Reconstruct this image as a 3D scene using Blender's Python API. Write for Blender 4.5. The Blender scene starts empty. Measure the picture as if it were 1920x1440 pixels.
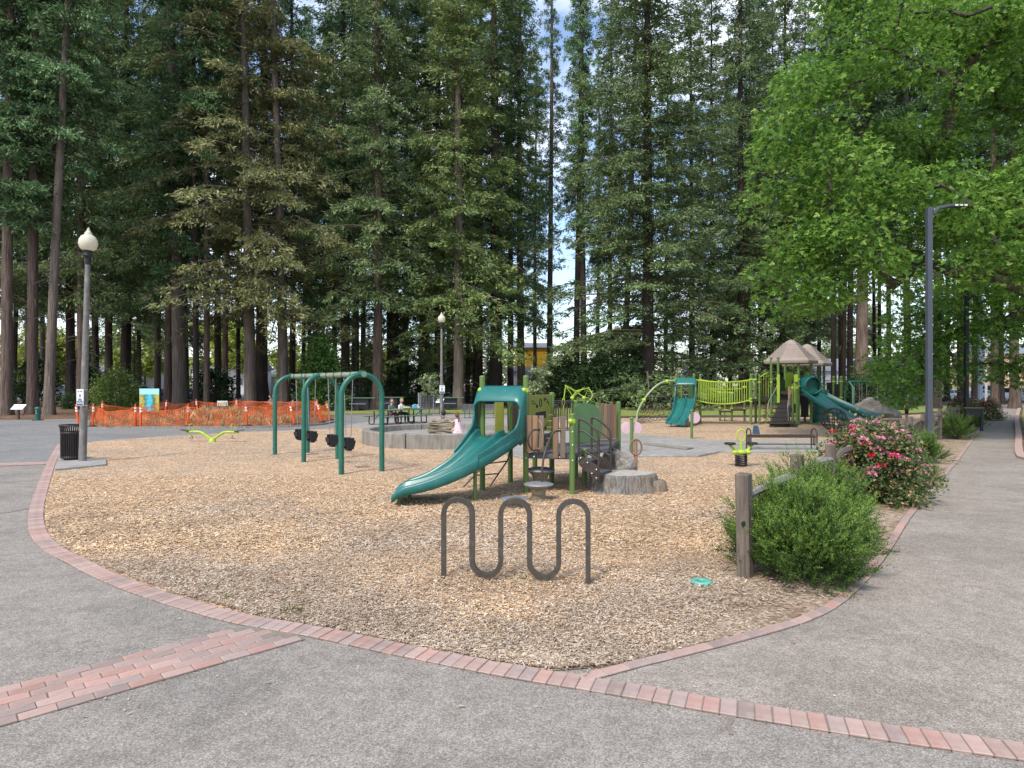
import bpy, bmesh, math, random
import numpy as np
from mathutils import Vector, Matrix
from mathutils.geometry import tessellate_polygon
R = math.radians
PI = math.pi
S = bpy.context.scene
COL = S.collection
random.seed(7)
RNG = np.random.default_rng(11)

# ------------------------------------------------------------------ camera, sky, sun, exposure
CAMH, F = 2.1, 1200.0
cam = bpy.data.cameras.new('camera')
cam.sensor_width = 36.0
cam.lens = 36.0 * F / 1920.0
cam.clip_end = 3000.0
cam_o = bpy.data.objects.new('camera', cam)
cam_o.location = (0, 0, CAMH)
cam_o.rotation_euler = (R(90), 0, 0)
COL.objects.link(cam_o)
S.camera = cam_o
S.view_settings.view_transform = 'Standard'
S.view_settings.look = 'None'
S.view_settings.exposure = 1.14
S.view_settings.gamma = 1.0
S.view_settings.use_curve_mapping = False

SUN_EL, SUN_AZ = 54.0, 212.0        # azimuth clockwise from +Y (behind the camera, over its left shoulder)
W = bpy.data.worlds.new('World')
S.world = W
W.use_nodes = True
wn, wl = W.node_tree.nodes, W.node_tree.links
wn.clear()
w_out = wn.new('ShaderNodeOutputWorld')
w_bg = wn.new('ShaderNodeBackground')
w_bg.inputs['Strength'].default_value = 0.135
w_sky = wn.new('ShaderNodeTexSky')
w_sky.sky_type = 'NISHITA'
w_sky.sun_disc = False
w_sky.sun_elevation = R(SUN_EL)
w_sky.sun_rotation = R(SUN_AZ)
w_sky.air_density = 1.0
w_sky.dust_density = 1.2
w_tc = wn.new('ShaderNodeTexCoord')
w_map = wn.new('ShaderNodeMapping')
w_map.inputs['Scale'].default_value = (1.0, 1.0, 2.6)
w_map.inputs['Location'].default_value = (3.1, 2.4, 0.2)
w_noise = wn.new('ShaderNodeTexNoise')
w_noise.inputs['Scale'].default_value = 2.3
w_noise.inputs['Detail'].default_value = 9.0
w_noise.inputs['Roughness'].default_value = 0.55
w_ramp = wn.new('ShaderNodeValToRGB')
w_ramp.color_ramp.elements[0].position = 0.49
w_ramp.color_ramp.elements[0].color = (0, 0, 0, 1)
w_ramp.color_ramp.elements[1].position = 0.72
w_ramp.color_ramp.elements[1].color = (1, 1, 1, 1)
w_mix = wn.new('ShaderNodeMix')
w_mix.data_type = 'RGBA'
w_mix.inputs['B'].default_value = (6.6, 6.8, 7.3, 1)
wl.new(w_tc.outputs['Generated'], w_map.inputs['Vector'])
wl.new(w_map.outputs['Vector'], w_noise.inputs['Vector'])
wl.new(w_noise.outputs['Fac'], w_ramp.inputs['Fac'])
wl.new(w_ramp.outputs['Color'], w_mix.inputs['Factor'])
wl.new(w_sky.outputs['Color'], w_mix.inputs['A'])
wl.new(w_mix.outputs['Result'], w_bg.inputs['Color'])
wl.new(w_bg.outputs['Background'], w_out.inputs['Surface'])

sun = bpy.data.lights.new('sun', 'SUN')
sun.energy = 1.7
sun.angle = R(9)
sun.color = (1.0, 0.94, 0.84)
sun_o = bpy.data.objects.new('sun', sun)
az, el = R(SUN_AZ), R(SUN_EL)
sdir = Vector((math.sin(az) * math.cos(el), math.cos(az) * math.cos(el), math.sin(el)))
sun_o.rotation_euler = sdir.to_track_quat('Z', 'Y').to_euler()
sun_o.location = sdir * 60
COL.objects.link(sun_o)

# ------------------------------------------------------------------ helpers
def G(u, v, z=0.0):
    """ground point seen at photo pixel (u, v)"""
    Y = F * (CAMH - z) / (v - 720.0)
    return Vector(((u - 960.0) * Y / F, Y, z))

def A(u, v, Y):
    """point seen at photo pixel (u, v) at depth Y"""
    return Vector(((u - 960.0) * Y / F, Y, CAMH + (720.0 - v) * Y / F))

def tag(o, label=None, cat=None, group=None, kind=None):
    if label: o['label'] = label
    if cat: o['category'] = cat
    if group: o['group'] = group
    if kind: o['kind'] = kind
    return o

def thing(name, label, cat, loc=(0, 0, 0), rz=0.0, group=None, ry=0.0, rx=0.0):
    o = bpy.data.objects.new(name, None)
    o.empty_display_size = 0.2
    o.location = loc
    o.rotation_euler = (rx, ry, rz)
    COL.objects.link(o)
    return tag(o, label, cat, group)

def copy_tree(o, parent=None):
    c = o.copy()
    COL.objects.link(c)
    if parent is not None:
        c.parent = parent
    for ch in list(o.children):
        copy_tree(ch, c)
    return c

def link_mesh(name, me, mats, parent=None, loc=(0, 0, 0)):
    if not isinstance(mats, (list, tuple)): mats = [mats]
    if len(me.materials) == 0:
        for m in mats: me.materials.append(m)
    o = bpy.data.objects.new(name, me)
    o.location = loc
    COL.objects.link(o)
    if parent is not None: o.parent = parent
    return o

def frame_of(d):
    d = d.normalized()
    up = Vector((0, 0, 1)) if abs(d.z) < 0.95 else Vector((1, 0, 0))
    x = d.cross(up).normalized()
    return x, x.cross(d).normalized()

class MB:
    def __init__(self):
        self.v, self.f, self.s, self.m = [], [], [], []
        self.mi = 0
    def add(self, vs, fs, smooth=False):
        b = len(self.v)
        self.v += [tuple(p) for p in vs]
        self.f += [tuple(b + i for i in f) for f in fs]
        self.s += [smooth] * len(fs)
        self.m += [self.mi] * len(fs)
        return self
    def box(self, c, s, rz=0.0, M=None):
        hx, hy, hz = s[0] / 2, s[1] / 2, s[2] / 2
        Mr = M if M is not None else Matrix.Rotation(rz, 3, 'Z')
        c = Vector(c)
        vs = [c + Mr @ Vector((x * hx, y * hy, z * hz)) for z in (-1, 1) for y in (-1, 1) for x in (-1, 1)]
        return self.add(vs, [(0, 2, 3, 1), (4, 5, 7, 6), (0, 1, 5, 4), (2, 6, 7, 3), (0, 4, 6, 2), (1, 3, 7, 5)])
    def bar(self, a, b, w, h):
        a, b = Vector(a), Vector(b)
        x, y = frame_of(b - a)
        vs = []
        for p in (a, b):
            for sx, sy in ((-1, -1), (1, -1), (1, 1), (-1, 1)):
                vs.append(p + x * sx * w / 2 + y * sy * h / 2)
        return self.add(vs, [(0, 3, 2, 1), (4, 5, 6, 7), (0, 1, 5, 4), (1, 2, 6, 5), (2, 3, 7, 6), (3, 0, 4, 7)])
    def tube(self, pts, r, n=8, closed=False, smooth=True, cap=True, sq=False):
        pts = [Vector(p) for p in pts]
        k = len(pts)
        rs = r if isinstance(r, (list, tuple)) else [r] * k
        x = None
        vs = []
        for i, p in enumerate(pts):
            if closed: d = pts[(i + 1) % k] - pts[i - 1]
            else: d = pts[min(i + 1, k - 1)] - pts[max(i - 1, 0)]
            if d.length < 1e-9: d = Vector((0, 0, 1))
            d.normalize()
            if x is None:
                x, y = frame_of(d); y = d.cross(x)
            else:
                x = x - d * x.dot(d)
                if x.length < 1e-6: x = frame_of(d)[0]
                x.normalize()
                y = d.cross(x)
            for j in range(n):
                t = 2 * PI * (j + (0.5 if sq else 0)) / n
                q = rs[i] * (1.41421 if sq else 1)
                vs.append(p + x * math.cos(t) * q + y * math.sin(t) * q)
        fs = []
        for i in range(k if closed else k - 1):
            a, b = i * n, ((i + 1) % k) * n
            for j in range(n):
                fs.append((a + j, a + (j + 1) % n, b + (j + 1) % n, b + j))
        self.add(vs, fs, smooth)
        if cap and not closed:
            self.add(vs[:n], [tuple(range(n))[::-1]]); self.add(vs[(k - 1) * n:], [tuple(range(n))])
        return self
    def lathe(self, prof, c=(0, 0, 0), n=16, smooth=True, cap=True):
        c = Vector(c)
        vs = []
        for (r, z) in prof:
            for j in range(n):
                t = 2 * PI * j / n
                vs.append((c.x + r * math.cos(t), c.y + r * math.sin(t), c.z + z))
        fs = []
        for i in range(len(prof) - 1):
            for j in range(n):
                fs.append((i * n + j, i * n + (j + 1) % n, (i + 1) * n + (j + 1) % n, (i + 1) * n + j))
        self.add(vs, fs, smooth)
        if cap:
            if prof[0][0] > 1e-4: self.add(vs[:n], [tuple(range(n))[::-1]])
            if prof[-1][0] > 1e-4: self.add(vs[-n:], [tuple(range(n))])
        return self
    def ball(self, c, r, n=10, sc=(1, 1, 1)):
        m = max(5, n // 2 + 1)
        c = Vector(c)
        vs, fs = [], []
        for i in range(m + 1):
            a = PI * i / m
            for j in range(n):
                t = 2 * PI * j / n
                vs.append((c.x + r * sc[0] * math.sin(a) * math.cos(t), c.y + r * sc[1] * math.sin(a) * math.sin(t), c.z - r * sc[2] * math.cos(a)))
        for i in range(m):
            for j in range(n):
                fs.append((i * n + j, i * n + (j + 1) % n, (i + 1) * n + (j + 1) % n, (i + 1) * n + j))
        return self.add(vs, fs, True)
    def prism(self, pts, d):
        """polygon of 3-D points pushed along vector d"""
        pts = [Vector(p) for p in pts]
        d = Vector(d)
        n = len(pts)
        vs = pts + [p + d for p in pts]
        nrm = Vector((0, 0, 0))
        for i in range(n):
            nrm += pts[i].cross(pts[(i + 1) % n])
        flip = nrm.dot(d) > 0
        a = tuple(range(n)); b = tuple(range(n, 2 * n))
        fs = [a[::-1] if flip else a, b if flip else b[::-1]]
        for i in range(n):
            j = (i + 1) % n
            fs.append((i, j, n + j, n + i) if flip else (j, i, n + i, n + j))
        return self.add(vs, fs)
    def build(self, name, mats, parent=None, origin=(0, 0, 0), bevel=0.0, seg=1):
        o3 = Vector(origin)
        me = bpy.data.meshes.new(name)
        me.from_pydata([(p[0] - o3.x, p[1] - o3.y, p[2] - o3.z) for p in self.v], [], self.f)
        me.polygons.foreach_set('use_smooth', self.s)
        me.polygons.foreach_set('material_index', self.m)
        if bevel > 0:
            bm = bmesh.new(); bm.from_mesh(me)
            es = [e for e in bm.edges if e.is_manifold and e.calc_face_angle(0) > R(35)]
            bmesh.ops.bevel(bm, geom=es, offset=bevel, segments=seg, affect='EDGES', profile=0.7, clamp_overlap=True)
            bm.to_mesh(me); bm.free()
        me.update()
        return link_mesh(name, me, mats, parent)

def quads_mesh(name, V, Q, mats, mat_idx=None, parent=None, smooth=False):
    """V (n,3) float array, Q (m,4) int array -> mesh object"""
    me = bpy.data.meshes.new(name)
    n, m = len(V), len(Q)
    me.vertices.add(n)
    me.vertices.foreach_set('co', np.ascontiguousarray(V, dtype=np.float32).ravel())
    me.loops.add(m * 4)
    me.loops.foreach_set('vertex_index', np.ascontiguousarray(Q, dtype=np.int32).ravel())
    me.polygons.add(m)
    me.polygons.foreach_set('loop_start', np.arange(0, m * 4, 4, dtype=np.int32))
    if mat_idx is not None:
        me.polygons.foreach_set('material_index', np.ascontiguousarray(mat_idx, dtype=np.int32))
    if smooth: me.polygons.foreach_set('use_smooth', np.ones(m, dtype=bool))
    me.update(calc_edges=True)
    for mm in (mats if isinstance(mats, (list, tuple)) else [mats]): me.materials.append(mm)
    return me

def nrm(a):
    return a / np.maximum(np.linalg.norm(a, axis=-1, keepdims=True), 1e-9)

def blades(P, D, N, L, Wd, fold=0.0):
    """rhombic blades: base P, direction D, facing N, length L, width Wd -> V, Q"""
    D = nrm(D)
    Sd = nrm(np.cross(D, N))
    Nn = np.cross(Sd, D)
    L = np.asarray(L)[:, None]; Wd = np.asarray(Wd)[:, None]
    mid = P + D * L * 0.42 + Nn * L * fold
    V = np.stack([P, mid + Sd * Wd * 0.5, P + D * L, mid - Sd * Wd * 0.5], axis=1).reshape(-1, 3)
    n = len(P)
    Q = (np.arange(n)[:, None] * 4 + np.array([[0, 1, 2, 3]]))
    return V, Q

def lobed(P, D, N, L, Wd):
    """leaves of three fingers sharing one base vertex"""
    D = nrm(D); Sd = nrm(np.cross(D, N)); Nn = np.cross(Sd, D)
    L = np.asarray(L)[:, None]; Wd = np.asarray(Wd)[:, None]
    rows = [P]
    for (a, l, w, dz) in ((0.0, 1.0, 0.42, -0.05), (0.95, 0.62, 0.34, 0.05), (-0.95, 0.62, 0.34, 0.05)):
        d = D * math.cos(a) + Sd * math.sin(a)
        s = -D * math.sin(a) + Sd * math.cos(a)
        m = P + d * L * l * 0.5 + Nn * L * dz
        rows += [m + s * Wd * w * 0.5, P + d * L * l - Nn * L * 0.06, m - s * Wd * w * 0.5]
    V = np.stack(rows, axis=1).reshape(-1, 3)
    n = len(P)
    Q = (np.arange(n)[:, None, None] * 10 + np.array([[[0, 1, 2, 3], [0, 4, 5, 6], [0, 7, 8, 9]]])).reshape(-1, 4)
    return V, Q

def poly_sheet(name, pts, z, mat, parent=None, kind='structure', sub=0):
    pts = [Vector((p[0], p[1], z)) for p in pts]
    tris = tessellate_polygon([pts])
    me = bpy.data.meshes.new(name)
    me.from_pydata([tuple(p) for p in pts], [], [tuple(t) for t in tris])
    bm = bmesh.new(); bm.from_mesh(me)
    bmesh.ops.recalc_face_normals(bm, faces=bm.faces)
    for f in bm.faces:
        if f.normal.z < 0: f.normal_flip()
    bm.to_mesh(me); bm.free()
    o = link_mesh(name, me, mat, parent)
    if parent is None: o['kind'] = kind
    return o

def catmull(pts, step):
    pts = [Vector(p) for p in pts]
    P = [pts[0] * 2 - pts[1]] + pts + [pts[-1] * 2 - pts[-2]]
    out = []
    for i in range(1, len(P) - 2):
        p0, p1, p2, p3 = P[i - 1], P[i], P[i + 1], P[i + 2]
        n = max(2, int((p2 - p1).length / step))
        for k in range(n):
            t = k / n
            out.append(0.5 * ((2 * p1) + (p2 - p0) * t + (2 * p0 - 5 * p1 + 4 * p2 - p3) * t * t + (3 * p1 - p0 - 3 * p2 + p3) * t ** 3))
    out.append(pts[-1])
    return out

def walk(path, step, start=0.0):
    """points and headings every `step` along a polyline"""
    res, acc = [], -start
    for a, b in zip(path[:-1], path[1:]):
        seg = (b - a).length
        while acc + seg >= 0 and seg > 0:
            t = (-acc) / seg if acc < 0 else 0
            if acc > 0: break
            p = a + (b - a) * ((0 - acc) / seg)
            res.append((p, (b - a).normalized()))
            acc -= step
        acc += seg
    return res

# ------------------------------------------------------------------ materials
def mk(name, c, c2=None, rough=0.7, scale=6.0, detail=5.0, bump=0.15, bscale=None, metal=0.0, stretch=None,
       island=0.0, objr=0.0, dist=0.02, trans=0.0, spec=0.35, coat=0.0, c3=None, big=0.0, dirt=None, contrast=(0.3, 0.7)):
    m = bpy.data.materials.new(name)
    m.use_nodes = True
    nt = m.node_tree; N, Lk = nt.nodes, nt.links
    bs = N['Principled BSDF']
    out = N['Material Output']
    c2 = c2 or tuple(x * 0.72 for x in c)
    tc = N.new('ShaderNodeTexCoord')
    mp = N.new('ShaderNodeMapping')
    if stretch: mp.inputs['Scale'].default_value = stretch
    Lk.new(tc.outputs['Object'], mp.inputs['Vector'])
    no = N.new('ShaderNodeTexNoise')
    no.inputs['Scale'].default_value = scale
    no.inputs['Detail'].default_value = detail
    no.inputs['Roughness'].default_value = 0.62
    Lk.new(mp.outputs['Vector'], no.inputs['Vector'])
    rp = N.new('ShaderNodeValToRGB')
    e = rp.color_ramp.elements
    e[0].position, e[1].position = contrast
    e[0].color = (*c2, 1); e[1].color = (*c, 1)
    if c3:
        x = e.new((contrast[0] + contrast[1]) / 2 + 0.12); x.color = (*c3, 1)
    Lk.new(no.outputs['Fac'], rp.inputs['Fac'])
    col = rp.outputs['Color']
    def mult(col, src, amt):
        mr = N.new('ShaderNodeMapRange')
        mr.inputs['To Min'].default_value = 1 - amt; mr.inputs['To Max'].default_value = 1 + amt
        Lk.new(src, mr.inputs['Value'])
        vm = N.new('ShaderNodeVectorMath'); vm.operation = 'SCALE'
        Lk.new(col, vm.inputs[0]); Lk.new(mr.outputs['Result'], vm.inputs['Scale'])
        return vm.outputs['Vector']
    if island:
        ge = N.new('ShaderNodeNewGeometry'); col = mult(col, ge.outputs['Random Per Island'], island)
    if objr:
        oi = N.new('ShaderNodeObjectInfo'); col = mult(col, oi.outputs['Random'], objr)
    if big:
        n2 = N.new('ShaderNodeTexNoise'); n2.inputs['Scale'].default_value = 0.35; n2.inputs['Detail'].default_value = 3
        Lk.new(tc.outputs['Object'], n2.inputs['Vector']); col = mult(col, n2.outputs['Fac'], big)
    if dirt:
        n3 = N.new('ShaderNodeTexNoise'); n3.inputs['Scale'].default_value = dirt[1]; n3.inputs['Detail'].default_value = 6
        Lk.new(tc.outputs['Object'], n3.inputs['Vector'])
        r3 = N.new('ShaderNodeValToRGB'); r3.color_ramp.elements[0].position = 0.52; r3.color_ramp.elements[1].position = 0.72
        Lk.new(n3.outputs['Fac'], r3.inputs['Fac'])
        mx = N.new('ShaderNodeMix'); mx.data_type = 'RGBA'; mx.inputs['B'].default_value = (*dirt[0], 1)
        sc = N.new('ShaderNodeMath'); sc.operation = 'MULTIPLY'; sc.inputs[1].default_value = dirt[2]
        Lk.new(r3.outputs['Color'], sc.inputs[0]); Lk.new(sc.outputs[0], mx.inputs['Factor']); Lk.new(col, mx.inputs['A'])
        col = mx.outputs['Result']
    Lk.new(col, bs.inputs['Base Color'])
    bs.inputs['Roughness'].default_value = rough
    bs.inputs['Metallic'].default_value = metal
    bs.inputs['Specular IOR Level'].default_value = spec
    if coat: bs.inputs['Coat Weight'].default_value = coat
    if bump:
        nb = N.new('ShaderNodeTexNoise'); nb.inputs['Scale'].default_value = bscale or scale * 2.5; nb.inputs['Detail'].default_value = 6
        Lk.new(mp.outputs['Vector'], nb.inputs['Vector'])
        bp = N.new('ShaderNodeBump'); bp.inputs['Strength'].default_value = bump; bp.inputs['Distance'].default_value = dist
        Lk.new(nb.outputs['Fac'], bp.inputs['Height']); Lk.new(bp.outputs['Normal'], bs.inputs['Normal'])
    if trans:
        tr = N.new('ShaderNodeBsdfTranslucent'); ms = N.new('ShaderNodeMixShader')
        ms.inputs['Fac'].default_value = trans
        Lk.new(col, tr.inputs['Color']); Lk.new(bs.outputs['BSDF'], ms.inputs[1]); Lk.new(tr.outputs['BSDF'], ms.inputs[2])
        Lk.new(ms.outputs['Shader'], out.inputs['Surface'])
    return m

def ground_mat(name, cols, cell, fine=40.0, bump=0.5, dist=0.01, patch=None, rough=0.9, patch_scale=0.5, stretch=None):
    """speckled ground: voronoi cells coloured through a ramp, big soft patches, bumps"""
    m = bpy.data.materials.new(name); m.use_nodes = True
    nt = m.node_tree; N, Lk = nt.nodes, nt.links
    bs = N['Principled BSDF']
    tc = N.new('ShaderNodeTexCoord')
    nz = N.new('ShaderNodeTexNoise'); nz.inputs['Scale'].default_value = cell * 0.6; nz.inputs['Detail'].default_value = 3
    Lk.new(tc.outputs['Object'], nz.inputs['Vector'])
    ad = N.new('ShaderNodeVectorMath'); ad.operation = 'MULTIPLY_ADD'
    ad.inputs[1].default_value = (0.6 / cell,) * 3
    Lk.new(nz.outputs['Color'], ad.inputs[0]); Lk.new(tc.outputs['Object'], ad.inputs[2])
    vo = N.new('ShaderNodeTexVoronoi'); vo.inputs['Scale'].default_value = cell
    Lk.new(ad.outputs['Vector'], vo.inputs['Vector'])
    rp = N.new('ShaderNodeValToRGB'); e = rp.color_ramp.elements
    rp.color_ramp.interpolation = 'LINEAR'
    k = len(cols)
    e[0].position = 0.05; e[0].color = (*cols[0], 1)
    e[1].position = 0.95; e[1].color = (*cols[-1], 1)
    for i in range(1, k - 1):
        x = e.new(0.05 + 0.9 * i / (k - 1)); x.color = (*cols[i], 1)
    sp = N.new('ShaderNodeSeparateColor'); Lk.new(vo.outputs['Color'], sp.inputs['Color'])
    Lk.new(sp.outputs['Red'], rp.inputs['Fac'])
    col = rp.outputs['Color']
    n2 = N.new('ShaderNodeTexNoise'); n2.inputs['Scale'].default_value = patch_scale; n2.inputs['Detail'].default_value = 5; n2.inputs['Roughness'].default_value = 0.6
    Lk.new(tc.outputs['Object'], n2.inputs['Vector'])
    if patch:
        r2 = N.new('ShaderNodeValToRGB'); r2.color_ramp.elements[0].position = 0.49; r2.color_ramp.elements[1].position = 0.6
        Lk.new(n2.outputs['Fac'], r2.inputs['Fac'])
        mx = N.new('ShaderNodeMix'); mx.data_type = 'RGBA'; mx.blend_type = 'MULTIPLY'
        mx.inputs['B'].default_value = (*patch, 1)
        Lk.new(r2.outputs['Color'], mx.inputs['Factor']); Lk.new(col, mx.inputs['A'])
        col = mx.outputs['Result']
    n5 = N.new('ShaderNodeTexNoise'); n5.inputs['Scale'].default_value = patch_scale * 4.5; n5.inputs['Detail'].default_value = 7; n5.inputs['Roughness'].default_value = 0.7
    Lk.new(tc.outputs['Object'], n5.inputs['Vector'])
    m5 = N.new('ShaderNodeMapRange'); m5.inputs['From Min'].default_value = 0.35; m5.inputs['From Max'].default_value = 0.65; m5.inputs['To Min'].default_value = 0.86; m5.inputs['To Max'].default_value = 1.06
    Lk.new(n5.outputs['Fac'], m5.inputs['Value'])
    v5 = N.new('ShaderNodeVectorMath'); v5.operation = 'SCALE'
    Lk.new(col, v5.inputs[0]); Lk.new(m5.outputs['Result'], v5.inputs['Scale']); col = v5.outputs['Vector']
    n3 = N.new('ShaderNodeTexNoise'); n3.inputs['Scale'].default_value = fine; n3.inputs['Detail'].default_value = 4
    Lk.new(tc.outputs['Object'], n3.inputs['Vector'])
    mr = N.new('ShaderNodeMapRange'); mr.inputs['To Min'].default_value = 0.72; mr.inputs['To Max'].default_value = 1.28
    Lk.new(n3.outputs['Fac'], mr.inputs['Value'])
    vm = N.new('ShaderNodeVectorMath'); vm.operation = 'SCALE'
    Lk.new(col, vm.inputs[0]); Lk.new(mr.outputs['Result'], vm.inputs['Scale'])
    Lk.new(vm.outputs['Vector'], bs.inputs['Base Color'])
    bs.inputs['Roughness'].default_value = rough
    bs.inputs['Specular IOR Level'].default_value = 0.2
    bp = N.new('ShaderNodeBump'); bp.inputs['Strength'].default_value = bump; bp.inputs['Distance'].default_value = dist
    Lk.new(vo.outputs['Distance'], bp.inputs['Height']); Lk.new(bp.outputs['Normal'], bs.inputs['Normal'])
    return m

def leafmat(name, cols, trans=0.3, rough=0.55, clump=0.25, objr=0.12, clump_scale=1.0):
    m = bpy.data.materials.new(name); m.use_nodes = True
    nt = m.node_tree; N, Lk = nt.nodes, nt.links
    bs = N['Principled BSDF']; out = N['Material Output']
    ge = N.new('ShaderNodeNewGeometry')
    rp = N.new('ShaderNodeValToRGB'); e = rp.color_ramp.elements
    k = len(cols)
    e[0].color = (*cols[0], 1); e[1].color = (*cols[-1], 1)
    for i in range(1, k - 1):
        x = e.new(i / (k - 1)); x.color = (*cols[i], 1)
    Lk.new(ge.outputs['Random Per Island'], rp.inputs['Fac'])
    tc = N.new('ShaderNodeTexCoord')
    n2 = N.new('ShaderNodeTexNoise'); n2.inputs['Scale'].default_value = clump_scale; n2.inputs['Detail'].default_value = 3
    Lk.new(tc.outputs['Object'], n2.inputs['Vector'])
    mr = N.new('ShaderNodeMapRange'); mr.inputs['From Min'].default_value = 0.3; mr.inputs['From Max'].default_value = 0.7
    mr.inputs['To Min'].default_value = 1 - clump; mr.inputs['To Max'].default_value = 1 + clump
    Lk.new(n2.outputs['Fac'], mr.inputs['Value'])
    oi = N.new('ShaderNodeObjectInfo')
    mo = N.new('ShaderNodeMapRange'); mo.inputs['To Min'].default_value = 1 - objr; mo.inputs['To Max'].default_value = 1 + objr
    Lk.new(oi.outputs['Random'], mo.inputs['Value'])
    mm = N.new('ShaderNodeMath'); mm.operation = 'MULTIPLY'
    Lk.new(mr.outputs['Result'], mm.inputs[0]); Lk.new(mo.outputs['Result'], mm.inputs[1])
    vm = N.new('ShaderNodeVectorMath'); vm.operation = 'SCALE'
    Lk.new(rp.outputs['Color'], vm.inputs[0]); Lk.new(mm.outputs[0], vm.inputs['Scale'])
    col = vm.outputs['Vector']
    Lk.new(col, bs.inputs['Base Color'])
    bs.inputs['Roughness'].default_value = rough
    bs.inputs['Specular IOR Level'].default_value = 0.3
    tr = N.new('ShaderNodeBsdfTranslucent'); ms = N.new('ShaderNodeMixShader'); ms.inputs['Fac'].default_value = trans
    Lk.new(col, tr.inputs['Color']); Lk.new(bs.outputs['BSDF'], ms.inputs[1]); Lk.new(tr.outputs['BSDF'], ms.inputs[2])
    Lk.new(ms.outputs['Shader'], out.inputs['Surface'])
    return m

M = {}
M['chips'] = ground_mat('wood_chip_ground', [(.20, .125, .072), (.37, .235, .135), (.49, .325, .195), (.58, .41, .265), (.67, .52, .375)], 34.0, 60.0, 0.9, 0.02, patch=(.84, .9, .98), patch_scale=0.33)
M['chip'] = leafmat('wood_chip', [(0.216, 0.148, 0.094), (0.333, 0.245, 0.165), (0.421, 0.321, 0.226), (0.49, 0.393, 0.292), (0.559, 0.469, 0.374), (0.353, 0.281, 0.22)], trans=0.0, rough=0.85, clump=0.22, clump_scale=0.8)
M['chip_fresh'] = leafmat('fresh_wood_chip', [(0.33, 0.197, 0.099), (0.504, 0.323, 0.166), (0.592, 0.404, 0.229), (0.64, 0.48, 0.302), (0.679, 0.545, 0.385)], trans=0.0, rough=0.85, clump=0.2, clump_scale=0.8)
M['aggregate'] = ground_mat('exposed_aggregate_paving', [(0.161, 0.141, 0.118), (0.214, 0.19, 0.163), (0.251, 0.225, 0.195), (0.287, 0.257, 0.224), (0.375, 0.34, 0.297)], 120.0, 9.0, 0.16, 0.003, patch=(.84, .85, .86), patch_scale=0.55)
M['aggregate_path'] = ground_mat('warm_aggregate_path', [(0.175, 0.148, 0.121), (0.233, 0.198, 0.163), (0.275, 0.236, 0.198), (0.313, 0.272, 0.231), (0.407, 0.357, 0.306)], 120.0, 9.0, 0.16, 0.003, patch=(.86, .86, .86), patch_scale=0.55)
M['asphalt'] = ground_mat('grey_asphalt', [(.15, .146, .138), (.195, .19, .18), (.225, .219, .208), (.27, .262, .25)], 60.0, 6.0, 0.25, 0.005, patch=(.88, .88, .9), patch_scale=0.25)
M['concrete'] = mk('weathered_concrete', (.30, .275, .235), (.165, .15, .128), rough=0.9, scale=4.0, bump=0.3, bscale=40, big=0.15, stretch=(2.5, 2.5, .35), dirt=((.12, .105, .085), 2.2, 0.6))
M['concrete_flat'] = ground_mat('concrete_paving', [(.25, .235, .215), (.30, .285, .26), (.34, .32, .295)], 45.0, 5.0, 0.2, 0.004, patch=(.88, .88, .88), patch_scale=0.5)
M['dirt'] = ground_mat('bare_dirt', [(.20, .145, .095), (.30, .225, .155), (.36, .28, .20), (.44, .35, .26)], 28.0, 9.0, 0.5, 0.012, patch=(.68, .62, .58), patch_scale=0.9)
M['mulch'] = ground_mat('needle_mulch_ground', [(.075, .045, .03), (.13, .075, .048), (.18, .105, .066), (.25, .16, .10)], 9.0, 3.0, 0.7, 0.03, patch=(.72, .72, .7), patch_scale=0.15)
M['grass'] = ground_mat('lawn_strip_ground', [(.10, .16, .03), (.17, .24, .05), (.22, .28, .075), (.31, .31, .12)], 16.0, 3.0, 0.7, 0.03, patch=(1.2, .95, .9), patch_scale=0.12)
def brickm(n, a, b): return mk(n, a, b, rough=0.85, scale=14, bump=0.35, bscale=60, dist=0.004, objr=0.16, dirt=((.36, .30, .255), 9.0, 0.6))
M['brick'] = [brickm('paver_pink', (.40, .275, .235), (.33, .225, .19)), brickm('paver_mauve', (.34, .255, .225), (.28, .21, .185)), brickm('paver_red', (.41, .25, .205), (.34, .205, .17))]
M['mortar'] = mk('sandy_joint', (.24, .20, .16), rough=0.95, scale=30)
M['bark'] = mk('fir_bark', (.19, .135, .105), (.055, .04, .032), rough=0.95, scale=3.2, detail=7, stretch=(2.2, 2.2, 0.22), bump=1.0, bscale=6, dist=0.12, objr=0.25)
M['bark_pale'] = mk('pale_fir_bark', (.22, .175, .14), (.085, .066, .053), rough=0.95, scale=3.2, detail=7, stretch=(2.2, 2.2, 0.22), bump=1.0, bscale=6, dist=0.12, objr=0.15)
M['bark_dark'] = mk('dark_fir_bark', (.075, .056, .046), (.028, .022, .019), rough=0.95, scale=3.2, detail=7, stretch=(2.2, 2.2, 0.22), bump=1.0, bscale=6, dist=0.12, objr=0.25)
M['twig'] = mk('bare_twig', (.13, .10, .08), rough=0.95, scale=5, bump=0)
M['oak_bark'] = mk('oak_bark', (.12, .098, .078), (.05, .042, .035), rough=0.95, scale=5, stretch=(2, 2, 0.5), bump=0.9, dist=0.05)
M['needle'] = leafmat('fir_needles', [(0.046, 0.113, 0.052), (0.078, 0.164, 0.065), (0.112, 0.207, 0.078), (0.155, 0.25, 0.094), (0.217, 0.288, 0.123)], trans=0.22, objr=0.3, clump_scale=0.5)
M['needle_blue'] = leafmat('blue_green_needles', [(0.063, 0.12, 0.052), (0.103, 0.171, 0.065), (0.145, 0.217, 0.078), (0.199, 0.263, 0.097), (0.279, 0.311, 0.14)], trans=0.22, objr=0.15, clump_scale=0.5)
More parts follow.
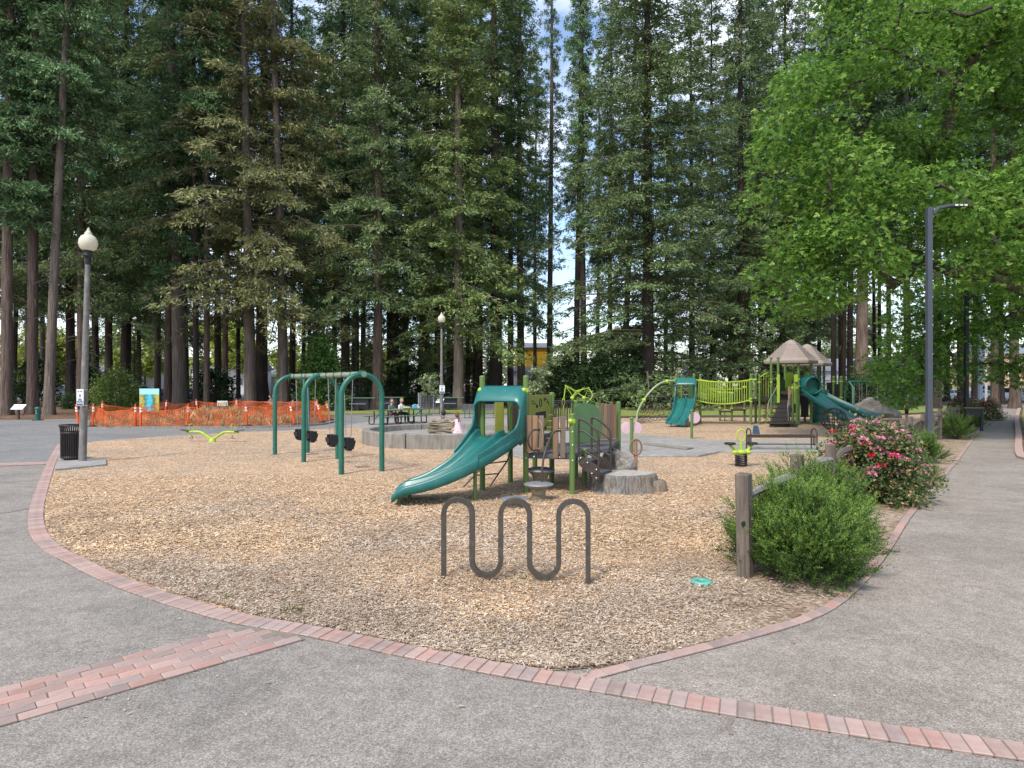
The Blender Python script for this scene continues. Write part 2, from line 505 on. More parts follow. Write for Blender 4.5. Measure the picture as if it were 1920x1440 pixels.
M['needle_olive'] = leafmat('olive_needles', [(0.105, 0.13, 0.05), (0.16, 0.187, 0.066), (0.22, 0.237, 0.086), (0.286, 0.286, 0.116), (0.385, 0.358, 0.198)], trans=0.22, objr=0.1, clump_scale=0.6)
M['needle_yellow'] = leafmat('yellow_green_needles', [(0.077, 0.142, 0.046), (0.122, 0.201, 0.058), (0.173, 0.252, 0.072), (0.235, 0.292, 0.091), (0.297, 0.304, 0.123)], trans=0.22, objr=0.1, clump_scale=0.6)
M['oak_leaf'] = leafmat('oak_leaves', [(0.073, 0.167, 0.031), (0.109, 0.234, 0.041), (0.157, 0.301, 0.051), (0.217, 0.369, 0.063), (0.313, 0.457, 0.089)], trans=0.45, rough=0.45, clump=0.2, objr=0.0, clump_scale=0.5)
M['maple_leaf'] = leafmat('bright_street_tree_leaves', [(0.179, 0.234, 0.041), (0.275, 0.344, 0.062), (0.371, 0.426, 0.083), (0.481, 0.495, 0.124)], trans=0.4, objr=0.15, clump_scale=0.4)
M['shrub_leaf'] = leafmat('shrub_leaves', [(.07, .13, .025), (.12, .19, .04), (.19, .26, .06), (.28, .32, .10)], trans=0.3, objr=0.1, clump_scale=1.5)
M['dark_leaf'] = leafmat('dark_evergreen_leaves', [(.018, .04, .016), (.032, .065, .022), (.05, .09, .03), (.075, .125, .04)], trans=0.2, objr=0.15, clump_scale=0.8)
M['cedar_leaf'] = leafmat('cedar_sprays', [(.04, .10, .02), (.065, .145, .03), (.09, .18, .04), (.13, .22, .055)], trans=0.25, objr=0.1, clump_scale=1.2)
M['yew_leaf'] = leafmat('yew_needles', [(0.017, 0.047, 0.012), (0.034, 0.078, 0.017), (0.055, 0.111, 0.022), (0.085, 0.149, 0.028), (0.136, 0.196, 0.038)], trans=0.25, rough=0.4, clump=0.3, objr=0.05, clump_scale=3.0)
M['yew_tip'] = leafmat('yew_young_needles', [(0.092, 0.187, 0.029), (0.143, 0.252, 0.043), (0.202, 0.315, 0.055), (0.276, 0.375, 0.08)], trans=0.3, rough=0.4, clump=0.25, objr=0.05, clump_scale=3.0)
M['rose_leaf'] = leafmat('rose_leaves', [(.03, .075, .03), (.045, .105, .038), (.065, .125, .042), (.09, .15, .05), (.15, .17, .06), (.34, .21, .09), (.30, .27, .13)], trans=0.25, rough=0.45, clump=0.3, objr=0.05, clump_scale=3.0)
M['rose_red'] = leafmat('red_petals', [(.62, .012, .03), (.78, .02, .06), (.85, .05, .11)], trans=0.2, clump=0.1, objr=0.0)
M['rose_pink'] = leafmat('pink_petals', [(0.788, 0.138, 0.336), (0.84, 0.303, 0.48), (0.861, 0.55, 0.624)], trans=0.25, clump=0.1, objr=0.0)
M['sap_leaf'] = leafmat('pale_sapling_leaves', [(.13, .18, .07), (.20, .26, .11), (.30, .36, .18), (.40, .44, .27)], trans=0.3, objr=0.0, clump_scale=2)
M['dry_grass'] = leafmat('dry_weeds', [(.20, .20, .07), (.35, .28, .13), (.46, .37, .20), (.55, .46, .28)], trans=0.2, objr=0.0)
M['weed'] = leafmat('green_weeds', [(.10, .16, .04), (.17, .23, .06), (.33, .32, .10)], trans=0.2, objr=0.0)
M['teal'] = mk('teal_plastic', (.014, .135, .118), (.011, .112, .1), rough=0.33, scale=2.0, bump=0.05, bscale=60, dist=0.003, spec=0.5, dirt=((.07, .19, .17), 4.0, 0.35))
M['green'] = mk('green_painted_steel', (.014, .125, .085), (.011, .10, .068), rough=0.4, scale=4, bump=0.04, spec=0.5, dirt=((.05, .16, .12), 6.0, 0.3))
M['lime_post'] = mk('moss_green_post', (.115, .19, .05), (.095, .16, .042), rough=0.42, scale=5, bump=0.05, dirt=((.08, .11, .05), 5.0, 0.4))
M['olive_panel'] = mk('olive_panel', (.24, .25, .045), (.20, .21, .038), rough=0.5, scale=6, bump=0.05)
M['green_panel'] = mk('green_panel', (.075, .15, .06), (.06, .125, .05), rough=0.5, scale=6, bump=0.05)
M['lime'] = mk('lime_painted_steel', (.37, .51, .05), (.31, .43, .04), rough=0.4, scale=6, bump=0.03)
M['brown_metal'] = mk('dark_brown_steel', (.055, .043, .036), (.04, .032, .028), rough=0.42, scale=8, bump=0.06, dirt=((.12, .10, .085), 9.0, 0.35))
M['rack'] = mk('bronze_brown_steel', (.072, .062, .052), (.052, .045, .038), rough=0.45, scale=9, bump=0.12, bscale=80, dist=0.002, dirt=((.13, .115, .10), 14.0, 0.4))
M['black'] = mk('black_rubber', (.02, .02, .021), (.014, .014, .015), rough=0.6, scale=8, bump=0.05)
M['deck'] = mk('grey_coated_deck', (.10, .10, .105), (.075, .075, .08), rough=0.6, scale=20, bump=0.3)
M['plank'] = mk('brown_plastic_plank', (.30, .175, .10), (.23, .135, .08), rough=0.65, scale=3, stretch=(8, 8, 0.8), bump=0.25, objr=0.25)
M['plank_grey'] = mk('grey_brown_plank', (.19, .145, .105), (.15, .115, .085), rough=0.65, scale=3, stretch=(8, 8, 0.8), bump=0.25, objr=0.15)
M['wood'] = mk('weathered_fence_wood', (.20, .16, .125), (.075, .06, .048), rough=0.9, scale=5, detail=8, stretch=(5, 5, 0.5), bump=0.7, bscale=14, dist=0.02, objr=0.15)
M['wood_grey'] = mk('silvered_rail_wood', (.30, .28, .25), (.15, .135, .12), rough=0.9, scale=5, detail=8, stretch=(5, 0.5, 5), bump=0.6, dist=0.02, objr=0.1)
M['stump'] = mk('faux_stump_side', (.32, .295, .26), (.085, .078, .07), rough=0.9, scale=5, detail=8, stretch=(5, 5, 0.35), bump=1.0, bscale=9, dist=0.05, dirt=((.30, .19, .09), 2.0, 0.5))
M['stump_top'] = mk('faux_stump_top', (.42, .39, .34), (.29, .265, .23), rough=0.9, scale=9, bump=0.4)
M['rock'] = mk('grey_boulder', (.50, .46, .41), (.17, .15, .13), rough=0.9, scale=3.0, detail=8, bump=0.9, bscale=6, dist=0.06, dirt=((.36, .22, .12), 3.0, 0.5))
M['rock_dark'] = mk('rugged_grey_rock', (.40, .37, .33), (.09, .08, .07), rough=0.9, scale=5.0, detail=8, bump=1.0, bscale=9, dist=0.1, dirt=((.30, .20, .11), 3.0, 0.5))
M['rock_tan'] = mk('tan_layered_stone', (.37, .315, .225), (.13, .11, .075), rough=0.9, scale=4, detail=8, stretch=(1, 1, 3), bump=0.9, dist=0.05)
M['lamp_post'] = mk('aged_aluminium_post', (.23, .215, .195), (.115, .108, .10), rough=0.6, scale=5, stretch=(3, 3, 0.5), bump=0.2, metal=0.2, dirt=((.42, .40, .36), 6.0, 0.35))
M['slate'] = mk('slate_painted_pole', (.065, .075, .095), (.055, .064, .082), rough=0.45, scale=6, bump=0.05)
M['iron'] = mk('black_iron', (.02, .022, .026), rough=0.5, scale=8, bump=0.1)
M['globe'] = mk('cream_lamp_globe', (.80, .76, .62), (.72, .67, .53), rough=0.35, scale=3, bump=0.0, trans=0.35)
M['white'] = mk('white_paint', (.80, .80, .80), (.74, .74, .74), rough=0.5, scale=8, bump=0.03)
M['ink'] = mk('dark_ink', (.05, .06, .09), rough=0.6, scale=8, bump=0)
M['navy'] = mk('navy_print', (.03, .06, .15), rough=0.6, scale=8, bump=0)
M['orange'] = mk('safety_orange_plastic', (.86, .13, .02), (.74, .10, .015), rough=0.5, scale=8, bump=0.03, trans=0.15)
M['net'] = mk('orange_net', (.92, .20, .05), (.86, .17, .04), rough=0.6, scale=8, bump=0, trans=0.3)
M['pink'] = mk('pink_translucent_disc', (.70, .46, .54), (.76, .62, .66), rough=0.4, scale=3, bump=0, trans=0.3)
M['shingle'] = mk('taupe_plastic_roof', (.34, .275, .235), (.30, .24, .205), rough=0.6, scale=5, bump=0.1)
M['steel'] = mk('grey_steel', (.30, .30, .31), (.22, .22, .23), rough=0.5, metal=0.4, scale=9, bump=0.05)
M['bench_grey'] = mk('grey_purple_bench_coating', (.13, .125, .14), rough=0.5, scale=9, bump=0.05)
M['tablegreen'] = mk('green_coated_table', (.10, .17, .10), (.08, .14, .08), rough=0.5, scale=9, bump=0.05)
M['glass'] = mk('dark_glass', (.03, .04, .05), rough=0.08, scale=3, bump=0, spec=0.6)
M['skin'] = mk('skin', (.56, .33, .24), (.52, .30, .21), rough=0.55, scale=8, bump=0)
M['hair_brown'] = mk('brown_hair', (.15, .065, .03), (.09, .04, .02), rough=0.6, scale=20, bump=0.3)
M['hair_fair'] = mk('fair_hair', (.34, .22, .12), (.22, .14, .08), rough=0.6, scale=20, bump=0.3)
M['hair_dark'] = mk('dark_hair', (.03, .022, .018), rough=0.6, scale=20, bump=0.3)
def cloth(n, c): return mk(n, c, rough=0.9, scale=10, bump=0.2)
M['cl_grey'] = cloth('grey_cloth', (.16, .19, .17)); M['cl_white'] = cloth('white_cloth', (.72, .72, .72)); M['cl_pink'] = cloth('pale_pink_cloth', (.74, .56, .60))
M['cl_black'] = cloth('black_cloth', (.018, .018, .022)); M['cl_plum'] = cloth('plum_cloth', (.16, .07, .09)); M['cl_slate'] = cloth('slate_cloth', (.14, .15, .17))
# ------------------------------------------------------------------ ground sheets
def px(*pts): return [G(u, v) for u, v in pts]
ground = MB(); ground.add([(-500, -60, 0), (500, -60, 0), (500, 900, 0), (-500, 900, 0)], [(0, 1, 2, 3)])
g_o = ground.build('ground', M['mulch']); tag(g_o, kind='structure')

FENCE = [(2.54, 6.96), (3.83, 8.57), (5.1, 10.2), (6.4, 11.9), (7.7, 13.6), (9.0, 15.2), (10.3, 16.9), (11.84, 19), (13.3, 20.7),
         (14.7, 22.4), (16.1, 24.1), (17.5, 25.7), (18.8, 27.3), (20.0, 28.7)]
SOLDIER = px((114, 834), (100, 860), (88, 890), (78, 920), (70, 948), (67, 972), (70, 995), (80, 1013), (103, 1033), (140, 1052), (195, 1080), (270, 1110),
             (365, 1140), (460, 1165), (600, 1189), (740, 1219), (860, 1243), (960, 1262), (1090, 1283), (1200, 1301), (1340, 1326), (1500, 1352), (1640, 1374), (1780, 1394), (1980, 1422), (2300, 1462))
STRETCH = px((1112, 1270), (1200, 1246), (1330, 1214), (1420, 1190), (1500, 1166), (1556, 1140), (1592, 1112), (1622, 1082), (1648, 1050), (1672, 1015), (1698, 975),
             (1718, 950), (1741, 925), (1766, 895), (1792, 865), (1816, 833), (1834, 808), (1852, 782), (1863, 768))
sold = catmull(SOLDIER, 0.25)
stre = catmull(STRETCH, 0.25)

def offset(path, d):
    out = []
    for i, p in enumerate(path):
        t = (path[min(i + 1, len(path) - 1)] - path[max(i - 1, 0)]).normalized()
        out.append(p + Vector((-t.y, t.x, 0)) * d)
    return out
sold_in = offset(sold, 0.11)          # chip side (path runs far-left to near-right: its left is the chip side)
stre_in = offset(stre, 0.06)
stre_out = offset(stre, -0.06)

plaza = [Vector((-70, -6, 0)), Vector((-70, 37, 0))] + px((0, 788), (160, 785), (205, 803), (450, 803), (600, 798), (640, 776), (960, 775), (1120, 785)) + [Vector((8, 22, 0)), Vector((4, 8, 0)), Vector((6, -6, 0))]
tag(poly_sheet('plaza', plaza, 0.004, M['aggregate']), kind='structure')
far_asph = px((0, 789), (160, 786), (205, 804), (450, 804), (600, 799), (640, 777), (960, 776), (1080, 785)) + px((960, 800), (660, 803), (560, 808), (470, 811), (330, 818), (190, 828), (118, 838), (90, 868), (0, 872)) + [Vector((-30, 16.5, 0)), Vector((-60, 20, 0)), Vector((-60, 36.5, 0))]
tag(poly_sheet('asphalt_path', far_asph, 0.008, M['asphalt']), kind='structure')
rp_right = px((1912, 766), (1907, 784), (1910, 815), (1916, 860))
rpath = stre_out + px((1872, 760), (1905, 756), (2000, 757)) + rp_right + [Vector((13.2, 14, 0)), Vector((14, 6, 0)), Vector((16, -6, 0)), Vector((3.2, -6, 0)), Vector((2.9, 3.4, 0))] + [p for p in offset(sold, 0.1) if p.x > 0.56 and p.y < 4.7][::-1]
tag(poly_sheet('path', rpath, 0.0075, M['aggregate_path']), kind='structure')
tag(poly_sheet('lawn', px((600, 772), (1000, 764), (1240, 770), (1640, 765), (1880, 756.5), (1890, 763), (1640, 780), (1100, 782), (960, 776), (600, 778)), 0.004, M['grass']), kind='structure')
tag(poly_sheet('verge', [p + Vector((0.3, 0, 0)) for p in rp_right] + [Vector((13.6, 14, 0)), Vector((30, 10, 0)), Vector((60, 40, 0)), Vector((45, 60, 0))], 0.003, M['grass']), kind='structure')
tag(poly_sheet('parking_lot', [(-140, 82, 0), (140, 82, 0), (140, 124, 0), (-140, 124, 0)], 0.004, M['asphalt']), kind='structure')
fence_off = [Vector((x - 0.9, y + 0.3, 0)) for x, y in FENCE]
dirt = fence_off + px((1850, 772)) + stre_in[::-1] + px((1090, 1280), (1200, 1180))
tag(poly_sheet('planting_bed_soil', dirt, 0.0095, M['dirt']), kind='structure')
chip_edge = [Vector((x - 0.25, y + 0.1, 0)) for x, y in FENCE]
chips_poly = [p for p in sold_in if p.x < 0.45] + px((1150, 1252), (1240, 1226), (1320, 1190), (1365, 1140), (1392, 1088)) + chip_edge + px((1835, 771), (1640, 782), (1240, 784), (1090, 785.5), (1000, 795), (660, 802), (560, 807), (470, 810), (330, 817), (190, 827), (120, 837))
chips_o = poly_sheet('wood_chip_surface', chips_poly, 0.0125, M['chips']); tag(chips_o, kind='structure')
# concrete path across the playground and the pad below the lamp
pad = MB(); pad.prism(px((980, 862), (1160, 859), (1310, 858), (1350, 850), (1540, 850), (1650, 845), (1655, 829), (1540, 829), (1330, 829), (1225, 820), (1060, 806), (900, 790), (860, 800), (900, 840)), (0, 0, 0.075))
tag(pad.build('concrete_path', M['concrete_flat'], bevel=0.015), kind='structure')
ramp = MB(); ramp.prism([p + Vector((0, 0, 0.075)) for p in px((1208, 836), (1300, 846), (1288, 848.5), (1206, 838))], (0, 0, 0.05))
tag(ramp.build('kerb', M['concrete'], bevel=0.01), kind='structure')
slab = MB(); slab.prism(px((113, 846), (103, 884), (200, 874), (199, 865), (165, 860), (140, 848)), (0, 0, 0.06))
tag(slab.build('concrete_slab', M['concrete_flat'], bevel=0.01), kind='structure')
pad2 = MB(); pad2.prism(px((640, 799.5), (700, 806), (800, 806), (960, 800), (1010, 793), (960, 781), (850, 779), (720, 786)), (0, 0, 0.02))
tag(pad2.build('picnic_terrace', M['concrete_flat']), kind='structure')
kb = MB()
kp = catmull(px((206, 803.5), (330, 803.5), (450, 803), (540, 801), (600, 797.5), (640, 789)), 1.0)
for a, b in zip(kp[:-1], kp[1:]): kb.bar(a + Vector((0, 0, .05)), b + Vector((0, 0, .05)), .14, .1)
tag(kb.build('kerb', M['concrete']), kind='structure')
kb = MB()
kp = catmull(px((1095, 784.6), (1240, 783), (1500, 782), (1640, 781.2), (1830, 770.5)), 2.0)
for a, b in zip(kp[:-1], kp[1:]): kb.bar(a + Vector((0, 0, .06)), b + Vector((0, 0, .06)), .16, .14)
tag(kb.build('kerb', M['wood']), kind='structure')

# ------------------------------------------------------------------ bricks
def brick_mesh(L, Wd, H, mat):
    b = MB(); b.box((0, 0, 0), (L, Wd, H))
    o = b.build('brick', mat, bevel=0.004)
    me = o.data; bpy.data.objects.remove(o); return me
BM1 = [brick_mesh(0.098, 0.198, 0.05, m) for m in M['brick']]       # laid across the walking line
BM2 = [brick_mesh(0.198, 0.098, 0.05, m) for m in M['brick']]       # laid along it
def ribbon(name, path, hw, z, mat):
    a, b = offset(path, hw), offset(path, -hw)
    me = bpy.data.meshes.new(name)
    n = len(path)
    me.from_pydata([(p.x, p.y, z) for p in a] + [(p.x, p.y, z) for p in b], [], [(i, n + i, n + i + 1, i + 1) for i in range(n - 1)])
    return tag(link_mesh(name, me, mat), kind='structure')
def put_brick(meshes, p, ang, parent, z=-0.004, w=(0.5, 0.33, 0.17)):
    o = bpy.data.objects.new('brick', random.choices(meshes, w)[0])
    o.location = (p.x + random.gauss(0, .0015), p.y + random.gauss(0, .0015), z + random.gauss(0, .0014))
    o.rotation_euler = (random.gauss(0, .008), random.gauss(0, .008), ang + random.gauss(0, .008))
    COL.objects.link(o); o.parent = parent
edge1 = ribbon('brick_edging', sold, 0.105, 0.0135, M['mortar'])
for p, d in walk(sold, 0.1045)[:300]:
    put_brick(BM1, p, math.atan2(d.y, d.x), edge1)
edge2 = ribbon('brick_edging', stre, 0.055, 0.0135, M['mortar'])
w2 = walk(stre, 0.2045)
for p, d in w2[:300]:
    put_brick(BM2, p, math.atan2(d.y, d.x), edge2)
# brick band leaving the edging towards the lower corner
b0, b1 = G(515, 1188), G(-40, 1338)
bd = (b1 - b0).normalized(); bn = Vector((-bd.y, bd.x, 0))
if bn.y > 0: bn = -bn
b0 = b0 - bn * 0.0
band_path = [b0 + bd * t for t in np.arange(-.12, (b1 - b0).length + 1.4, 0.25)]
band = ribbon('brick_band', band_path, 0.315, 0.0125, M['mortar'])
for row in range(6):
    off = (row - 2.5) * 0.1045
    k = 0
    t = -.9 + (0.1022 if row % 2 else 0.0) + random.uniform(-.02, .02)
    while t < (b1 - b0).length + 1.2:
        p = b0 + bd * t + bn * off
        near = min(sold, key=lambda q: (q - p).length)
        if (near - p).length > .195 and (p - near).y < 0: put_brick(BM2, p, math.atan2(bd.y, bd.x), band, z=-0.0055)
        t += 0.2045
c0, c1 = G(92, 869), G(-60, 874)
far_band = MB()
cd = (c1 - c0).normalized(); cn = Vector((-cd.y, cd.x, 0))
ribbon('brick_band', [c0, c0 + (c1 - c0) * .5, c1], 0.33, 0.0125, M['mortar'])
for row in range(6):
    t = 0.1 * (row % 2)
    while t < (c1 - c0).length:
        p = c0 + cd * t + cn * (row - 2.5) * .105
        far_band.box((p.x, p.y, .002), (.196, .096, .04), math.atan2(cd.y, cd.x)); t += 0.2045
tag(far_band.build('brick_band_pavers', M['brick'][0]), kind='stuff')
# brick lines across the path and along its far side
cross = MB()
for (u0, v0, u1, v1, w) in ((1822, 828, 1912, 832, .2), (1846, 795, 1908, 797, .2), (1858, 777, 1906, 778, .2)):
    a, b = G(u0, v0), G(u1, v1); cross.bar(a + Vector((0, 0, 0)), b, w, .026)
tag(cross.build('path_cross_bands', M['concrete_flat']), kind='structure')
rk = MB()
rr = catmull([Vector((14.6, 17.2, 0))] + rp_right[::-1] + px((1920, 762)), 0.3)
for p, d in walk(rr, 0.2045):
    rk.box((p.x, p.y, 0.03), (.198, .2, .09), math.atan2(d.y, d.x))
tag(rk.build('brick_kerb', M['brick'][0]), kind='stuff')

# ------------------------------------------------------------------ loose chips
def inside(poly, X, Y):
    xs = np.array([p[0] for p in poly]); ys = np.array([p[1] for p in poly])
    c = np.zeros(len(X), bool)
    j = len(xs) - 1
    for i in range(len(xs)):
        k = ((ys[i] > Y) != (ys[j] > Y)) & (X < (xs[j] - xs[i]) * (Y - ys[i]) / (ys[j] - ys[i] + 1e-12) + xs[i])
        c ^= k; j = i
    return c
def vnoise(x, y, s, seed):
    r = np.random.default_rng(seed); a = r.uniform(0, 6.28, 6); k = r.normal(0, 1, (6, 2)) / s
    return sum(np.sin(x * k[i, 0] + y * k[i, 1] + a[i]) for i in range(6)) / 3.0
def chip_patch(n, y0, y1, scale, seed):
    r = np.random.default_rng(seed)
    # even in the picture rather than on the ground: more chips per square metre close by
    Y = 1.0 / r.uniform(1 / y1, 1 / y0, n) 
    X = r.uniform(-1, 1, n) * Y * 0.86
    ok = inside(chips_poly, X, Y)
    # stray chips thin out over the bare soil beside them
    ok |= inside(dirt, X, Y) & (Y < 10) & (r.uniform(0, 1, n) < np.clip(.22 + .30 * vnoise(X, Y, .45, 23), 0, .7) * np.clip(1.25 - (X - .55 * Y + 1.6) * .55, .12, 1))
    soil = vnoise(X, Y, 0.55, 3) * 0.5 + np.clip((X - 0.9) * 0.9 - (Y - 4.6) * 0.6, 0, 2)
    ok &= r.uniform(0, 1, n) > np.clip(soil - 0.55, 0, 0.93)
    return X[ok], Y[ok], r
Vs, Qs, Ms = [], [], []
for (n, y0, y1, sc, seed) in ((270000, 4.2, 8.0, 1.0, 5), (130000, 8.0, 14.5, 1.4, 6)):
    X, Y, r = chip_patch(n, y0, y1, sc, seed)
    n = len(X)
    P = np.stack([X, Y, 0.014 + r.uniform(0, .016, n) + np.clip(.022 * vnoise(X, Y, .5, 12) + .018 * vnoise(X, Y, .16, 13), 0, .06)], 1)
    a = r.uniform(0, 2 * PI, n)
    D = np.stack([np.cos(a), np.sin(a), r.normal(0, .22, n)], 1)
    Nn = nrm(np.stack([r.normal(0, .4, n), r.normal(0, .4, n), np.ones(n)], 1))
    D = nrm(D); Sd = nrm(np.cross(Nn, D))
    L = (r.gamma(4, .0051, n) + .006)[:, None] * sc; Wd = (r.gamma(5, .0015, n) + .0019)[:, None] * sc
    V = np.stack([P - D * L / 2 - Sd * Wd / 2, P + D * L / 2 - Sd * Wd * .3, P + D * L / 2 + Sd * Wd * .3, P - D * L / 2 + Sd * Wd / 2], 1).reshape(-1, 3)
    V[:, 2] = np.maximum(V[:, 2], 0.0135)
    fresh = 1 / (1 + np.exp(-(Y - 8.6 + 2.2 * vnoise(X, Y, 1.0, 8) + 1.0 * vnoise(X, Y, .35, 18) + 0.5 * (X > 1.0)) * 1.3))
    Ms.append((r.uniform(0, 1, n) < fresh * .9).astype(np.int32))
    Qs.append(np.arange(n * 4).reshape(-1, 4) + sum(len(v) for v in Vs)); Vs.append(V)
me = quads_mesh('wood_chips', np.concatenate(Vs), np.concatenate(Qs), [M['chip'], M['chip_fresh']], np.concatenate(Ms))
tag(link_mesh('wood_chips', me, []), 'loose tan wood chips covering the playground floor', kind='stuff')

# small weeds along the edging, dry grass in the fenced-off patch
def tufts(name, spots, mat, h, n, seed, label):
    r = np.random.default_rng(seed)
    P, D, L = [], [], []
    for (x, y, s) in spots:
        k = max(4, int(n * s))
        P.append(np.stack([x + r.normal(0, .04 * s, k), y + r.normal(0, .04 * s, k), np.full(k, .01)], 1))
        D.append(np.stack([r.normal(0, .6, k), r.normal(0, .6, k), np.ones(k)], 1)); L.append(r.uniform(.5, 1.2, k) * h * s)
    P, D, L = np.concatenate(P), np.concatenate(D), np.concatenate(L)
    V, Q = blades(P, D, r.normal(0, 1, (len(P), 3)), L, L * .12 + .004)
    me = quads_mesh(name, V, Q, mat)
    tag(link_mesh(name, me, []), label, kind='stuff')
sp = []
for (u, v, s) in ((305, 1082, .9), (340, 1090, 1.0), (385, 1104, .7), (325, 1099, .8), (425, 1128, 1.2), (550, 1150, 1.3), (575, 1160, .8), (470, 1146, .7), (530, 1158, .6), (240, 1072, .7), (180, 1055, .6),
                  (980, 1088, .7), (620, 1178, .6), (1660, 1000, 1.0), (1675, 880, 1.0), (1770, 862, 1.2), (1600, 1040, 1.0)):
    p = G(u, v); sp.append((p.x, p.y, s))
tufts('weed_tufts', sp, M['weed'], .06, 26, 3, 'small green and dry weeds growing along the brick edging')
sp = [(G(random.uniform(170, 560), random.uniform(782, 801))) for _ in range(120)]
tufts('dry_grass', [(p.x, p.y, random.uniform(.9, 2.2)) for p in sp if True] + [(G(u, 784).x, 38 + random.uniform(-2, 2), 4.5) for u in np.linspace(385, 445, 14)], M['dry_grass'], .17, 20, 4, 'dry weeds growing inside the orange netting')

# saw-cut joints and cracks in the paving, scattered leaf and twig bits
for (nm, pts, w) in (('paving_joint', ((-30, 966), (20, 961), (62, 952)), .02), ('paving_joint', ((-40, 908), (40, 904), (84, 900)), .015), ('paving_crack', ((1368, 1347), (1372, 1352), (1366, 1362), (1372, 1380)), .014), ('paving_joint', ((1752, 930), (1830, 936), (1935, 941)), .012)):
    ribbon(nm, px(*pts), w, .0088, M['mortar'])
r = np.random.default_rng(9)
n = 650
Yd = 1 / r.uniform(1 / 24, 1 / 3.9, n); Xd = r.uniform(-1, 1, n) * Yd * .85
ok = ~inside(chips_poly, Xd, Yd); Xd, Yd = Xd[ok], Yd[ok]; n = len(Xd)
P = np.stack([Xd, Yd, np.full(n, .016)], 1); a = r.uniform(0, 6.28, n); D = np.stack([np.cos(a), np.sin(a), r.normal(0, .1, n)], 1)
Lb = r.gamma(2, .007, n) + .006
V, Q = blades(P, D, np.array([0, 0, 1.]) + r.normal(0, .2, (n, 3)), Lb, Lb * r.uniform(.2, .6, n))
tag(link_mesh('leaf_litter', quads_mesh('leaf_litter', V, Q, M['chip']), []), 'stray chips, twigs and dry leaf bits on the paving', kind='stuff')
# ------------------------------------------------------------------ conifers
def conifer_crown(name, seed, H, z0, rfun, nb, dens, up, droop, sl, sw, mat, hang=0.25, side=0.2, spread=1.0):
    r = np.random.default_rng(seed)
    Ps, Ds, Ls, Ns = [], [], [], []
    sv, sq = [], []
    stick = MB()
    for i in range(nb):
        f = (i + r.uniform(0, 1)) / nb
        zb = z0 + (H * 0.985 - z0) * f
        L = rfun(f) * r.uniform(.55, 1.2)
        if L < .3: continue
        az = r.uniform(0, 2 * PI)
        rad = np.array([math.cos(az), math.sin(az), 0]); tan = np.array([-math.sin(az), math.cos(az), 0])
        u_ = up * r.uniform(.6, 1.4) + .25 * f; d_ = droop * r.uniform(.6, 1.3) * (1 - .5 * f)
        m = max(5, int(dens * L * r.uniform(.7, 1.2)))
        nt_ = max(2, m // 14); ti = r.integers(0, nt_, m)
        t = (r.uniform(.03, 1, nt_) ** .85)[ti]
        sg = r.normal(0, 1, nt_)[ti]
        off = sg * side * L * (1.12 - t) * (0.35 + t) * 1.3 * spread
        zz = zb + L * (u_ * t - d_ * t * t) - np.abs(off) * hang - r.exponential(.16, nt_)[ti]
        P = rad * (L * t)[:, None] + tan * off[:, None]
        P[:, 2] = zz
        P += r.normal(0, 1, (m, 3)) * np.array([.19, .19, .10])
        D = rad * r.uniform(.2, 1.0, m)[:, None] + tan * (np.sign(sg) * r.uniform(.1, .9, m))[:, None]
        D[:, 2] = r.normal(-.18 - hang * .6, .45, m)
        D += r.normal(0, .3, (m, 3))
        Ps.append(P); Ds.append(D); Ls.append(r.uniform(.55, 1.25, m) * sl)
        nn = r.normal(0, .6, (m, 3)) + rad * .45; nn[:, 2] += .75; Ns.append(nn)
        pts = [tuple(rad * (L * q) + np.array([0, 0, zb + L * (u_ * q - d_ * q * q)])) for q in (0, .35, .7, .95)]
        rr = 0.018 + 0.011 * L
        stick.tube(pts, [rr, rr * .75, rr * .45, rr * .15], n=3, cap=False)
    # bare dead branches below the crown
    for i in range(int(14 + z0)):
        zb = r.uniform(z0 * .35, z0 * 1.05); az = r.uniform(0, 2 * PI); L = r.uniform(.5, 2.2)
        pts = [(math.cos(az) * L * q, math.sin(az) * L * q, zb - .35 * L * q * q + r.normal(0, .03)) for q in (0, .5, 1)]
        stick.tube(pts, [.03, .02, .006], n=3, cap=False)
    P, D, L, Nn = (np.concatenate(a) for a in (Ps, Ds, Ls, Ns))
    V, Q = blades(P, D, Nn, L, L * sw, fold=-0.06)
    sv = np.array(stick.v); sqd = np.array([f for f in stick.f if len(f) == 4])
    mi = np.concatenate([np.zeros(len(Q), np.int32), np.ones(len(sqd), np.int32)])
    me = quads_mesh(name, np.concatenate([V, sv]), np.concatenate([Q, sqd + len(V)]), [mat, M['twig']], mi)
    return me

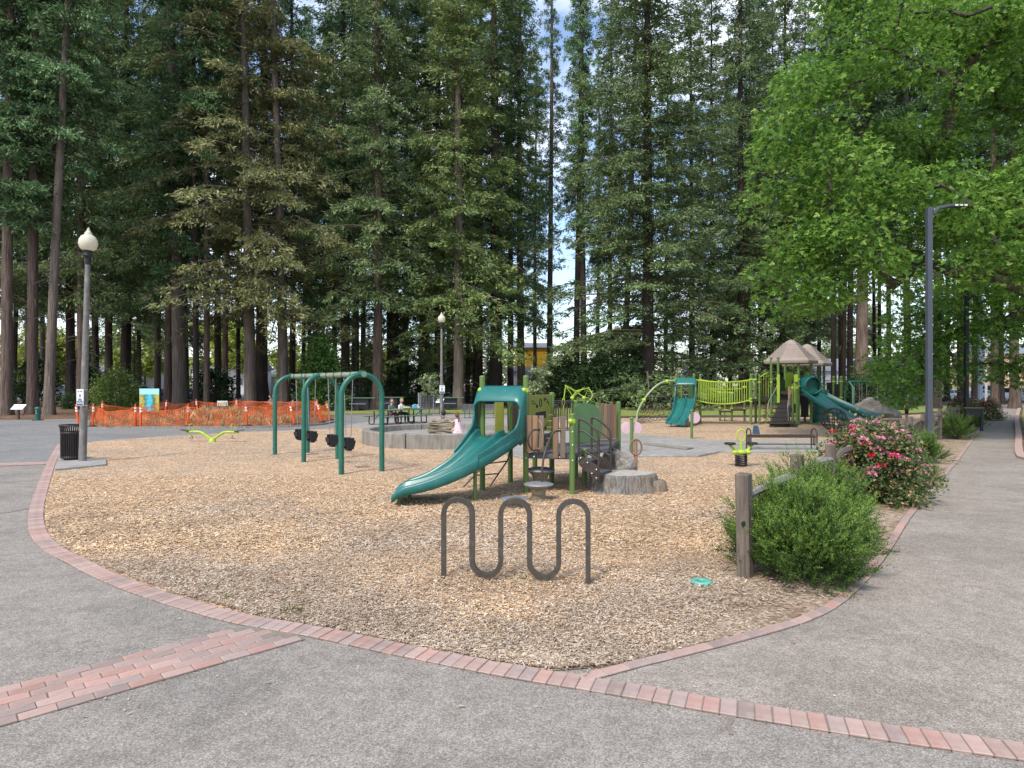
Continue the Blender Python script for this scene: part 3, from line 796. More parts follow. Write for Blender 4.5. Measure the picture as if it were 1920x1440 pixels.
def prof(rb, rt, p=1.0): return lambda f: (rb * (1 - f) ** p + rt * (1 - f) ** .3) * 1.12
H0 = 60.0
CROWN = {
    'a': conifer_crown('crown', 1, H0, 10, prof(2.2, 2.2), 235, 65, .10, .42, .38, .30, M['needle']),
    'b': conifer_crown('crown', 2, H0, 14, prof(2.4, 2.2), 207, 65, .05, .36, .38, .30, M['needle']),
    'c': conifer_crown('crown', 3, H0, 18, prof(2.0, 2.0), 187, 62, .12, .40, .38, .30, M['needle']),
    'd': conifer_crown('crown', 4, H0, 9, prof(3.0, 2.4), 243, 62, .02, .34, .38, .30, M['needle_blue']),
    'e': conifer_crown('crown', 5, H0, 23, prof(1.8, 2.0), 160, 62, .15, .40, .37, .30, M['needle']),
    'f': conifer_crown('crown', 6, H0, 12, prof(2.6, 2.2), 217, 60, .0, .40, .38, .30, M['needle_blue']),
    'olive': conifer_crown('crown', 7, H0, 8.5, prof(4.6, 2.6, .8), 143, 75, .10, .52, .40, .27, M['needle_olive'], hang=.5, side=.16),
    'big': conifer_crown('crown', 8, H0, 1.2, prof(5.9, 2.2, .9), 287, 67, .12, .42, .38, .30, M['needle_blue']),
    'yellow': conifer_crown('crown', 9, H0, 6.5, prof(2.6, 2.2), 243, 75, .06, .55, .37, .30, M['needle_yellow'], hang=.6),
    'low': conifer_crown('crown', 10, H0, 4.5, prof(2.8, 2.2), 261, 65, .04, .42, .38, .30, M['needle_blue']),
}
def trunk_mesh(H, r0, seed, mat, bend=0.0):
    r = np.random.default_rng(seed)
    n, k = 14, 16
    ph = r.uniform(0, 6.28, 5)
    V = []
    for i in range(k):
        z = H * (i / (k - 1)) ** 1.6
        rad = r0 * ((1 - z / H) ** .8 * .97 + .03) * (1 + .42 * math.exp(-z / (r0 * 1.6)))
        cx, cy = bend * math.sin(z / H * 5 + ph[3]), bend * math.sin(z / H * 4 + ph[4])
        for j in range(n):
            t = 2 * PI * j / n
            w = 1 + .05 * math.sin(3 * t + ph[0]) + .05 * math.sin(5 * t + ph[1] + z * .2) + .16 * math.exp(-z / .8) * math.sin(4 * t + ph[2]) + r.normal(0, .018)
            V.append((cx + rad * w * math.cos(t), cy + rad * w * math.sin(t), z - (.1 if i == 0 else 0)))
    Q = [(i * n + j, i * n + (j + 1) % n, (i + 1) * n + (j + 1) % n, (i + 1) * n + j) for i in range(k - 1) for j in range(n)]
    return quads_mesh('trunk', np.array(V), np.array(Q), mat, smooth=True)

# (u at the foot, v at the foot, trunk width in px at breast height, tone, crown, lean px per 300 px, crown width factor)
FIRS = [
    (10, 778, 19, 'm', 'b', 5, 1.0), (28, 757, 9, 'd', 'c', 4, 1), (47, 752, 11, 'd', 'a', 8, 1), (60, 777, 19, 'm', 'b', 5, 1.0), (94, 778, 17, 'p', 'c', 13, .9), (128, 762, 16, 'd', 'a', 2, 1),
    (151, 766, 16, 'm', 'd', 4, 1), (178, 752, 13, 'd', 'f', 0, 1), (207, 756, 14, 'd', 'a', 0, 1), (233, 756, 18, 'd', 'd', 2, 1), (298, 752, 12, 'm', 'b', 2, 1), (317, 765, 15, 'm', 'f', 0, 1),
    (338, 766, 24, 'p', 'a', -8, 1), (365, 768, 11, 'd', 'c', 0, 1), (386, 768, 11, 'm', 'e', 0, 1), (411, 754, 13, 'd', 'b', 0, 1), (424, 756, 11, 'm', 'c', 4, 1), (466, 768, 21, 'p', 'olive', -3, 1.05),
    (493, 759, 22, 'd', 'f', 0, 1), (529, 767, 19, 'p', 'olive', -6, .95), (547, 757, 12, 'd', 'c', 0, 1), (568, 748, 8, 'd', 'e', 2, 1), (580, 746, 8, 'd', 'b', 0, 1), (645, 762, 17, 'd', 'a', 0, 1),
    (663, 748, 8, 'd', 'e', 1, 1), (671, 750, 7, 'd', 'c', 2, 1), (681, 750, 10, 'd', 'b', 2, 1), (707, 767, 18, 'm', 'd', 0, 1), (736, 758, 25, 'd', 'low', 0, 1), (763, 756, 11, 'm', 'c', 0, 1),
    (794, 756, 21, 'm', 'd', 2, 1), (822, 757, 20, 'd', 'f', 0, 1), (857, 766, 20, 'p', 'yellow', 2, 1.15), (877, 755, 9, 'd', 'e', 0, 1), (899, 756, 17, 'd', 'b', 0, 1), (928, 759, 25, 'd', 'd', 0, 1.1),
    (955, 752, 12, 'm', 'a', 2, 1), (976, 757, 15, 'm', 'c', 0, .9), (1033, 752, 12, 'm', 'e', 0, .55), (1082, 756, 13, 'd', 'e', 2, .6), (1093, 757, 13, 'd', 'c', 0, .7), (1145, 752, 10, 'm', 'c', 0, .7),
    (1171, 755, 13, 'd', 'f', 8, 1), (1212, 763, 24, 'd', 'big', 2, 1.12), (1296, 750, 12, 'd', 'd', 0, 1), (1335, 752, 12, 'd', 'low', 0, 1), (1391, 758, 16, 'd', 'low', 0, 1.05), (1405, 749, 8, 'd', 'c', 0, 1),
    (1424, 748, 9, 'd', 'b', 0, 1), (1470, 755, 13, 'd', 'low', 0, 1), (1561, 758, 10, 'd', 'e', 0, .9), (1573, 752, 7, 'd', 'e', 0, .8), (1582, 757, 9, 'd', 'e', 1, .8), (1597, 759, 11, 'd', 'c', 0, .9),
    (1617, 763, 22, 'm', 'b', 0, 1), (1638, 750, 7, 'd', 'e', 0, 1), (1648, 752, 7, 'd', 'c', 0, 1), (1668, 756, 9, 'd', 'b', 0, 1), (1703, 765, 13, 'd', 'c', 0, 1), (1757, 766, 15, 'd', 'b', 0, 1),
    (1776, 752, 9, 'd', 'c', 0, 1), (1801, 760, 12, 'd', 'e', 0, 1), (1834, 761, 14, 'd', 'c', 0, 1), (1861, 765, 13, 'm', 'e', 0, 1), (1874, 758, 13, 'd', 'b', 0, 1), (1903, 766, 16, 'm', 'e', 0, 1),
    # thinner ones farther back, seen between the others
    (80, 747, 9, 'd', 'b', 0, 1), (262, 746, 8, 'd', 'd', 0, 1), (350, 748, 8, 'd', 'd', 0, 1), (446, 747, 8, 'd', 'a', 0, 1), (606, 746, 8, 'd', 'f', 0, 1), (628, 748, 9, 'd', 'd', 0, 1), (840, 747, 9, 'd', 'a', 0, 1),
    (1004, 746, 8, 'd', 'f', 0, .6), (1122, 745, 8, 'd', 'c', 0, .5), (1250, 747, 9, 'd', 'b', 0, 1), (1370, 746, 8, 'd', 'a', 0, 1), (1448, 747, 8, 'd', 'd', 0, 1), (1510, 749, 9, 'd', 'd', 0, 1), (1535, 747, 8, 'd', 'a', 0, 1),
    (-30, 765, 18, 'm', 'd', 4, 1), (-75, 760, 18, 'd', 'a', 0, 1), (1950, 762, 15, 'd', 'b', 0, 1), (1990, 758, 15, 'd', 'd', 0, 1),
]
MARKS = [(-999, 140, 'at the far corner before the globe lamp'), (140, 250, 'between the globe lamp and the picture board'), (250, 400, 'behind the picture board and orange netting'),
         (400, 512, 'beside the pale green notice board'), (512, 720, 'behind the green toddler swing arches'), (720, 850, 'behind the picnic table'), (850, 1010, 'behind the long grey bench'),
         (1010, 1190, 'behind the planked play deck'), (1190, 1440, 'behind the sagging lime bridge'), (1440, 1545, 'behind the roofed play tower'), (1545, 1720, 'behind the big pale boulder'), (1720, 2500, 'beyond the far end of the walkway')]
ORD = ['first', 'second', 'third', 'fourth', 'fifth', 'sixth', 'seventh', 'eighth', 'ninth', 'tenth', 'eleventh', 'twelfth']
TONE = {'p': ('pale', 'bark_pale'), 'm': ('brown', 'bark'), 'd': ('dark', 'bark_dark')}
seen_in = {}
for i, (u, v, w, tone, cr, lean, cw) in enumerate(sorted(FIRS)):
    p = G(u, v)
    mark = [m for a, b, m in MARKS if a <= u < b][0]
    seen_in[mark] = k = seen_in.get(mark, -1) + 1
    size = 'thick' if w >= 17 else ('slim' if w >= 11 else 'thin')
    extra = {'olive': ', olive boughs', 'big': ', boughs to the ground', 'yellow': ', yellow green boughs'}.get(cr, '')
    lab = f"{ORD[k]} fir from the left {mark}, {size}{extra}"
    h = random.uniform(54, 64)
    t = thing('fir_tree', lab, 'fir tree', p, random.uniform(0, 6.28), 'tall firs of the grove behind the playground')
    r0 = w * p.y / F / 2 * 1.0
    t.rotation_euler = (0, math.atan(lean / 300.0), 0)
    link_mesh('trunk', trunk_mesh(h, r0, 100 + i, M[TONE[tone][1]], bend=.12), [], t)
    c = bpy.data.objects.new('crown', CROWN[cr]); COL.objects.link(c); c.parent = t
    c.rotation_euler = (0, 0, random.uniform(0, 6.28) if cr not in ('big',) else 0.4)
    s = cw * random.uniform(.92, 1.08); c.scale = (s, s, h / H0)

# ------------------------------------------------------------------ broad-leaved trees
def grow_tree(name, label, base, trunk_r, trunk_top, clusters, mat, leaf_n, leaf_L, seed, spread=.75, flat=.5, group=None, up=0.75):
    """a tree whose limbs reach from the trunk to every leaf cluster"""
    r = np.random.default_rng(seed)
    base = Vector(base)
    t = thing(name, label, 'tree', base, 0, group)
    nodes = [(Vector((0, 0, z)), -1 if i == 0 else i - 1) for i, z in enumerate(np.linspace(0, trunk_top, 8))]
    cl = [Vector(c) - base for c in clusters]
    cl.sort(key=lambda c: (c - nodes[-1][0]).length)
    ends = []
    for c in cl:
        best, bi = 1e9, 0
        for i, (q, _) in enumerate(nodes):
            if i < 4: continue
            d = (q - c).length + (0.28 * (q - Vector((0, 0, trunk_top))).length) + max(0, q.z - c.z - .4) * .5
            if d < best: best, bi = d, i
        a = nodes[bi][0]
        n = max(2, int((c - a).length / .7))
        prev = bi
        bow = (c - a).length * .12
        for k in range(1, n + 1):
            s = k / n
            q = a.lerp(c, s) + Vector((r.normal(0, .06), r.normal(0, .06), bow * math.sin(PI * s) * .8 + r.normal(0, .04)))
            nodes.append((q, prev)); prev = len(nodes) - 1
        ends.append(prev)
    load = [0.0] * len(nodes)
    for e in ends: load[e] += 1
    for i in range(len(nodes) - 1, 0, -1): load[nodes[i][1]] += load[i]
    tot = max(load[0], 1)
    rad = [max(.012, trunk_r * (l / tot) ** .47) for l in load]
    mb = MB()
    for i in range(1, len(nodes)):
        pa = nodes[i][1]
        if (nodes[i][0] - nodes[pa][0]).length < 1e-4: continue
        big = rad[pa] > .06
        mb.tube([nodes[pa][0], nodes[i][0]], [rad[pa] if i < 8 else min(rad[pa], rad[i] * 1.25), rad[i]], n=9 if big else 4, cap=False)
    tr = mb.build('trunk', M['oak_bark'], t)
    P, D, Nn, L = [], [], [], []
    for c in cl:
        k = int(leaf_n * r.uniform(.6, 1.35)); sp = spread * r.uniform(.75, 1.25)
        q = r.normal(0, 1, (k, 3)); q /= np.maximum(1, np.linalg.norm(q, axis=1, keepdims=True) / 1.5)
        off = q * np.array([sp, sp, sp * flat])
        P.append(np.array(c) + off)
        d = off / sp * np.array([1, 1, .4]) + r.normal(0, .55, (k, 3)); d[:, 2] -= .35
        D.append(d)
        nn = r.normal(0, .5, (k, 3)); nn[:, 2] += up; Nn.append(nn)
        L.append(r.uniform(.7, 1.25, k) * leaf_L)
    V, Q = lobed(np.concatenate(P), np.concatenate(D), np.concatenate(Nn), np.concatenate(L), np.concatenate(L) * 1.0)
    me = quads_mesh('crown', V, Q, mat)
    link_mesh('crown', me, [], t)
    return t

def in_poly(u, v, poly):
    c = False; j = len(poly) - 1
    for i in range(len(poly)):
        (x1, y1), (x2, y2) = poly[i], poly[j]
        if (y1 > v) != (y2 > v) and u < (x2 - x1) * (v - y1) / (y2 - y1) + x1: c = not c
        j = i
    return c
r_ = random.Random(21)
oak_poly = [(1560, -140), (1548, 60), (1512, 135), (1490, 180), (1462, 200), (1450, 300), (1400, 340), (1372, 395), (1400, 420), (1440, 410), (1440, 470), (1425, 545), (1470, 580), (1530, 570), (1600, 560), (1660, 590), (1720, 560), (1800, 520), (1960, 560), (2150, 500), (2250, 200), (2200, -140)]
cl = []
while len(cl) < 225:
    u, v = r_.uniform(1370, 2250), r_.uniform(-140, 590)
    if in_poly(u, v, oak_poly):
        # a broad dome around a trunk just outside the frame
        k = (u - 1370) / 880
        cl.append(A(u, v, r_.uniform(21.0, 25.0) + 4.0 * math.sin(PI * min(1, k)) * r_.uniform(-.4, 1)))
grow_tree('oak_tree', 'broad bright green oak reaching over the playground beside the walkway', (22.5, 24.5, 0), .42, 6.5, cl, M['oak_leaf'], 320, .185, 31, spread=.78, flat=.55, group='leafy oaks along the walkway')
low_poly = [(1668, 655), (1690, 560), (1760, 500), (1840, 440), (2050, 400), (2200, 500), (2150, 690), (1960, 720), (1880, 690), (1800, 705), (1740, 700), (1730, 745), (1690, 752), (1665, 722), (1652, 700), (1658, 680), (1690, 668)]
cl = []
while len(cl) < 112:
    u, v = r_.uniform(1610, 2200), r_.uniform(400, 755)
    if in_poly(u, v, low_poly): cl.append(A(u, v, r_.uniform(29.0, 35.0)))
grow_tree('oak_tree', 'darker oak with low boughs hanging behind the dark street lamps', (30.0, 33, 0), .40, 5.5, cl, M['oak_leaf'], 250, .195, 32, spread=.8, flat=.6, group='leafy oaks along the walkway')

def round_tree(seed, h, rad, zc, n, leaf, mat):
    r = random.Random(seed)
    cl = []
    for _ in range(n):
        a, b, c = r.gauss(0, 1), r.gauss(0, 1), r.gauss(0, 1); l = math.sqrt(a * a + b * b + c * c)
        s = r.uniform(.55, 1) / l
        cl.append(Vector((a * s * rad, b * s * rad, zc + c * s * (h - zc))))
    return cl
def far_tree(u, v, h, rad, mat, label, seed, name='street_tree', leafn=120, L=.72):
    Yf = {743: 132, 744: 128, 742: 136}.get(v, F * CAMH / (v - 720)); p = Vector(((u - 960) * Yf / F, Yf, 0)); h *= 1.25; rad *= 1.2
    cl = [c + p for c in round_tree(seed, h, rad, h * .58, 42, L, mat)]
    cl = [c for c in cl if c.z > h * .16]
    return grow_tree(name, label, p, .22, h * .35, cl, mat, leafn, L, seed, spread=1.0, flat=.8, group='leafy street trees beyond the grove')
far_tree(38, 743, 12.5, 5.0, M['maple_leaf'], 'yellow green street tree showing between the two thickest corner firs', 1)
far_tree(98, 744, 11.0, 4.5, M['maple_leaf'], 'yellow green street tree behind the pale leaning fir', 2)
far_tree(272, 744, 12.0, 5.5, M['maple_leaf'], 'yellow green street tree above the painted picture board', 3)
far_tree(404, 743, 13.0, 5.2, M['maple_leaf'], 'yellow green street tree above the pale green notice', 4)
far_tree(446, 744, 11.0, 4.0, M['maple_leaf'], 'yellow green street tree just behind the olive draped fir', 5)
far_tree(560, 744, 8.0, 4.0, M['maple_leaf'], 'low yellow green street tree seen over the toddler swings', 6)
far_tree(150, 742, 10.0, 4.2, M['shrub_leaf'], 'mid green street tree behind the globe lamp', 7)
far_tree(1020, 742, 4.2, 5.0, M['shrub_leaf'], 'low bright green tree under the yellow gable', 8)
far_tree(842, 743, 9.0, 4.6, M['shrub_leaf'], 'mid green street tree in shade behind the rear globe lamp', 9)
far_tree(700, 742, 8.0, 4.6, M['maple_leaf'], 'yellow green street tree behind the parked cars by the swings', 10)
far_tree(1600, 736, 20.0, 7.0, M['sap_leaf'], 'pale green tree beyond the grey roofed building', 11)
far_tree(1545, 737, 16.0, 5.0, M['sap_leaf'], 'pale green tree beside the play tower roofs', 12)
far_tree(1165, 740, 11.0, 4.0, M['sap_leaf'], 'pale green tree between the slim firs of the clearing', 13)

# far belt of trees closing the view beyond the car park
r = np.random.default_rng(77)
k = 620
cx = r.uniform(-135, 150, k); ch = r.uniform(.15, 1, k) * (9.5 + 3.5 * np.sin(cx * .11) + 2.5 * np.sin(cx * .37 + 1))
i = r.integers(0, k, 30000)
P = np.stack([cx[i], 158 + r.normal(0, 3, 30000), ch[i]], 1) + r.normal(0, .9, (30000, 3)); P[:, 2] = np.maximum(P[:, 2], .2)
D = r.normal(0, 1, (30000, 3)); Nn = r.normal(0, .7, (30000, 3)) + np.array([0, -.4, .6])
V, Q = blades(P, D, Nn, r.uniform(.6, 1.2, 30000), r.uniform(.3, .6, 30000))
tag(link_mesh('treeline', quads_mesh('treeline', V, Q, M['shrub_leaf']), []), 'far green belt of trees beyond the parked cars', kind='stuff')

# young shade firs between the big trunks
YOUNG = [(166, 70, 9, 'behind the globe lamp'), (252, 74, 8, 'above the picture board'), (372, 76, 9, 'between the trunks past the picture board'), (590, 74, 11, 'beside the bright cedar'), (652, 78, 13, 'over the dark green table'), (690, 72, 9, 'behind the nearest swing arch'),
         (752, 74, 13, 'over the seated women'), (805, 80, 12, 'above the caged sapling'), (848, 76, 11, 'right of the farther globe lamp'), (888, 74, 14, 'over the long grey bench'), (915, 82, 12, 'behind the hooded slide'),
         (1118, 78, 9, 'over the dark laurel mound'), (1262, 76, 12, 'behind the double slide'), (1318, 82, 11, 'over the white house'), (1438, 76, 14, 'beside the play tower roofs'), (1500, 80, 12, 'behind the play tower roofs'), (1660, 78, 8, 'behind the boulder shrub'), (1730, 80, 9, 'behind the slate lamp')]
for i, (u, Y, h, where) in enumerate(YOUNG):
    t = thing('young_fir', 'low shady young fir ' + where, 'fir tree', ((u - 960) * Y / F, Y, 0), random.uniform(0, 6), 'young shade firs in the grove')
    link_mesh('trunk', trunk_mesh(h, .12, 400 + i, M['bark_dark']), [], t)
    c = bpy.data.objects.new('crown', CROWN['big' if i % 2 else 'low']); COL.objects.link(c); c.parent = t
    s = h / H0; c.scale = (s * 1.5, s * 1.5, s)
# ------------------------------------------------------------------ bike rack
def bike_rack():
    a, b = Vector((-.728, 6.83, 0)), Vector((.795, 6.69, 0))
    d = (b - a).normalized(); s = (b - a).length / 5
    top, bot, rr = .872 - s / 2, .072 + s / 2, s / 2
    pts = [(0, -.05), (0, top)]
    for k in range(5):
        cx = s * (k + .5); upw = k % 2 == 0
        cz = top if upw else bot
        for i in range(0, 15):
            t = PI * i / 14
            pts.append((cx - rr * math.cos(t), cz + (rr if upw else -rr) * math.sin(t)))
    pts += [(5 * s, top), (5 * s, -.05)]
    m = MB(); m.tube([a + d * x + Vector((0, 0, z)) for x, z in pts], .0265, n=4, sq=True, smooth=False)
    o = m.build('bike_rack', M['rack'], origin=a, bevel=.004); o.location = a
    tag(o, 'dark brown wave shaped bike rack of three humps standing in the wood chips', 'bike rack')
bike_rack()

# ------------------------------------------------------------------ small play deck
DK = Vector((.8, 13.2, 0))
deck = thing('play_deck', 'low play deck with brown planks, olive panel and short wide teal slide', 'play structure', DK)
def part(m, name, mat, bevel=0.0, parent=None, seg=1, lab=None):
    o = m.build(name, M[mat] if isinstance(mat, str) else mat, parent or deck, DK, bevel, seg)
    if lab: o['label'] = lab
    return o
PST = {'p8': (-.583, 12.6, 2.24), 'p1': (.267, 12.32, 2.24), 'p2': (1.14, 12.1, 1.52), 'p3': (.84, 13.5, 1.9), 'p4': (.515, 14.4, 1.72), 'p5': (1.4, 14.08, 1.72), 'p6': (2.54, 15.27, 1.66), 'p7': (1.98, 14.8, 1.64), 'p9': (-.036, 13.57, 1.95), 'p10': (1.5, 13.2, .75)}
for k, (x, y, h) in PST.items():
    m = MB(); m.tube([(x, y, -.05), (x, y, h)], .056, n=14)
    m.tube([(x, y, h), (x, y, h + .02), (x, y, h + .028)], [.058, .05, .02], n=14)
    part(m, 'post', 'lime_post')
for (x, y, z) in ((-.583, 12.6, 1.98), (.267, 12.32, 1.98), (1.14, 12.1, 1.4), (.267, 12.32, 1.38)):
    m = MB(); m.ball((x - .04, y - .05, z), .052, 10); m.tube([(x, y, z - .04), (x, y, z + .04)], .064, n=12)
    part(m, 'clamp', 'lime')
def platform(pts, z, n='platform'):
    m = MB(); m.prism([(x, y, z - .09) for x, y in pts], (0, 0, .09)); return part(m, n, 'deck', .008)
def P2(k): return PST[k][:2]
platform([P2('p8'), P2('p1'), P2('p3'), P2('p9')], 1.07)
platform([P2('p1'), P2('p2'), P2('p10'), P2('p3')], .76)
platform([P2('p10'), (2.0, 13.3), P2('p6'), P2('p7'), P2('p4'), P2('p3')], .77)
m = MB(); m.bar((.267, 12.3, .93), (.84, 13.5, .93), .03, .2); m.bar((-.58, 12.6, .93), (-.036, 13.57, .93), .03, .2); m.bar((1.2, 13.4, .62), (2.5, 15.2, .62), .03, .16)
part(m, 'riser', 'brown_metal')
# olive panel with cut-outs
def slab_between(a, b, z0, z1, th=.022, inset=.06):
    a, b = Vector((*a, 0)), Vector((*b, 0)); d = (b - a).normalized()
    a = a + d * inset; b = b - d * inset; n = Vector((-d.y, d.x, 0)) * th
    m = MB(); m.prism([a - n / 2 + Vector((0, 0, z0)), b - n / 2 + Vector((0, 0, z0)), b - n / 2 + Vector((0, 0, z1)), a - n / 2 + Vector((0, 0, z1))], n)
    return m, a, d, n
m, a, d, n = slab_between(P2('p1'), P2('p3'), 1.13, 1.88)
op = part(m, 'olive_panel', 'olive_panel', .006)
front = Vector((d.y, -d.x, 0)) * .0135
ln = 1.19
def onp(s, z): return a + d * s + front + Vector((0, 0, z))
m = MB(); m.prism([onp(.38, 1.42), onp(.9, 1.40), onp(.9, 1.55), onp(.38, 1.53)], front * .12); part(m, 'mesh_window', 'black', parent=op)
for (s, z, r) in ((.62, 1.72, .075), (.66, 1.24, .06)):
    m = MB(); m.tube([onp(s + r * .7 * math.cos(t), z + r * math.sin(t)) for t in np.linspace(0, 2 * PI, 17)[:-1]], .011, n=5, closed=True); part(m, 'ring_cutout', 'black', parent=op)
for (s, z) in ((.42, 1.66), (.82, 1.79), (.84, 1.2)): m = MB(); m.ball(onp(s, z), .036, 8, (1, .5, 1)); part(m, 'flower_cutout', 'black', parent=op)
for (s0, z0, s1, z1) in ((.15, 1.76, .40, 1.68), (.17, 1.70, .3, 1.71), (.84, 1.78, 1.05, 1.70), (.9, 1.72, 1.07, 1.66), (.86, 1.2, 1.06, 1.27), (1.0, 1.2, 1.05, 1.23)):
    m = MB(); m.tube([onp(s0, z0), onp((s0 + s1) / 2, max(z0, z1) + .012), onp(s1, z1)], .007, n=4); part(m, 'stem_cutout', 'black', parent=op)
# barrier of thin bars at the back and green half round panel
m = MB()
a, b = Vector((.84, 13.5, 0)), Vector((1.4, 14.08, 0))
m2, a2, d2, n2 = slab_between(P2('p10'), P2('p5'), .82, 1.66)
pts = [(0.06, .95), (.1, .86), (.6, .86), (.68, .95), (.68, 1.4), (.62, 1.58), (.5, 1.68), (.2, 1.7), (.08, 1.62), (.06, 1.5)]
g = MB(); A0 = Vector((1.24, 13.45, 0)); dd = Vector((.97, .24, 0)).normalized()
g.prism([A0 + dd * s + Vector((0, 0, z)) for s, z in pts], Vector((-dd.y, dd.x, 0)) * .02)
part(g, 'green_panel', 'green_panel', .005)
g = MB(); g.tube([A0 + dd * s + Vector((0, -.02, z)) for s, z in ((.5, .9), (.72, .95), (.73, 1.45), (.6, 1.68), (.4, 1.76), (.2, 1.74))], .012, n=6)
part(g, 'handrail', 'lime_post')
def bars(p, q, z0, z1, n, mat='brown_metal', name='barrier', r=.008):
    g = MB(); p, q = Vector((*p, 0)), Vector((*q, 0))
    for z in (z0, z1): g.tube([p + Vector((0, 0, z)), q + Vector((0, 0, z))], .014, n=6)
    for i in range(n):
        c = p.lerp(q, (i + .5) / n); g.tube([c + Vector((0, 0, z0)), c + Vector((0, 0, z1))], r, n=5)
    return part(g, name, mat)
bars(P2('p4'), (1.4, 14.5), 1.1, 1.72, 14)
bars((.9, 13.6), P2('p5'), 1.1, 1.7, 9)
# small wheel on the olive panel's post
g = MB(); c = Vector((.93, 13.44, 1.5)); g.tube([c + Vector((.05 * math.cos(t), -.02, .17 * math.sin(t))) for t in np.linspace(0, 2 * PI, 19)[:-1]], .014, n=6, closed=True)
g.tube([c + Vector((0, -.02, -.17)), c + Vector((0, -.02, .17))], .009, n=5); part(g, 'hand_wheel', 'brown_metal')
# plank fences
def planks(p, q, z0, z1s, w, mats, gap=.02, th=.03):
    p, q = Vector((*p, 0)), Vector((*q, 0)); d = (q - p).normalized()
    s = .06; i = 0
    while s + w < (q - p).length:
        g = MB(); c = p + d * (s + w / 2); z1 = z1s[i % len(z1s)]
        g.box((c.x, c.y - .03, (z0 + z1) / 2), (w, th, z1 - z0), math.atan2(d.y, d.x))
        part(g, 'plank', mats[i % len(mats)], .006); s += w + gap; i += 1
planks((1.92, 14.68), (2.5, 15.18), .82, [1.6, 1.66, 1.64, 1.63, 1.68, 1.62], .098, ['plank', 'plank_grey', 'plank', 'plank_grey', 'plank', 'plank'], .012)
g = MB(); g.bar((1.9, 14.62, .78), (2.52, 15.14, .78), .05, .06); part(g, 'ledge', 'plank_grey')
planks((.22, 12.26), (.62, 12.17), .80, [1.5, 1.5, 1.5], .10, ['plank', 'plank', 'plank_grey'], .018)
planks((.72, 12.14), (1.1, 12.06), .70, [1.47, 1.49], .098, ['plank', 'plank_grey'], .035)
planks((-.05, 13.6), (.5, 14.4), 1.1, [1.9], .10, ['plank', 'plank_grey'], .02)
g = MB()
for s in (.2, .29, .42, .5, .62, .73): g.tube([(.62 + s * .1, 12.16, .78 + s), (.7 + .1 * s, 12.14, .78 + s)], .008, n=5)
part(g, 'rung', 'plank')
# wooden curl beside the second plank, loops and hand rails
def rail(pts, r, name, mat, n=8):
    g = MB(); g.tube(catmull(pts, .05), r, n=n); return part(g, name, mat)
rail([(.5, 12.2, 1.42), (.55, 12.1, 1.36), (.58, 12.06, 1.2), (.58, 12.06, 1.0), (.55, 12.1, .86), (.5, 12.2, .82)], .014, 'handhold', 'plank')
rail([(.52, 12.15, 1.24), (.38, 12.0, 1.22), (.31, 11.95, 1.1), (.31, 11.95, .98), (.38, 12.0, .86), (.52, 12.15, .85)], .017, 'handhold', 'brown_metal')
rail([(.94, 12.1, 1.22), (.78, 11.9, 1.2), (.66, 11.72, 1.02), (.57, 11.55, .76), (.54, 11.5, .4), (.54, 11.48, -.03)], .019, 'hooped_handrail', 'brown_metal')
# stair box with its two tubular rails
s0, s1 = Vector((1.27, 12.15, 0)), Vector((1.62, 11.98, 0)); wv = Vector((.32, .62, 0))
for off in (Vector((0, 0, 0)), wv):
    g = MB(); q0, q1 = s0 + off, s1 + off; t = (q1 - q0).normalized()
    g.prism([q0 + Vector((0, 0, .76)), q1 + Vector((0, 0, .56)), q1 + Vector((0, 0, .26)), q1 - t * .12 + Vector((0, 0, .34)), q0 + Vector((0, 0, .56))], Vector((-t.y, t.x, 0)) * .02)
    part(g, 'stringer', 'brown_metal', .004)
for (f, z) in ((.3, .62), (1.0, .42)):
    g = MB(); c = s0.lerp(s1, f); dd = (s1 - s0).normalized() * .22
    g.prism([c + Vector((0, 0, z - .03)), c + wv + Vector((0, 0, z - .03)), c + wv - dd + Vector((0, 0, z - .03)), c - dd + Vector((0, 0, z - .03))], (0, 0, .03)); part(g, 'tread', 'deck', .004)
    g = MB(); g.prism([c + Vector((0, 0, z - .17)), c + wv + Vector((0, 0, z - .17)), c + wv + Vector((0, 0, z - .03)), c + Vector((0, 0, z - .03))], -dd * .08); part(g, 'stair_riser', 'brown_metal')
for off in (Vector((0, 0, 0)), wv):
    q0, q1 = s0 + off, s1 + off
    g = MB(); g.tube(catmull([q0 + Vector((0, 0, 1.42)), q0.lerp(q1, .25) + Vector((0, 0, 1.42)), q0.lerp(q1, .9) + Vector((0, 0, 1.22)), q1 + Vector((0, 0, 1.1)), q1 + Vector((0, 0, .9)), q1 + Vector((0, 0, .3))], .05), .024, n=8)
    g.tube([q0 + Vector((0, 0, 1.22)), q0.lerp(q1, .3) + Vector((0, 0, 1.2)), q1 + Vector((0, 0, 1.0))], .019, n=8)
    g.tube([q0 + Vector((0, 0, .8)), q0 + Vector((0, 0, 1.43))], .022, n=8)
    g.tube([q0 + Vector((0, 0, .9)), q1 + Vector((0, 0, .68))], .019, n=8)
    part(g, 'stair_rail', 'brown_metal')
g = MB(); g.tube([(1.62, 13.05, -.02), (1.62, 13.05, .42)], .03, n=8); g.lathe([(.02, .3), (.15, .36), (.15, .41), (.02, .44)], (1.62, 13.05, 0), 12); part(g, 'pod_leg', 'lime_post')

for (x, y, z) in ((1.3, 12.12, .70), (1.42, 12.06, .62), (1.5, 12.02, .42), (1.58, 11.98, .5), (1.58, 11.98, .34), (.42, 12.2, .715), (.9, 12.1, .715), (1.14, 12.04, .95), (1.14, 12.04, 1.2), (.267, 12.26, 1.5), (.267, 12.26, .68), (1.14, 12.04, .66)):
    g = MB(); g.ball((x, y, z), .014, 6); part(g, 'bolt', 'white')
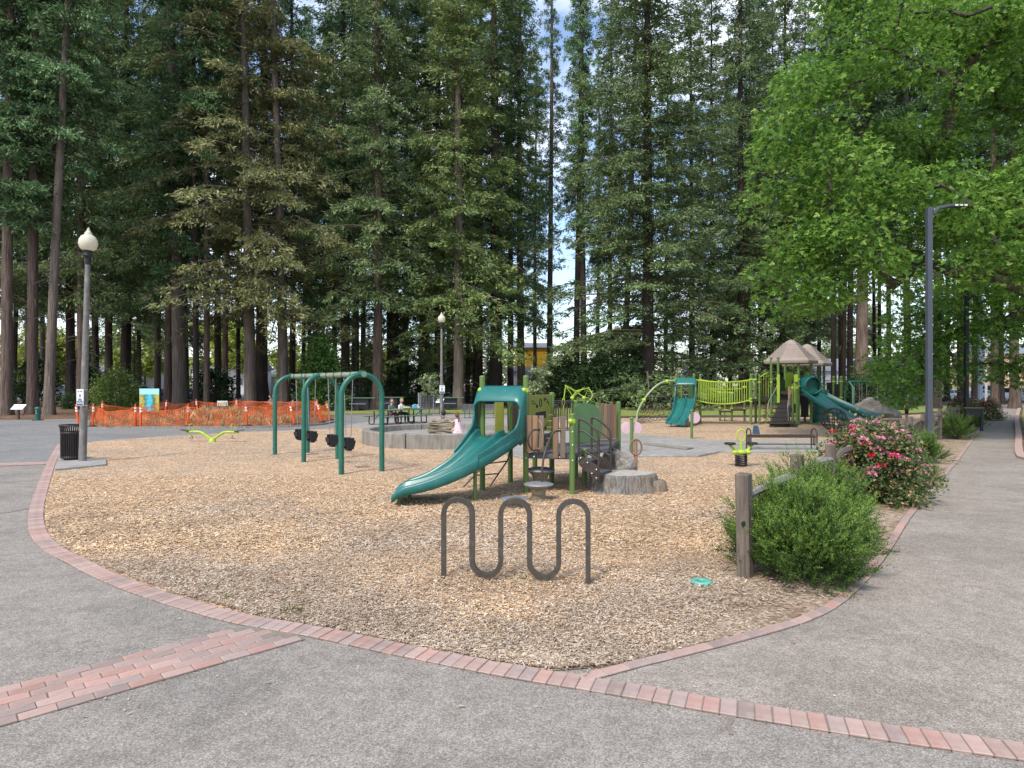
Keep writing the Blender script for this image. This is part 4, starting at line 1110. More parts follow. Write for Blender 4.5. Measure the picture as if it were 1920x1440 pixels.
# slide: swept double-lane chute
def bez(P, t): return P[0] * (1 - t) ** 3 + P[1] * 3 * t * (1 - t) ** 2 + P[2] * 3 * t * t * (1 - t) + P[3] * t ** 3
SB = [Vector((-.17, 12.55, 0)), Vector((-.36, 11.78, 0)), Vector((-.95, 11.38, 0)), Vector((-2.06, 11.36, 0))]
def sz(t):
    if t < .12: return 1.07
    if t > .9: return .27 - .05 * (t - .9) / .1
    q = (t - .12) / .78; return 1.07 + (.27 - 1.07) * (q * q * (3 - 2 * q) * .45 + q * .55)
prof_in = [(-.50, -.05), (-.515, .02), (-.515, .125), (-.50, .155), (-.47, .165), (-.445, .15), (-.43, .11), (-.41, .03), (-.36, .0), (-.08, .0), (-.045, .03), (-.028, .115), (0, .135), (.028, .115), (.045, .03), (.08, 0), (.36, 0), (.41, .03), (.43, .11), (.445, .15), (.47, .165), (.50, .155), (.515, .125), (.515, .02), (.50, -.05)]
def chute(Pb, zf, profile, width=1.0, n=34, lip=True, wall=lambda t: 1.0):
    g = MB(); k = len(profile); vs = []
    for i in range(n + 1):
        t = i / n
        p = bez(Pb, t); h = (bez(Pb, min(1, t + .01)) - bez(Pb, max(0, t - .01))).normalized()
        s = Vector((-h.y, h.x, 0)); z = zf(t); wz = wall(t)
        drop = 0
        if lip and t > .93: drop = ((t - .93) / .07) ** 2 * .10
        for (x, y) in profile:
            yy = y * wz if abs(x) > .2 and y > .1 else y
            vs.append(p + s * x * width + Vector((0, 0, z + yy - drop)))
    fs = []
    for i in range(n):
        for j in range(k):
            a, b = i * k + j, i * k + (j + 1) % k
            fs.append((a, a + k, b + k, b))
    g.add(vs, fs, True)
    g.add([vs[n * k + j] for j in range(k)], [tuple(range(k))[::-1]]); g.add([vs[j] for j in range(k)], [tuple(range(k))])
    return g
sl = part(chute(SB, sz, prof_in, 1.0, wall=lambda t: 1 - .45 * max(0, (t - .7) / .3)), 'slide', 'teal')
# hood over the slide's entrance
def hood(Pb, zdeck, half, ts, tops, parent, origin, mat, th=.035):
    g = MB(); rows = []
    for t, top, fl in ts:
        p = bez(Pb, t); h = (bez(Pb, t + .01) - bez(Pb, max(0, t - .01))).normalized(); s = Vector((-h.y, h.x, 0))
        ring = []
        for q in (half, half - th):
            rc = min(.15, (top - fl) * .45)
            pr = [(-q, fl), (-q, fl + (top - fl) * .35), (-q, top - rc)] + [(-q + rc * (1 - math.cos(a)), top - rc + rc * math.sin(a) - (half - q)) for a in np.linspace(.3, PI / 2, 5)]
            pr += [(-x, z) for x, z in pr[::-1]]
            ring.append([p + s * x + Vector((0, 0, z)) for x, z in pr])
        rows.append(ring)
    k = len(rows[0][0]); vs = []
    for ring in rows: vs += ring[0] + ring[1][::-1]
    K = 2 * k; fs = []
    for i in range(len(rows) - 1):
        for j in range(K):
            a, b = i * K + j, i * K + (j + 1) % K
            fs.append((a, a + K, b + K, b))
    for i in (0, len(rows) - 1):
        for j in range(k - 1):
            f = (i * K + j, i * K + j + 1, i * K + K - 2 - j, i * K + K - 1 - j)
            fs.append(f if i == 0 else f[::-1])
    g.add(vs, fs, True)
    o = g.build('hood', M[mat], parent, origin)
    return o
# roof slab sloping forwards, side cheeks running down into the chute
hd = hood(SB, 1.07, .515, [(.0, 2.07, 1.0), (.06, 2.05, 1.0), (.13, 1.88, .98), (.165, 1.79, .95)], None, deck, DK, 'teal')
def cheek(side):
    pts_t = [(.16, 1.62), (.18, 1.44), (.21, 1.32), (.25, 1.25), (.32, 1.17), (.42, 1.03), (.54, .86)] if side < 0 else [(.16, 1.70), (.175, 1.50), (.195, 1.37), (.225, 1.28), (.27, 1.22), (.34, 1.14), (.44, 1.0), (.54, .86)]
    g = MB(); rows = []
    for t, top in pts_t:
        p = bez(SB, t); h = (bez(SB, t + .01) - bez(SB, t - .01)).normalized(); s = Vector((-h.y, h.x, 0)) * side
        b = sz(t) + .02
        top = max(top, sz(t) + .16)
        rows.append([p + s * .515 + Vector((0, 0, b)), p + s * .515 + Vector((0, 0, top)), p + s * .475 + Vector((0, 0, top)), p + s * .475 + Vector((0, 0, b))])
    vs = sum(rows, []); fs = []
    for i in range(len(rows) - 1):
        for j in range(4):
            a, b = i * 4 + j, i * 4 + (j + 1) % 4
            fs.append((a, a + 4, b + 4, b) if side < 0 else (b, b + 4, a + 4, a))
    fs += [(0, 1, 2, 3), tuple(len(vs) - 4 + j for j in (3, 2, 1, 0))]
    g.add(vs, fs, False)
    part(g, 'slide_cheek', 'teal', .008)
cheek(1); cheek(-1)
for (x, y, z) in ((-1.95, 11.1, .2), (-1.86, 11.62, .2), (-.66, 11.45, .66)):
    g = MB(); g.tube([(x, y, -.03), (x, y, z)], .036, n=10); part(g, 'slide_leg', 'lime_post')
for s in (-1, 1):   # panels seen through the hood
    c = Vector((-.036, 13.57, 0)) + Vector((.33 * s + .1, .1 * s, 0))
    g = MB(); g.box((c.x, c.y, 1.45), (.2, .02, .8), .3); part(g, 'olive_panel', 'olive_panel', .01)
rail([(-.08, 13.45, 1.12), (-.08, 13.45, 1.6), (0.0, 13.46, 1.78), (.14, 13.5, 1.78), (.22, 13.52, 1.6), (.22, 13.52, 1.12)], .016, 'handhold', 'brown_metal')
# rope ladder below the slide
g = MB()
l0, l1 = [Vector((-.98, 12.9, 0.02)), Vector((-.55, 13.2, .45)), Vector((-.3, 13.35, 1.0))], [Vector((-.45, 13.0, 0.02)), Vector((-.1, 13.3, .5)), Vector((.1, 13.5, 1.0))]
g.tube(l0, .016, n=6); g.tube(l1, .016, n=6)
for f in (.25, .5, .75):
    i = 0 if f < .5 else 1; q = (f - .5 * i) * 2
    g.tube([l0[i].lerp(l0[i + 1], q), l1[i].lerp(l1[i + 1], q)], .015, n=6)
part(g, 'ladder', 'brown_metal')

# mushroom stepping pods
def pod(loc, h, r, label):
    t = thing('stepping_pod', label, 'stepping pod', loc, 0, 'mushroom stepping pods')
    g = MB(); g.lathe([(r * .5, -.03), (r * .46, h * .4), (r * .55, h * .7), (r * .85, h * .86)], n=18); g.build('stem', M['rock_tan'], t)
    g = MB(); g.lathe([(r * .85, h * .84), (r, h * .9), (r * 1.02, h * .95), (r * .9, h * .99), (r * .5, h * 1.05), (.001, h * 1.07)], n=22); g.build('cap', M['steel'], t)
pod(G(1014, 924) + Vector((0, .3, 0)), .43, .29, 'tallest grey capped stepping pod beneath the low deck')
pod(G(1010, 939), .32, .27, 'middle grey capped stepping pod inside the bent brown handrail')
pod(G(965, 951), .16, .24, 'lowest grey capped stepping pod showing over the bike rack')

# ------------------------------------------------------------------ stump, post with ring, rocks
def stump():
    base = Vector((2.18, 12.55, 0))
    t = thing('tree_stump', 'wide grey sculpted tree stump stepping up to the brown stairs', 'stump', base)
    n = 48; V = []; rows = [(0, 1.12), (.08, 1.05), (.2, 1.0), (.31, .97), (.36, .95), (.38, .90)]
    r = random.Random(4); ph = [r.uniform(0, 6) for _ in range(4)]
    def rad(t_): return .56 * (1 + .10 * math.sin(2 * t_ + ph[0]) + .05 * math.sin(3 * t_ + ph[1]) + .035 * math.sin(11 * t_ + ph[2]) + .02 * math.sin(23 * t_ + ph[3]))
    g = MB()
    for z, s in rows:
        for j in range(n):
            a = 2 * PI * j / n
            fl = 1 + (.14 * max(0, math.sin(5 * a + 1)) * (1 - z / .38) ** 2)
            V.append((rad(a) * s * fl * math.cos(a) * 1.05, rad(a) * s * fl * math.sin(a) * .9, z - .02))
    g.add(V, [(i * n + j, i * n + (j + 1) % n, (i + 1) * n + (j + 1) % n, (i + 1) * n + j) for i in range(len(rows) - 1) for j in range(n)], True)
    g.build('bark_side', M['stump'], t)
    g = MB(); g.add(V[-n:] , [tuple(range(n))]); g.build('cut_top', M['stump_top'], t)
    g = MB(); g.lathe([(.26, -.02), (.24, .12), (.22, .2), (.18, .22), (.001, .225)], (.62, .02, 0), 18); g.build('root_step', M['stump'], t)
stump()
def rock(name, label, base, r, seed, mat, sc=(1, 1, 1), cat='boulder', rough=.22, cut=9):
    rn = np.random.default_rng(seed)
    bm = bmesh.new(); bmesh.ops.create_icosphere(bm, subdivisions=4, radius=1)
    ks = rn.normal(0, 1, (9, 3)) * np.array([1.4] * 3 + [3.0] * 3 + [6.5] * 3)[:, None]; ph = rn.uniform(0, 6.28, 9); am = np.array([.5] * 3 + [.3] * 3 + [.13] * 3)
    pl = [(Vector(rn.normal(0, 1, 3)).normalized(), rn.uniform(.62, .9)) for _ in range(cut)]
    for v in bm.verts:
        p = v.co.copy()
        for nn, dd in pl:
            e = p.dot(nn) - dd
            if e > 0: p -= nn * e
        p *= 1 + rough * float(np.sum(am * np.sin(ks @ np.array(v.co) + ph))) * .6
        v.co = Vector((p.x * sc[0], p.y * sc[1], max(-.15, p.z * sc[2]))) * r
    me = bpy.data.meshes.new(name); bm.to_mesh(me); bm.free()
    o = link_mesh(name, me, mat); o.location = base
    return tag(o, label, cat)
rock('boulder', 'rugged grey boulder behind the brown stairs and the stump', Vector((2.42, 14.5, .1)), .60, 5, M['rock_dark'], (1.05, .7, .9), rough=.85)
rp_ = G(1192, 897)
t = thing('ring_post', 'brown wooden post carrying an oval ring beside the stump', 'play post', rp_)
g = MB(); g.tube([(0, 0, -.02), (0, 0, .86)], .042, n=6, smooth=False); g.build('post', M['plank'], t)
g = MB(); g.tube([(.125 * math.cos(a), -.03, .7 + .175 * math.sin(a)) for a in np.linspace(0, 2 * PI, 25)[:-1]], .022, n=6, closed=True); g.build('ring', M['plank'], t)
def disc_post(u, v, zt, two, label):
    p = G(u, v)
    t = thing('disc_post', label, 'play post', p, 0, 'slim green posts with pink discs')
    g = MB(); g.tube([(0, 0, -.02), (0, 0, zt)], .05, n=10); g.lathe([(.07, 0), (.07, .05), (.02, .06)], (0, 0, zt - .06), 10); g.build('post', M['lime_post'], t)
    for s in ((-1, 1) if two else (1,)):
        g = MB(); c = Vector((.15 * s if two else .12, .06, zt - .32))
        r = .215 if not two else .17
        g.tube([c + Vector((0, -.012, 0)), c + Vector((0, .012, 0))], r, n=24, smooth=False); g.build('disc', M['pink'], t, bevel=.004)
disc_post(1184.5, 852, 1.12, True, 'slim green post with two pink discs near the ringed wooden post')
disc_post(1297, 824, 1.14, False, 'slim green post with one pink disc in front of the double slide')

# ------------------------------------------------------------------ split-rail fence, valve lid
fence = thing('rail_fence', 'weathered split rail timber fence along the planting bed', 'fence', (FENCE[0][0], FENCE[0][1], 0))
for i, (x, y) in enumerate(FENCE):
    g = MB(); h = 1.15 + random.uniform(-.03, .03); w = .148
    g.box((0, 0, h / 2 - .05), (w, w * .95, h + .1), 0.9)
    o = g.build('post', M['wood'], fence, (0, 0, 0), .012); o.location = (x - FENCE[0][0], y - FENCE[0][1], 0); o.rotation_euler = (random.gauss(0, .015), random.gauss(0, .015), random.uniform(-.1, .1))
    if i in (0, 1):
        g = MB(); g.tube([(-.03, -.078, .6), (-.03, -.083, .6)], .03, n=10); g.build('mortise', M['black'], o)
for i in range(len(FENCE) - 1):
    a, b = Vector((*FENCE[i], 0)), Vector((*FENCE[i + 1], 0))
    for z in ((.9,) if i == 0 else (.92, .48)):
        g = MB(); e = (b - a) * .02; zz = [random.uniform(-.03, .03) for _ in range(4)]
        pts = [a - e + Vector((0, 0, z - .1 + zz[0])), a.lerp(b, .33) + Vector((0, 0, z + .03 + zz[1])), a.lerp(b, .66) + Vector((0, 0, z + .04 + zz[2])), b + e + Vector((0, 0, z - .04 + zz[3]))]
        if i == 0: pts = [a + Vector((.0, 0, .87)), a.lerp(b, .4) + Vector((0, 0, .9)), a.lerp(b, .75) + Vector((0, 0, .9)), b + Vector((0, 0, .86))]
        g.tube(pts, [.03, .055, .06, .035], n=6, smooth=False); g.build('rail', M['wood_grey'] if i < 2 else M['wood'], fence, fence.location)
lid = G(1315, 1097)
g = MB(); g.lathe([(.11, .0), (.11, .03), (.10, .038), (.03, .04), (.028, .03), (.001, .03)], n=24)
o = g.build('valve_lid', mk('mint_lid', (.12, .42, .33), rough=.5)); o.location = lid + Vector((0, 0, .012)); tag(o, 'round mint green valve box lid set into the bare soil', 'valve lid')

# ------------------------------------------------------------------ clipped yews and roses along the bed
def yew(label, c, rx, ry, h, nshoot, seed):
    r = np.random.default_rng(seed)
    t = thing('yew_bush', label, 'bush', c, 0, 'evergreen bushes of the planting bed')
    nb, per = nshoot, 7
    th = r.uniform(0, 2 * PI, nb); cz = r.uniform(-.12, 1, nb); rr = r.uniform(.25, 1, nb) ** .5
    sx = np.sqrt(np.clip(1 - cz * cz, 0, 1))
    lump = 1 + .17 * np.sin(th * 3 + seed) + .16 * np.sin(th * 5 + cz * 5) + r.normal(0, .11, nb)
    C = np.stack([rx * rr * sx * np.cos(th) * lump, ry * rr * sx * np.sin(th) * lump, .10 + (h - .22) * np.clip(cz, -.05, 1) * rr * lump], 1)
    Dc = nrm(np.stack([C[:, 0] / rx * .8, C[:, 1] / ry * .8, .75 + .8 * np.clip(cz, 0, 1)], 1) + r.normal(0, .25, (nb, 3)))
    i = np.repeat(np.arange(nb), per); nshoot = nb * per
    f0 = np.tile(np.linspace(0, .8, per), nb)
    B = C[i] + Dc[i] * (f0 * .26)[:, None] + r.normal(0, .018, (nshoot, 3))
    B[:, 2] = np.maximum(B[:, 2], .03)
    D = nrm(Dc[i] + r.normal(0, .24, (nshoot, 3)))
    Ln = r.uniform(.14, .30, nshoot) * (1.1 - .3 * f0) * np.where(r.uniform(0, 1, nshoot) < .07, 1.7, 1.0)
    k = 20
    f = np.linspace(.0, 1, k)
    P = B[:, None, :] + D[:, None, :] * (Ln[:, None] * f)[:, :, None]
    P[:, :, 2] += (-.25 * (Ln[:, None] * f) ** 2) * 1.5
    S1 = nrm(np.cross(D, r.normal(0, 1, (nshoot, 3)))); S2 = np.cross(D, S1)
    a = np.arange(k) * 2.4 + r.uniform(0, 6, (nshoot, 1))
    nd = D[:, None, :] * .8 + S1[:, None, :] * np.cos(a)[:, :, None] * .9 + S2[:, None, :] * np.sin(a)[:, :, None] * .45
    L = np.broadcast_to(.046 * (1 - .45 * f), (nshoot, k)) * r.uniform(.8, 1.2, (nshoot, 1))
    V, Q = blades(P.reshape(-1, 3), nd.reshape(-1, 3), r.normal(0, 1, (nshoot * k, 3)), L.reshape(-1), L.reshape(-1) * .27)
    tip = ((f[None, :] > .35) & (cz[i] > .2)[:, None] & (rr[i] > .66)[:, None] & (r.uniform(0, 1, nshoot) < .85)[:, None]).reshape(-1).astype(np.int32)
    link_mesh('foliage', quads_mesh('foliage', V, Q, [M['yew_leaf'], M['yew_tip']], tip), [], t)
    g = MB()
    for i in range(60):
        e = B[r.integers(0, nshoot)]
        g.tube([(e[0] * .08, e[1] * .08, .0), (e[0] * .5, e[1] * .5, e[2] * .4 + .03), tuple(e)], [.018, .011, .004], n=4, cap=False)
    g.build('stem', M['twig'], t)
    return t
yew('front yew bush with bright green upright shoots beside the first fence post', (3.16, 7.0, 0), .50, .60, .84, 760, 1)
yew('second yew bush with bright green shoots just behind the front one', (3.92, 8.35, 0), .50, .72, .92, 700, 2)
yew('small dark yew bush near the foot of the second street lamp', (16.85, 24.4, 0), .42, .6, .9, 220, 3)
yew('low clipped yew bush under the black two legged sign', (21.1, 29.6, 0), .42, .6, .75, 200, 4)
yew('small bright yew bush on the walkway side of the roses', (8.15, 13.3, 0), .34, .45, .62, 180, 5)
yew('taller yew bush at the foot of the slate street lamp', (11.0, 17.2, 0), .36, .45, .72, 200, 6)

def rose(label, c, rx, ry, h, n, nred, npink, seed, L=.06):
    r = np.random.default_rng(seed)
    t = thing('rose_bush', label, 'rose bush', c, 0, 'flowering rose bushes of the planting bed')
    k = 420
    th = r.uniform(0, 2 * PI, k); cz = r.uniform(.05, 1, k); rr = r.uniform(.3, 1, k) ** .5; sx = np.sqrt(1 - (cz * .98) ** 2) * .9 + .12
    C = np.stack([rx * rr * sx * np.cos(th), ry * rr * sx * np.sin(th), h * cz * (.55 + .45 * rr)], 1) * (1 + r.normal(0, .09, (k, 1)))
    C[:, 2] = np.maximum(C[:, 2], .1)
    i = r.integers(0, k, n)
    P = C[i] + r.normal(0, .085, (n, 3)); D = r.normal(0, 1, (n, 3)); D[:, 2] -= .2
    Nn = r.normal(0, .6, (n, 3)); Nn[:, 2] += .9
    Lf = r.uniform(.6, 1.3, n) * L
    V, Q = blades(P, D, Nn, Lf, Lf * .62, fold=.05)
    link_mesh('foliage', quads_mesh('foliage', V, Q, M['rose_leaf']), [], t)
    g = MB()
    for q in range(90):
        e = C[r.integers(0, k)]
        g.tube([(e[0] * .15, e[1] * .15, 0), (e[0] * .6, e[1] * .6, e[2] * .55), tuple(e)], [.012, .008, .003], n=4, cap=False)
    g.build('stem', M['twig'], t)
    # flower heads: small clusters of petals
    order = np.argsort(-(C[:, 2] / h + .25 * rr - .22 * (C[:, 1] / ry)))
    for nm, cnt, mat in (('red_bloom', nred, M['rose_red']), ('pink_bloom', npink, M['rose_pink'])):
        sel = order[r.choice(min(k, 200), cnt, replace=False)]
        for c_ in C[sel]:
            m_ = 34; q = r.normal(0, 1, (m_, 3)); q = nrm(q); q[:, 2] = np.abs(q[:, 2]) * .8
            s = r.uniform(.065, .105)
            P = c_ + np.array([0, 0, .06]) + q * s * .5 * np.array([1.25, 1.25, .7]); D = q + r.normal(0, .35, (m_, 3)); Nn = q + r.normal(0, .5, (m_, 3))
            Lp = r.uniform(.035, .06, len(P))
            V, Q = blades(P, D, Nn, Lp, Lp * .9, fold=-.1)
            link_mesh(nm, quads_mesh(nm, V, Q, mat), [], t)
    return t
rose('big rose bush crowded with red and pink blooms behind the yews', (6.62, 11.75, 0), .80, 1.0, 1.27, 26000, 30, 90, 1, L=.068)
rose('second rose bush with browned leaves and a few red blooms', (7.75, 13.5, 0), .68, .8, 1.15, 15000, 9, 30, 2, L=.068)
rose('leafy rose bush with red blooms in front of the slate lamp', (9.5, 15.7, 0), .42, .6, .85, 6000, 9, 4, 3)
rose('far rose bush with salmon blooms by the black two legged sign', (27.4, 37.2, 0), .9, 1.1, 1.15, 6000, 6, 26, 4, L=.09)
rose('rose hedge with pink tops just past the fence end', (24.6, 35.0, 0), .7, .7, 1.45, 3500, 8, 16, 5, L=.09)
def V3(p, z): return Vector((p[0], p[1], z))
def lpart(m, name, mat, parent, bevel=0.0, lab=None, origin=(0, 0, 0)):
    o = m.build(name, M[mat] if isinstance(mat, str) else mat, parent, origin, bevel)
    if lab: o['label'] = lab
    return o
# ------------------------------------------------------------------ toddler swings
LEGS = [((515.5, 853), (577, 849.5)), ((569.5, 867), (633, 861.5)), ((640, 890.5), (716, 884.5))]
sw0 = G(577, 868)
swing = thing('toddler_swing_set', 'green three arched toddler swing frame with a grey green top beam', 'swing set', sw0)
tops = []
for (l, r) in LEGS:
    a, b = G(*l), G(*r)
    mid = (a + b) / 2; H = 2.33; d = (b - a); hw = d.length / 2; dn = d.normalized()
    pts = [V3(a, -.05), V3(a, 1.0), V3(a, H - hw * 1.05)]
    for t in np.linspace(0, PI, 17)[1:-1]:
        pts.append(mid - dn * hw * math.cos(t) + Vector((0, 0, H - hw * 1.05 + hw * 1.05 * math.sin(t))))
    pts += [V3(b, H - hw * 1.05), V3(b, 1.0), V3(b, -.05)]
    g = MB(); g.tube(pts, .062, n=14); lpart(g, 'arch', 'green', swing, origin=sw0)
    tops.append(V3(mid, H))
beam_mat = mk('faded_green_beam', (.16, .27, .20), (.27, .21, .13), rough=.5, scale=5, bump=.05, contrast=(.35, .55))
g = MB(); e0 = (tops[0] - tops[1]).normalized() * .12; g.tube([tops[0] + e0, tops[1], tops[2] - e0 * 1.0], .066, n=14); lpart(g, 'top_beam', beam_mat, swing, origin=sw0)
for tp in tops:
    g = MB(); d = (tops[2] - tops[0]).normalized()
    for s in (-.09, .09): g.tube([tp + d * (s - .015), tp + d * (s + .015)], .082, n=14)
    g.bar(tp - d * .1 + Vector((0, 0, .075)), tp + d * .1 + Vector((0, 0, .075)), .05, .02); lpart(g, 'clamp', 'green', swing, origin=sw0)
seatp = []
k = 0
for i in range(2):
    for f in (.30, .70):
        c = tops[i].lerp(tops[i + 1], f); d = (tops[i + 1] - tops[i]).normalized()
        lab = ['bucket swing with black seat nearest the orange netting', 'bucket swing hanging just behind the middle green arch', 'bucket swing hanging midway along the nearer bay', 'bucket swing hanging beside the nearest green arch'][k]
        t = thing('bucket_swing', lab, 'swing', c, 0, 'black bucket swings under the toddler frame')
        for s in (-1, 1):
            g = MB(); p0 = d * (.30 * s); p1 = d * (.17 * s)
            g.tube([p0 + Vector((0, 0, .07)), p0 + Vector((0, 0, -.12))], .012, n=5)
            g.tube([p0 + Vector((0, 0, -.1)), p1 + Vector((0, 0, -1.55))], .011, n=5); lpart(g, 'chain', 'steel', t)
            g = MB(); g.tube([p0 * 1.0 + Vector((.08 * math.sin(a) * -d.y, .08 * math.sin(a) * d.x, .08 * math.cos(a))) for a in np.linspace(0, 2 * PI, 13)[:-1]], .008, n=4, closed=True); lpart(g, 'hanger', 'iron', t)
        g = MB(); nn = Vector((-d.y, d.x, 0))
        for s in (-1, 1):
            q = d * (.138 * s); g.prism([q - nn * .10 + Vector((0, 0, -1.55)), q + nn * .10 + Vector((0, 0, -1.55)), q + nn * .09 + Vector((0, 0, -1.83)), q - nn * .09 + Vector((0, 0, -1.83))], d * .025)
        for s in (-1, 1):
            q = nn * (.12 * s); g.prism([q - d * .138 + Vector((0, 0, -1.62)), q + d * .138 + Vector((0, 0, -1.62)), q * .8 + d * .13 + Vector((0, 0, -1.76)), q * .8 - d * .13 + Vector((0, 0, -1.76))], nn * (.025 * s))
        g.prism([-d * .138 - nn * .05 + Vector((0, 0, -1.87)), d * .138 - nn * .05 + Vector((0, 0, -1.87)), d * .138 + nn * .05 + Vector((0, 0, -1.87)), -d * .138 + nn * .05 + Vector((0, 0, -1.87))], (0, 0, .06))
        lpart(g, 'bucket_seat', 'black', t, .012)
        k += 1

# ------------------------------------------------------------------ seesaw
p = G(398, 829)
t = thing('seesaw', 'low lime green seesaw with two bent arms and dark seats', 'seesaw', p, R(-4))
g = MB(); g.lathe([(.13, -.02), (.12, .05), (.09, .12), (.03, .16)], n=14); lpart(g, 'pivot', 'lime', t)
for s in (-1, 1):
    g = MB(); g.tube(catmull([(0, 0, .08), (.12 * s, 0, .16), (.38 * s, 0, .33), (.55 * s, 0, .37), (.98 * s, 0, .36)], .06), .045, n=10); lpart(g, 'arm', 'lime', t)
    g = MB(); g.prism([(.86 * s, -.12, .385), (1.16 * s, -.10, .43), (1.16 * s, .10, .43), (.86 * s, .12, .385)], (0, 0, .03)); lpart(g, 'seat', 'brown_metal', t, .01)
    g = MB(); g.tube(catmull([(.8 * s, -.12, .37), (.78 * s, -.15, .6), (.76 * s, 0, .66), (.78 * s, .15, .6), (.8 * s, .12, .37)], .06), .012, n=6); lpart(g, 'handle', 'lime', t)
    g = MB(); g.tube([(.78 * s, 0, .24 + .0), (.72 * s, 0, .14), (.86 * s, 0, .14)], .02, n=6); lpart(g, 'bumper', 'lime_post', t)

# ------------------------------------------------------------------ globe lamps with their notices
def globe_lamp(p, h, lab, lean=0.0, r0=.085):
    t = thing('globe_lamp', lab, 'street lamp', p, 0, 'globe lamps on tall grey posts', ry=lean)
    hp = h - .95
    g = MB(); g.lathe([(r0 * 1.08, -.02), (r0, .02), (r0 * .96, 1.2), (r0 * .78, hp * .6), (r0 * .62, hp)], n=12); lpart(g, 'post', 'lamp_post', t)
    g = MB(); g.lathe([(r0 * .72, hp - .02), (r0 * .9, hp + .1), (.075, hp + .16), (.12, hp + .19), (.13, hp + .22), (.09, hp + .27), (.10, hp + .33), (.13, hp + .36)], n=14); lpart(g, 'fitter', 'iron', t)
    z = hp + .35
    gl = MB(); gl.lathe([(.13, z), (.19, z + .06), (.225, z + .17), (.215, z + .28), (.17, z + .37), (.10, z + .42)], n=20); g1 = lpart(gl, 'globe', 'globe', t)
    g = MB(); g.lathe([(.11, z + .405), (.085, z + .44), (.09, z + .46), (.06, z + .50), (.035, z + .54), (.04, z + .555), (.005, z + .62)], n=16); lpart(g, 'finial', 'globe', t)
    return t
L1 = G(154.5, 868)
globe_lamp(L1, 6.25, 'nearest globe lamp on a tall spotted grey post behind the litter bin', R(1.5), .095)
L2 = Vector(((828 - 960) * 37.5 / F, 37.5, 0))
globe_lamp(L2, 6.3, 'farther globe lamp standing behind the stacked rock fountain', 0, .10)
def print_lines(parent, w, h, rows, mat='ink', y=-.006):
    """small blocks of flat print lying on a notice (x across, z up)"""
    for (x0, z0, x1, z1) in rows:
        g = MB(); g.box(((x0 + x1) / 2 * w, y, (z0 + z1) / 2 * h), (abs(x1 - x0) * w, .003, abs(z1 - z0) * h)); lpart(g, 'print', mat, parent)
def lamp_notice(pos, w, h, lab, rz=0.0, icon=True):
    t = thing('notice', lab, 'sign', pos, rz, 'white notices strapped to the globe lamps')
    g = MB(); g.box((0, 0, 0), (w, .008, h)); b = lpart(g, 'plate', 'white', t, .002)
    print_lines(b, w, h, [(-.36, .36, -.12, .41), (-.05, .36, .36, .41), (-.3, -.17, .3, -.10), (-.16, -.06, .16, -.03)])
    g = MB(); g.tube([(0, -.004, .14 * h), (0, -.008, .14 * h)], .16 * w, n=16, smooth=False); g.prism([(-.12 * w, -.004, .12 * h), (.12 * w, -.004, .12 * h), (0, -.004, -.02 * h)], (0, -.004, 0)); lpart(g, 'emblem', 'steel', b)
    print_lines(b, w, h, [(-.45, -.25, .45, -.20), (-.45, -.34, .45, -.29), (-.45, -.47, .45, -.38)], 'navy')
    for z in (.46, -.46):
        g = MB(); g.bar((w * .4, .02, z * h), (w * .95, .03, z * h), .006, .02); lpart(g, 'strap', 'steel', t)
    return t
lamp_notice(A(154.5 - 1.5, 745.5, 16.82) + Vector((-.04, 0, 0)), .185, .44, 'white notice with navy bars on the nearest globe lamp')
q = A(829, 730, 37.35)
t = thing('notice', 'white and blue notice on the farther globe lamp', 'sign', q, 0, 'white notices strapped to the globe lamps')
g = MB(); g.box((0, 0, 0), (.30, .01, .45)); b = lpart(g, 'plate', 'white', t, .002)
print_lines(b, .3, .45, [(-.45, -.46, .45, -.28)], 'navy'); print_lines(b, .3, .45, [(-.3, .3, .3, .4), (-.2, -.1, .2, .2), (-.35, -.22, .35, -.15)], 'steel')

# ------------------------------------------------------------------ litter bin
p = G(134, 865.5)
t = thing('litter_bin', 'dark brown slatted litter bin with flared rim by the lamp post', 'trash can', p + Vector((0, 0, .06)))
g = MB(); g.lathe([(.17, 0), (.17, .05), (.05, .05)], n=20); lpart(g, 'foot', 'black', t)
g = MB(); g.lathe([(.22, .06), (.225, .72), (.20, .74), (.001, .70)], n=20); lpart(g, 'liner', 'black', t)
for z, r in ((.07, .245), (.73, .25)):
    g = MB(); g.lathe([(r - .02, z - .03), (r, z - .03), (r, z + .03), (r - .02, z + .03)], n=28, cap=False); lpart(g, 'band', 'brown_metal', t)
for i in range(32):
    a = 2 * PI * i / 32; c, s = math.cos(a), math.sin(a)
    g = MB()
    pr = [(.24, .05), (.242, .74), (.255, .84), (.285, .92)]
    for (r0, z0), (r1, z1) in zip(pr[:-1], pr[1:]): g.bar((r0 * c, r0 * s, z0), (r1 * c, r1 * s, z1), .03, .008)
    lpart(g, 'slat', 'brown_metal', t)
g = MB(); g.lathe([(.27, .915), (.30, .915), (.305, .93), (.30, .945), (.27, .945)], n=28, cap=False); lpart(g, 'rim', 'brown_metal', t)

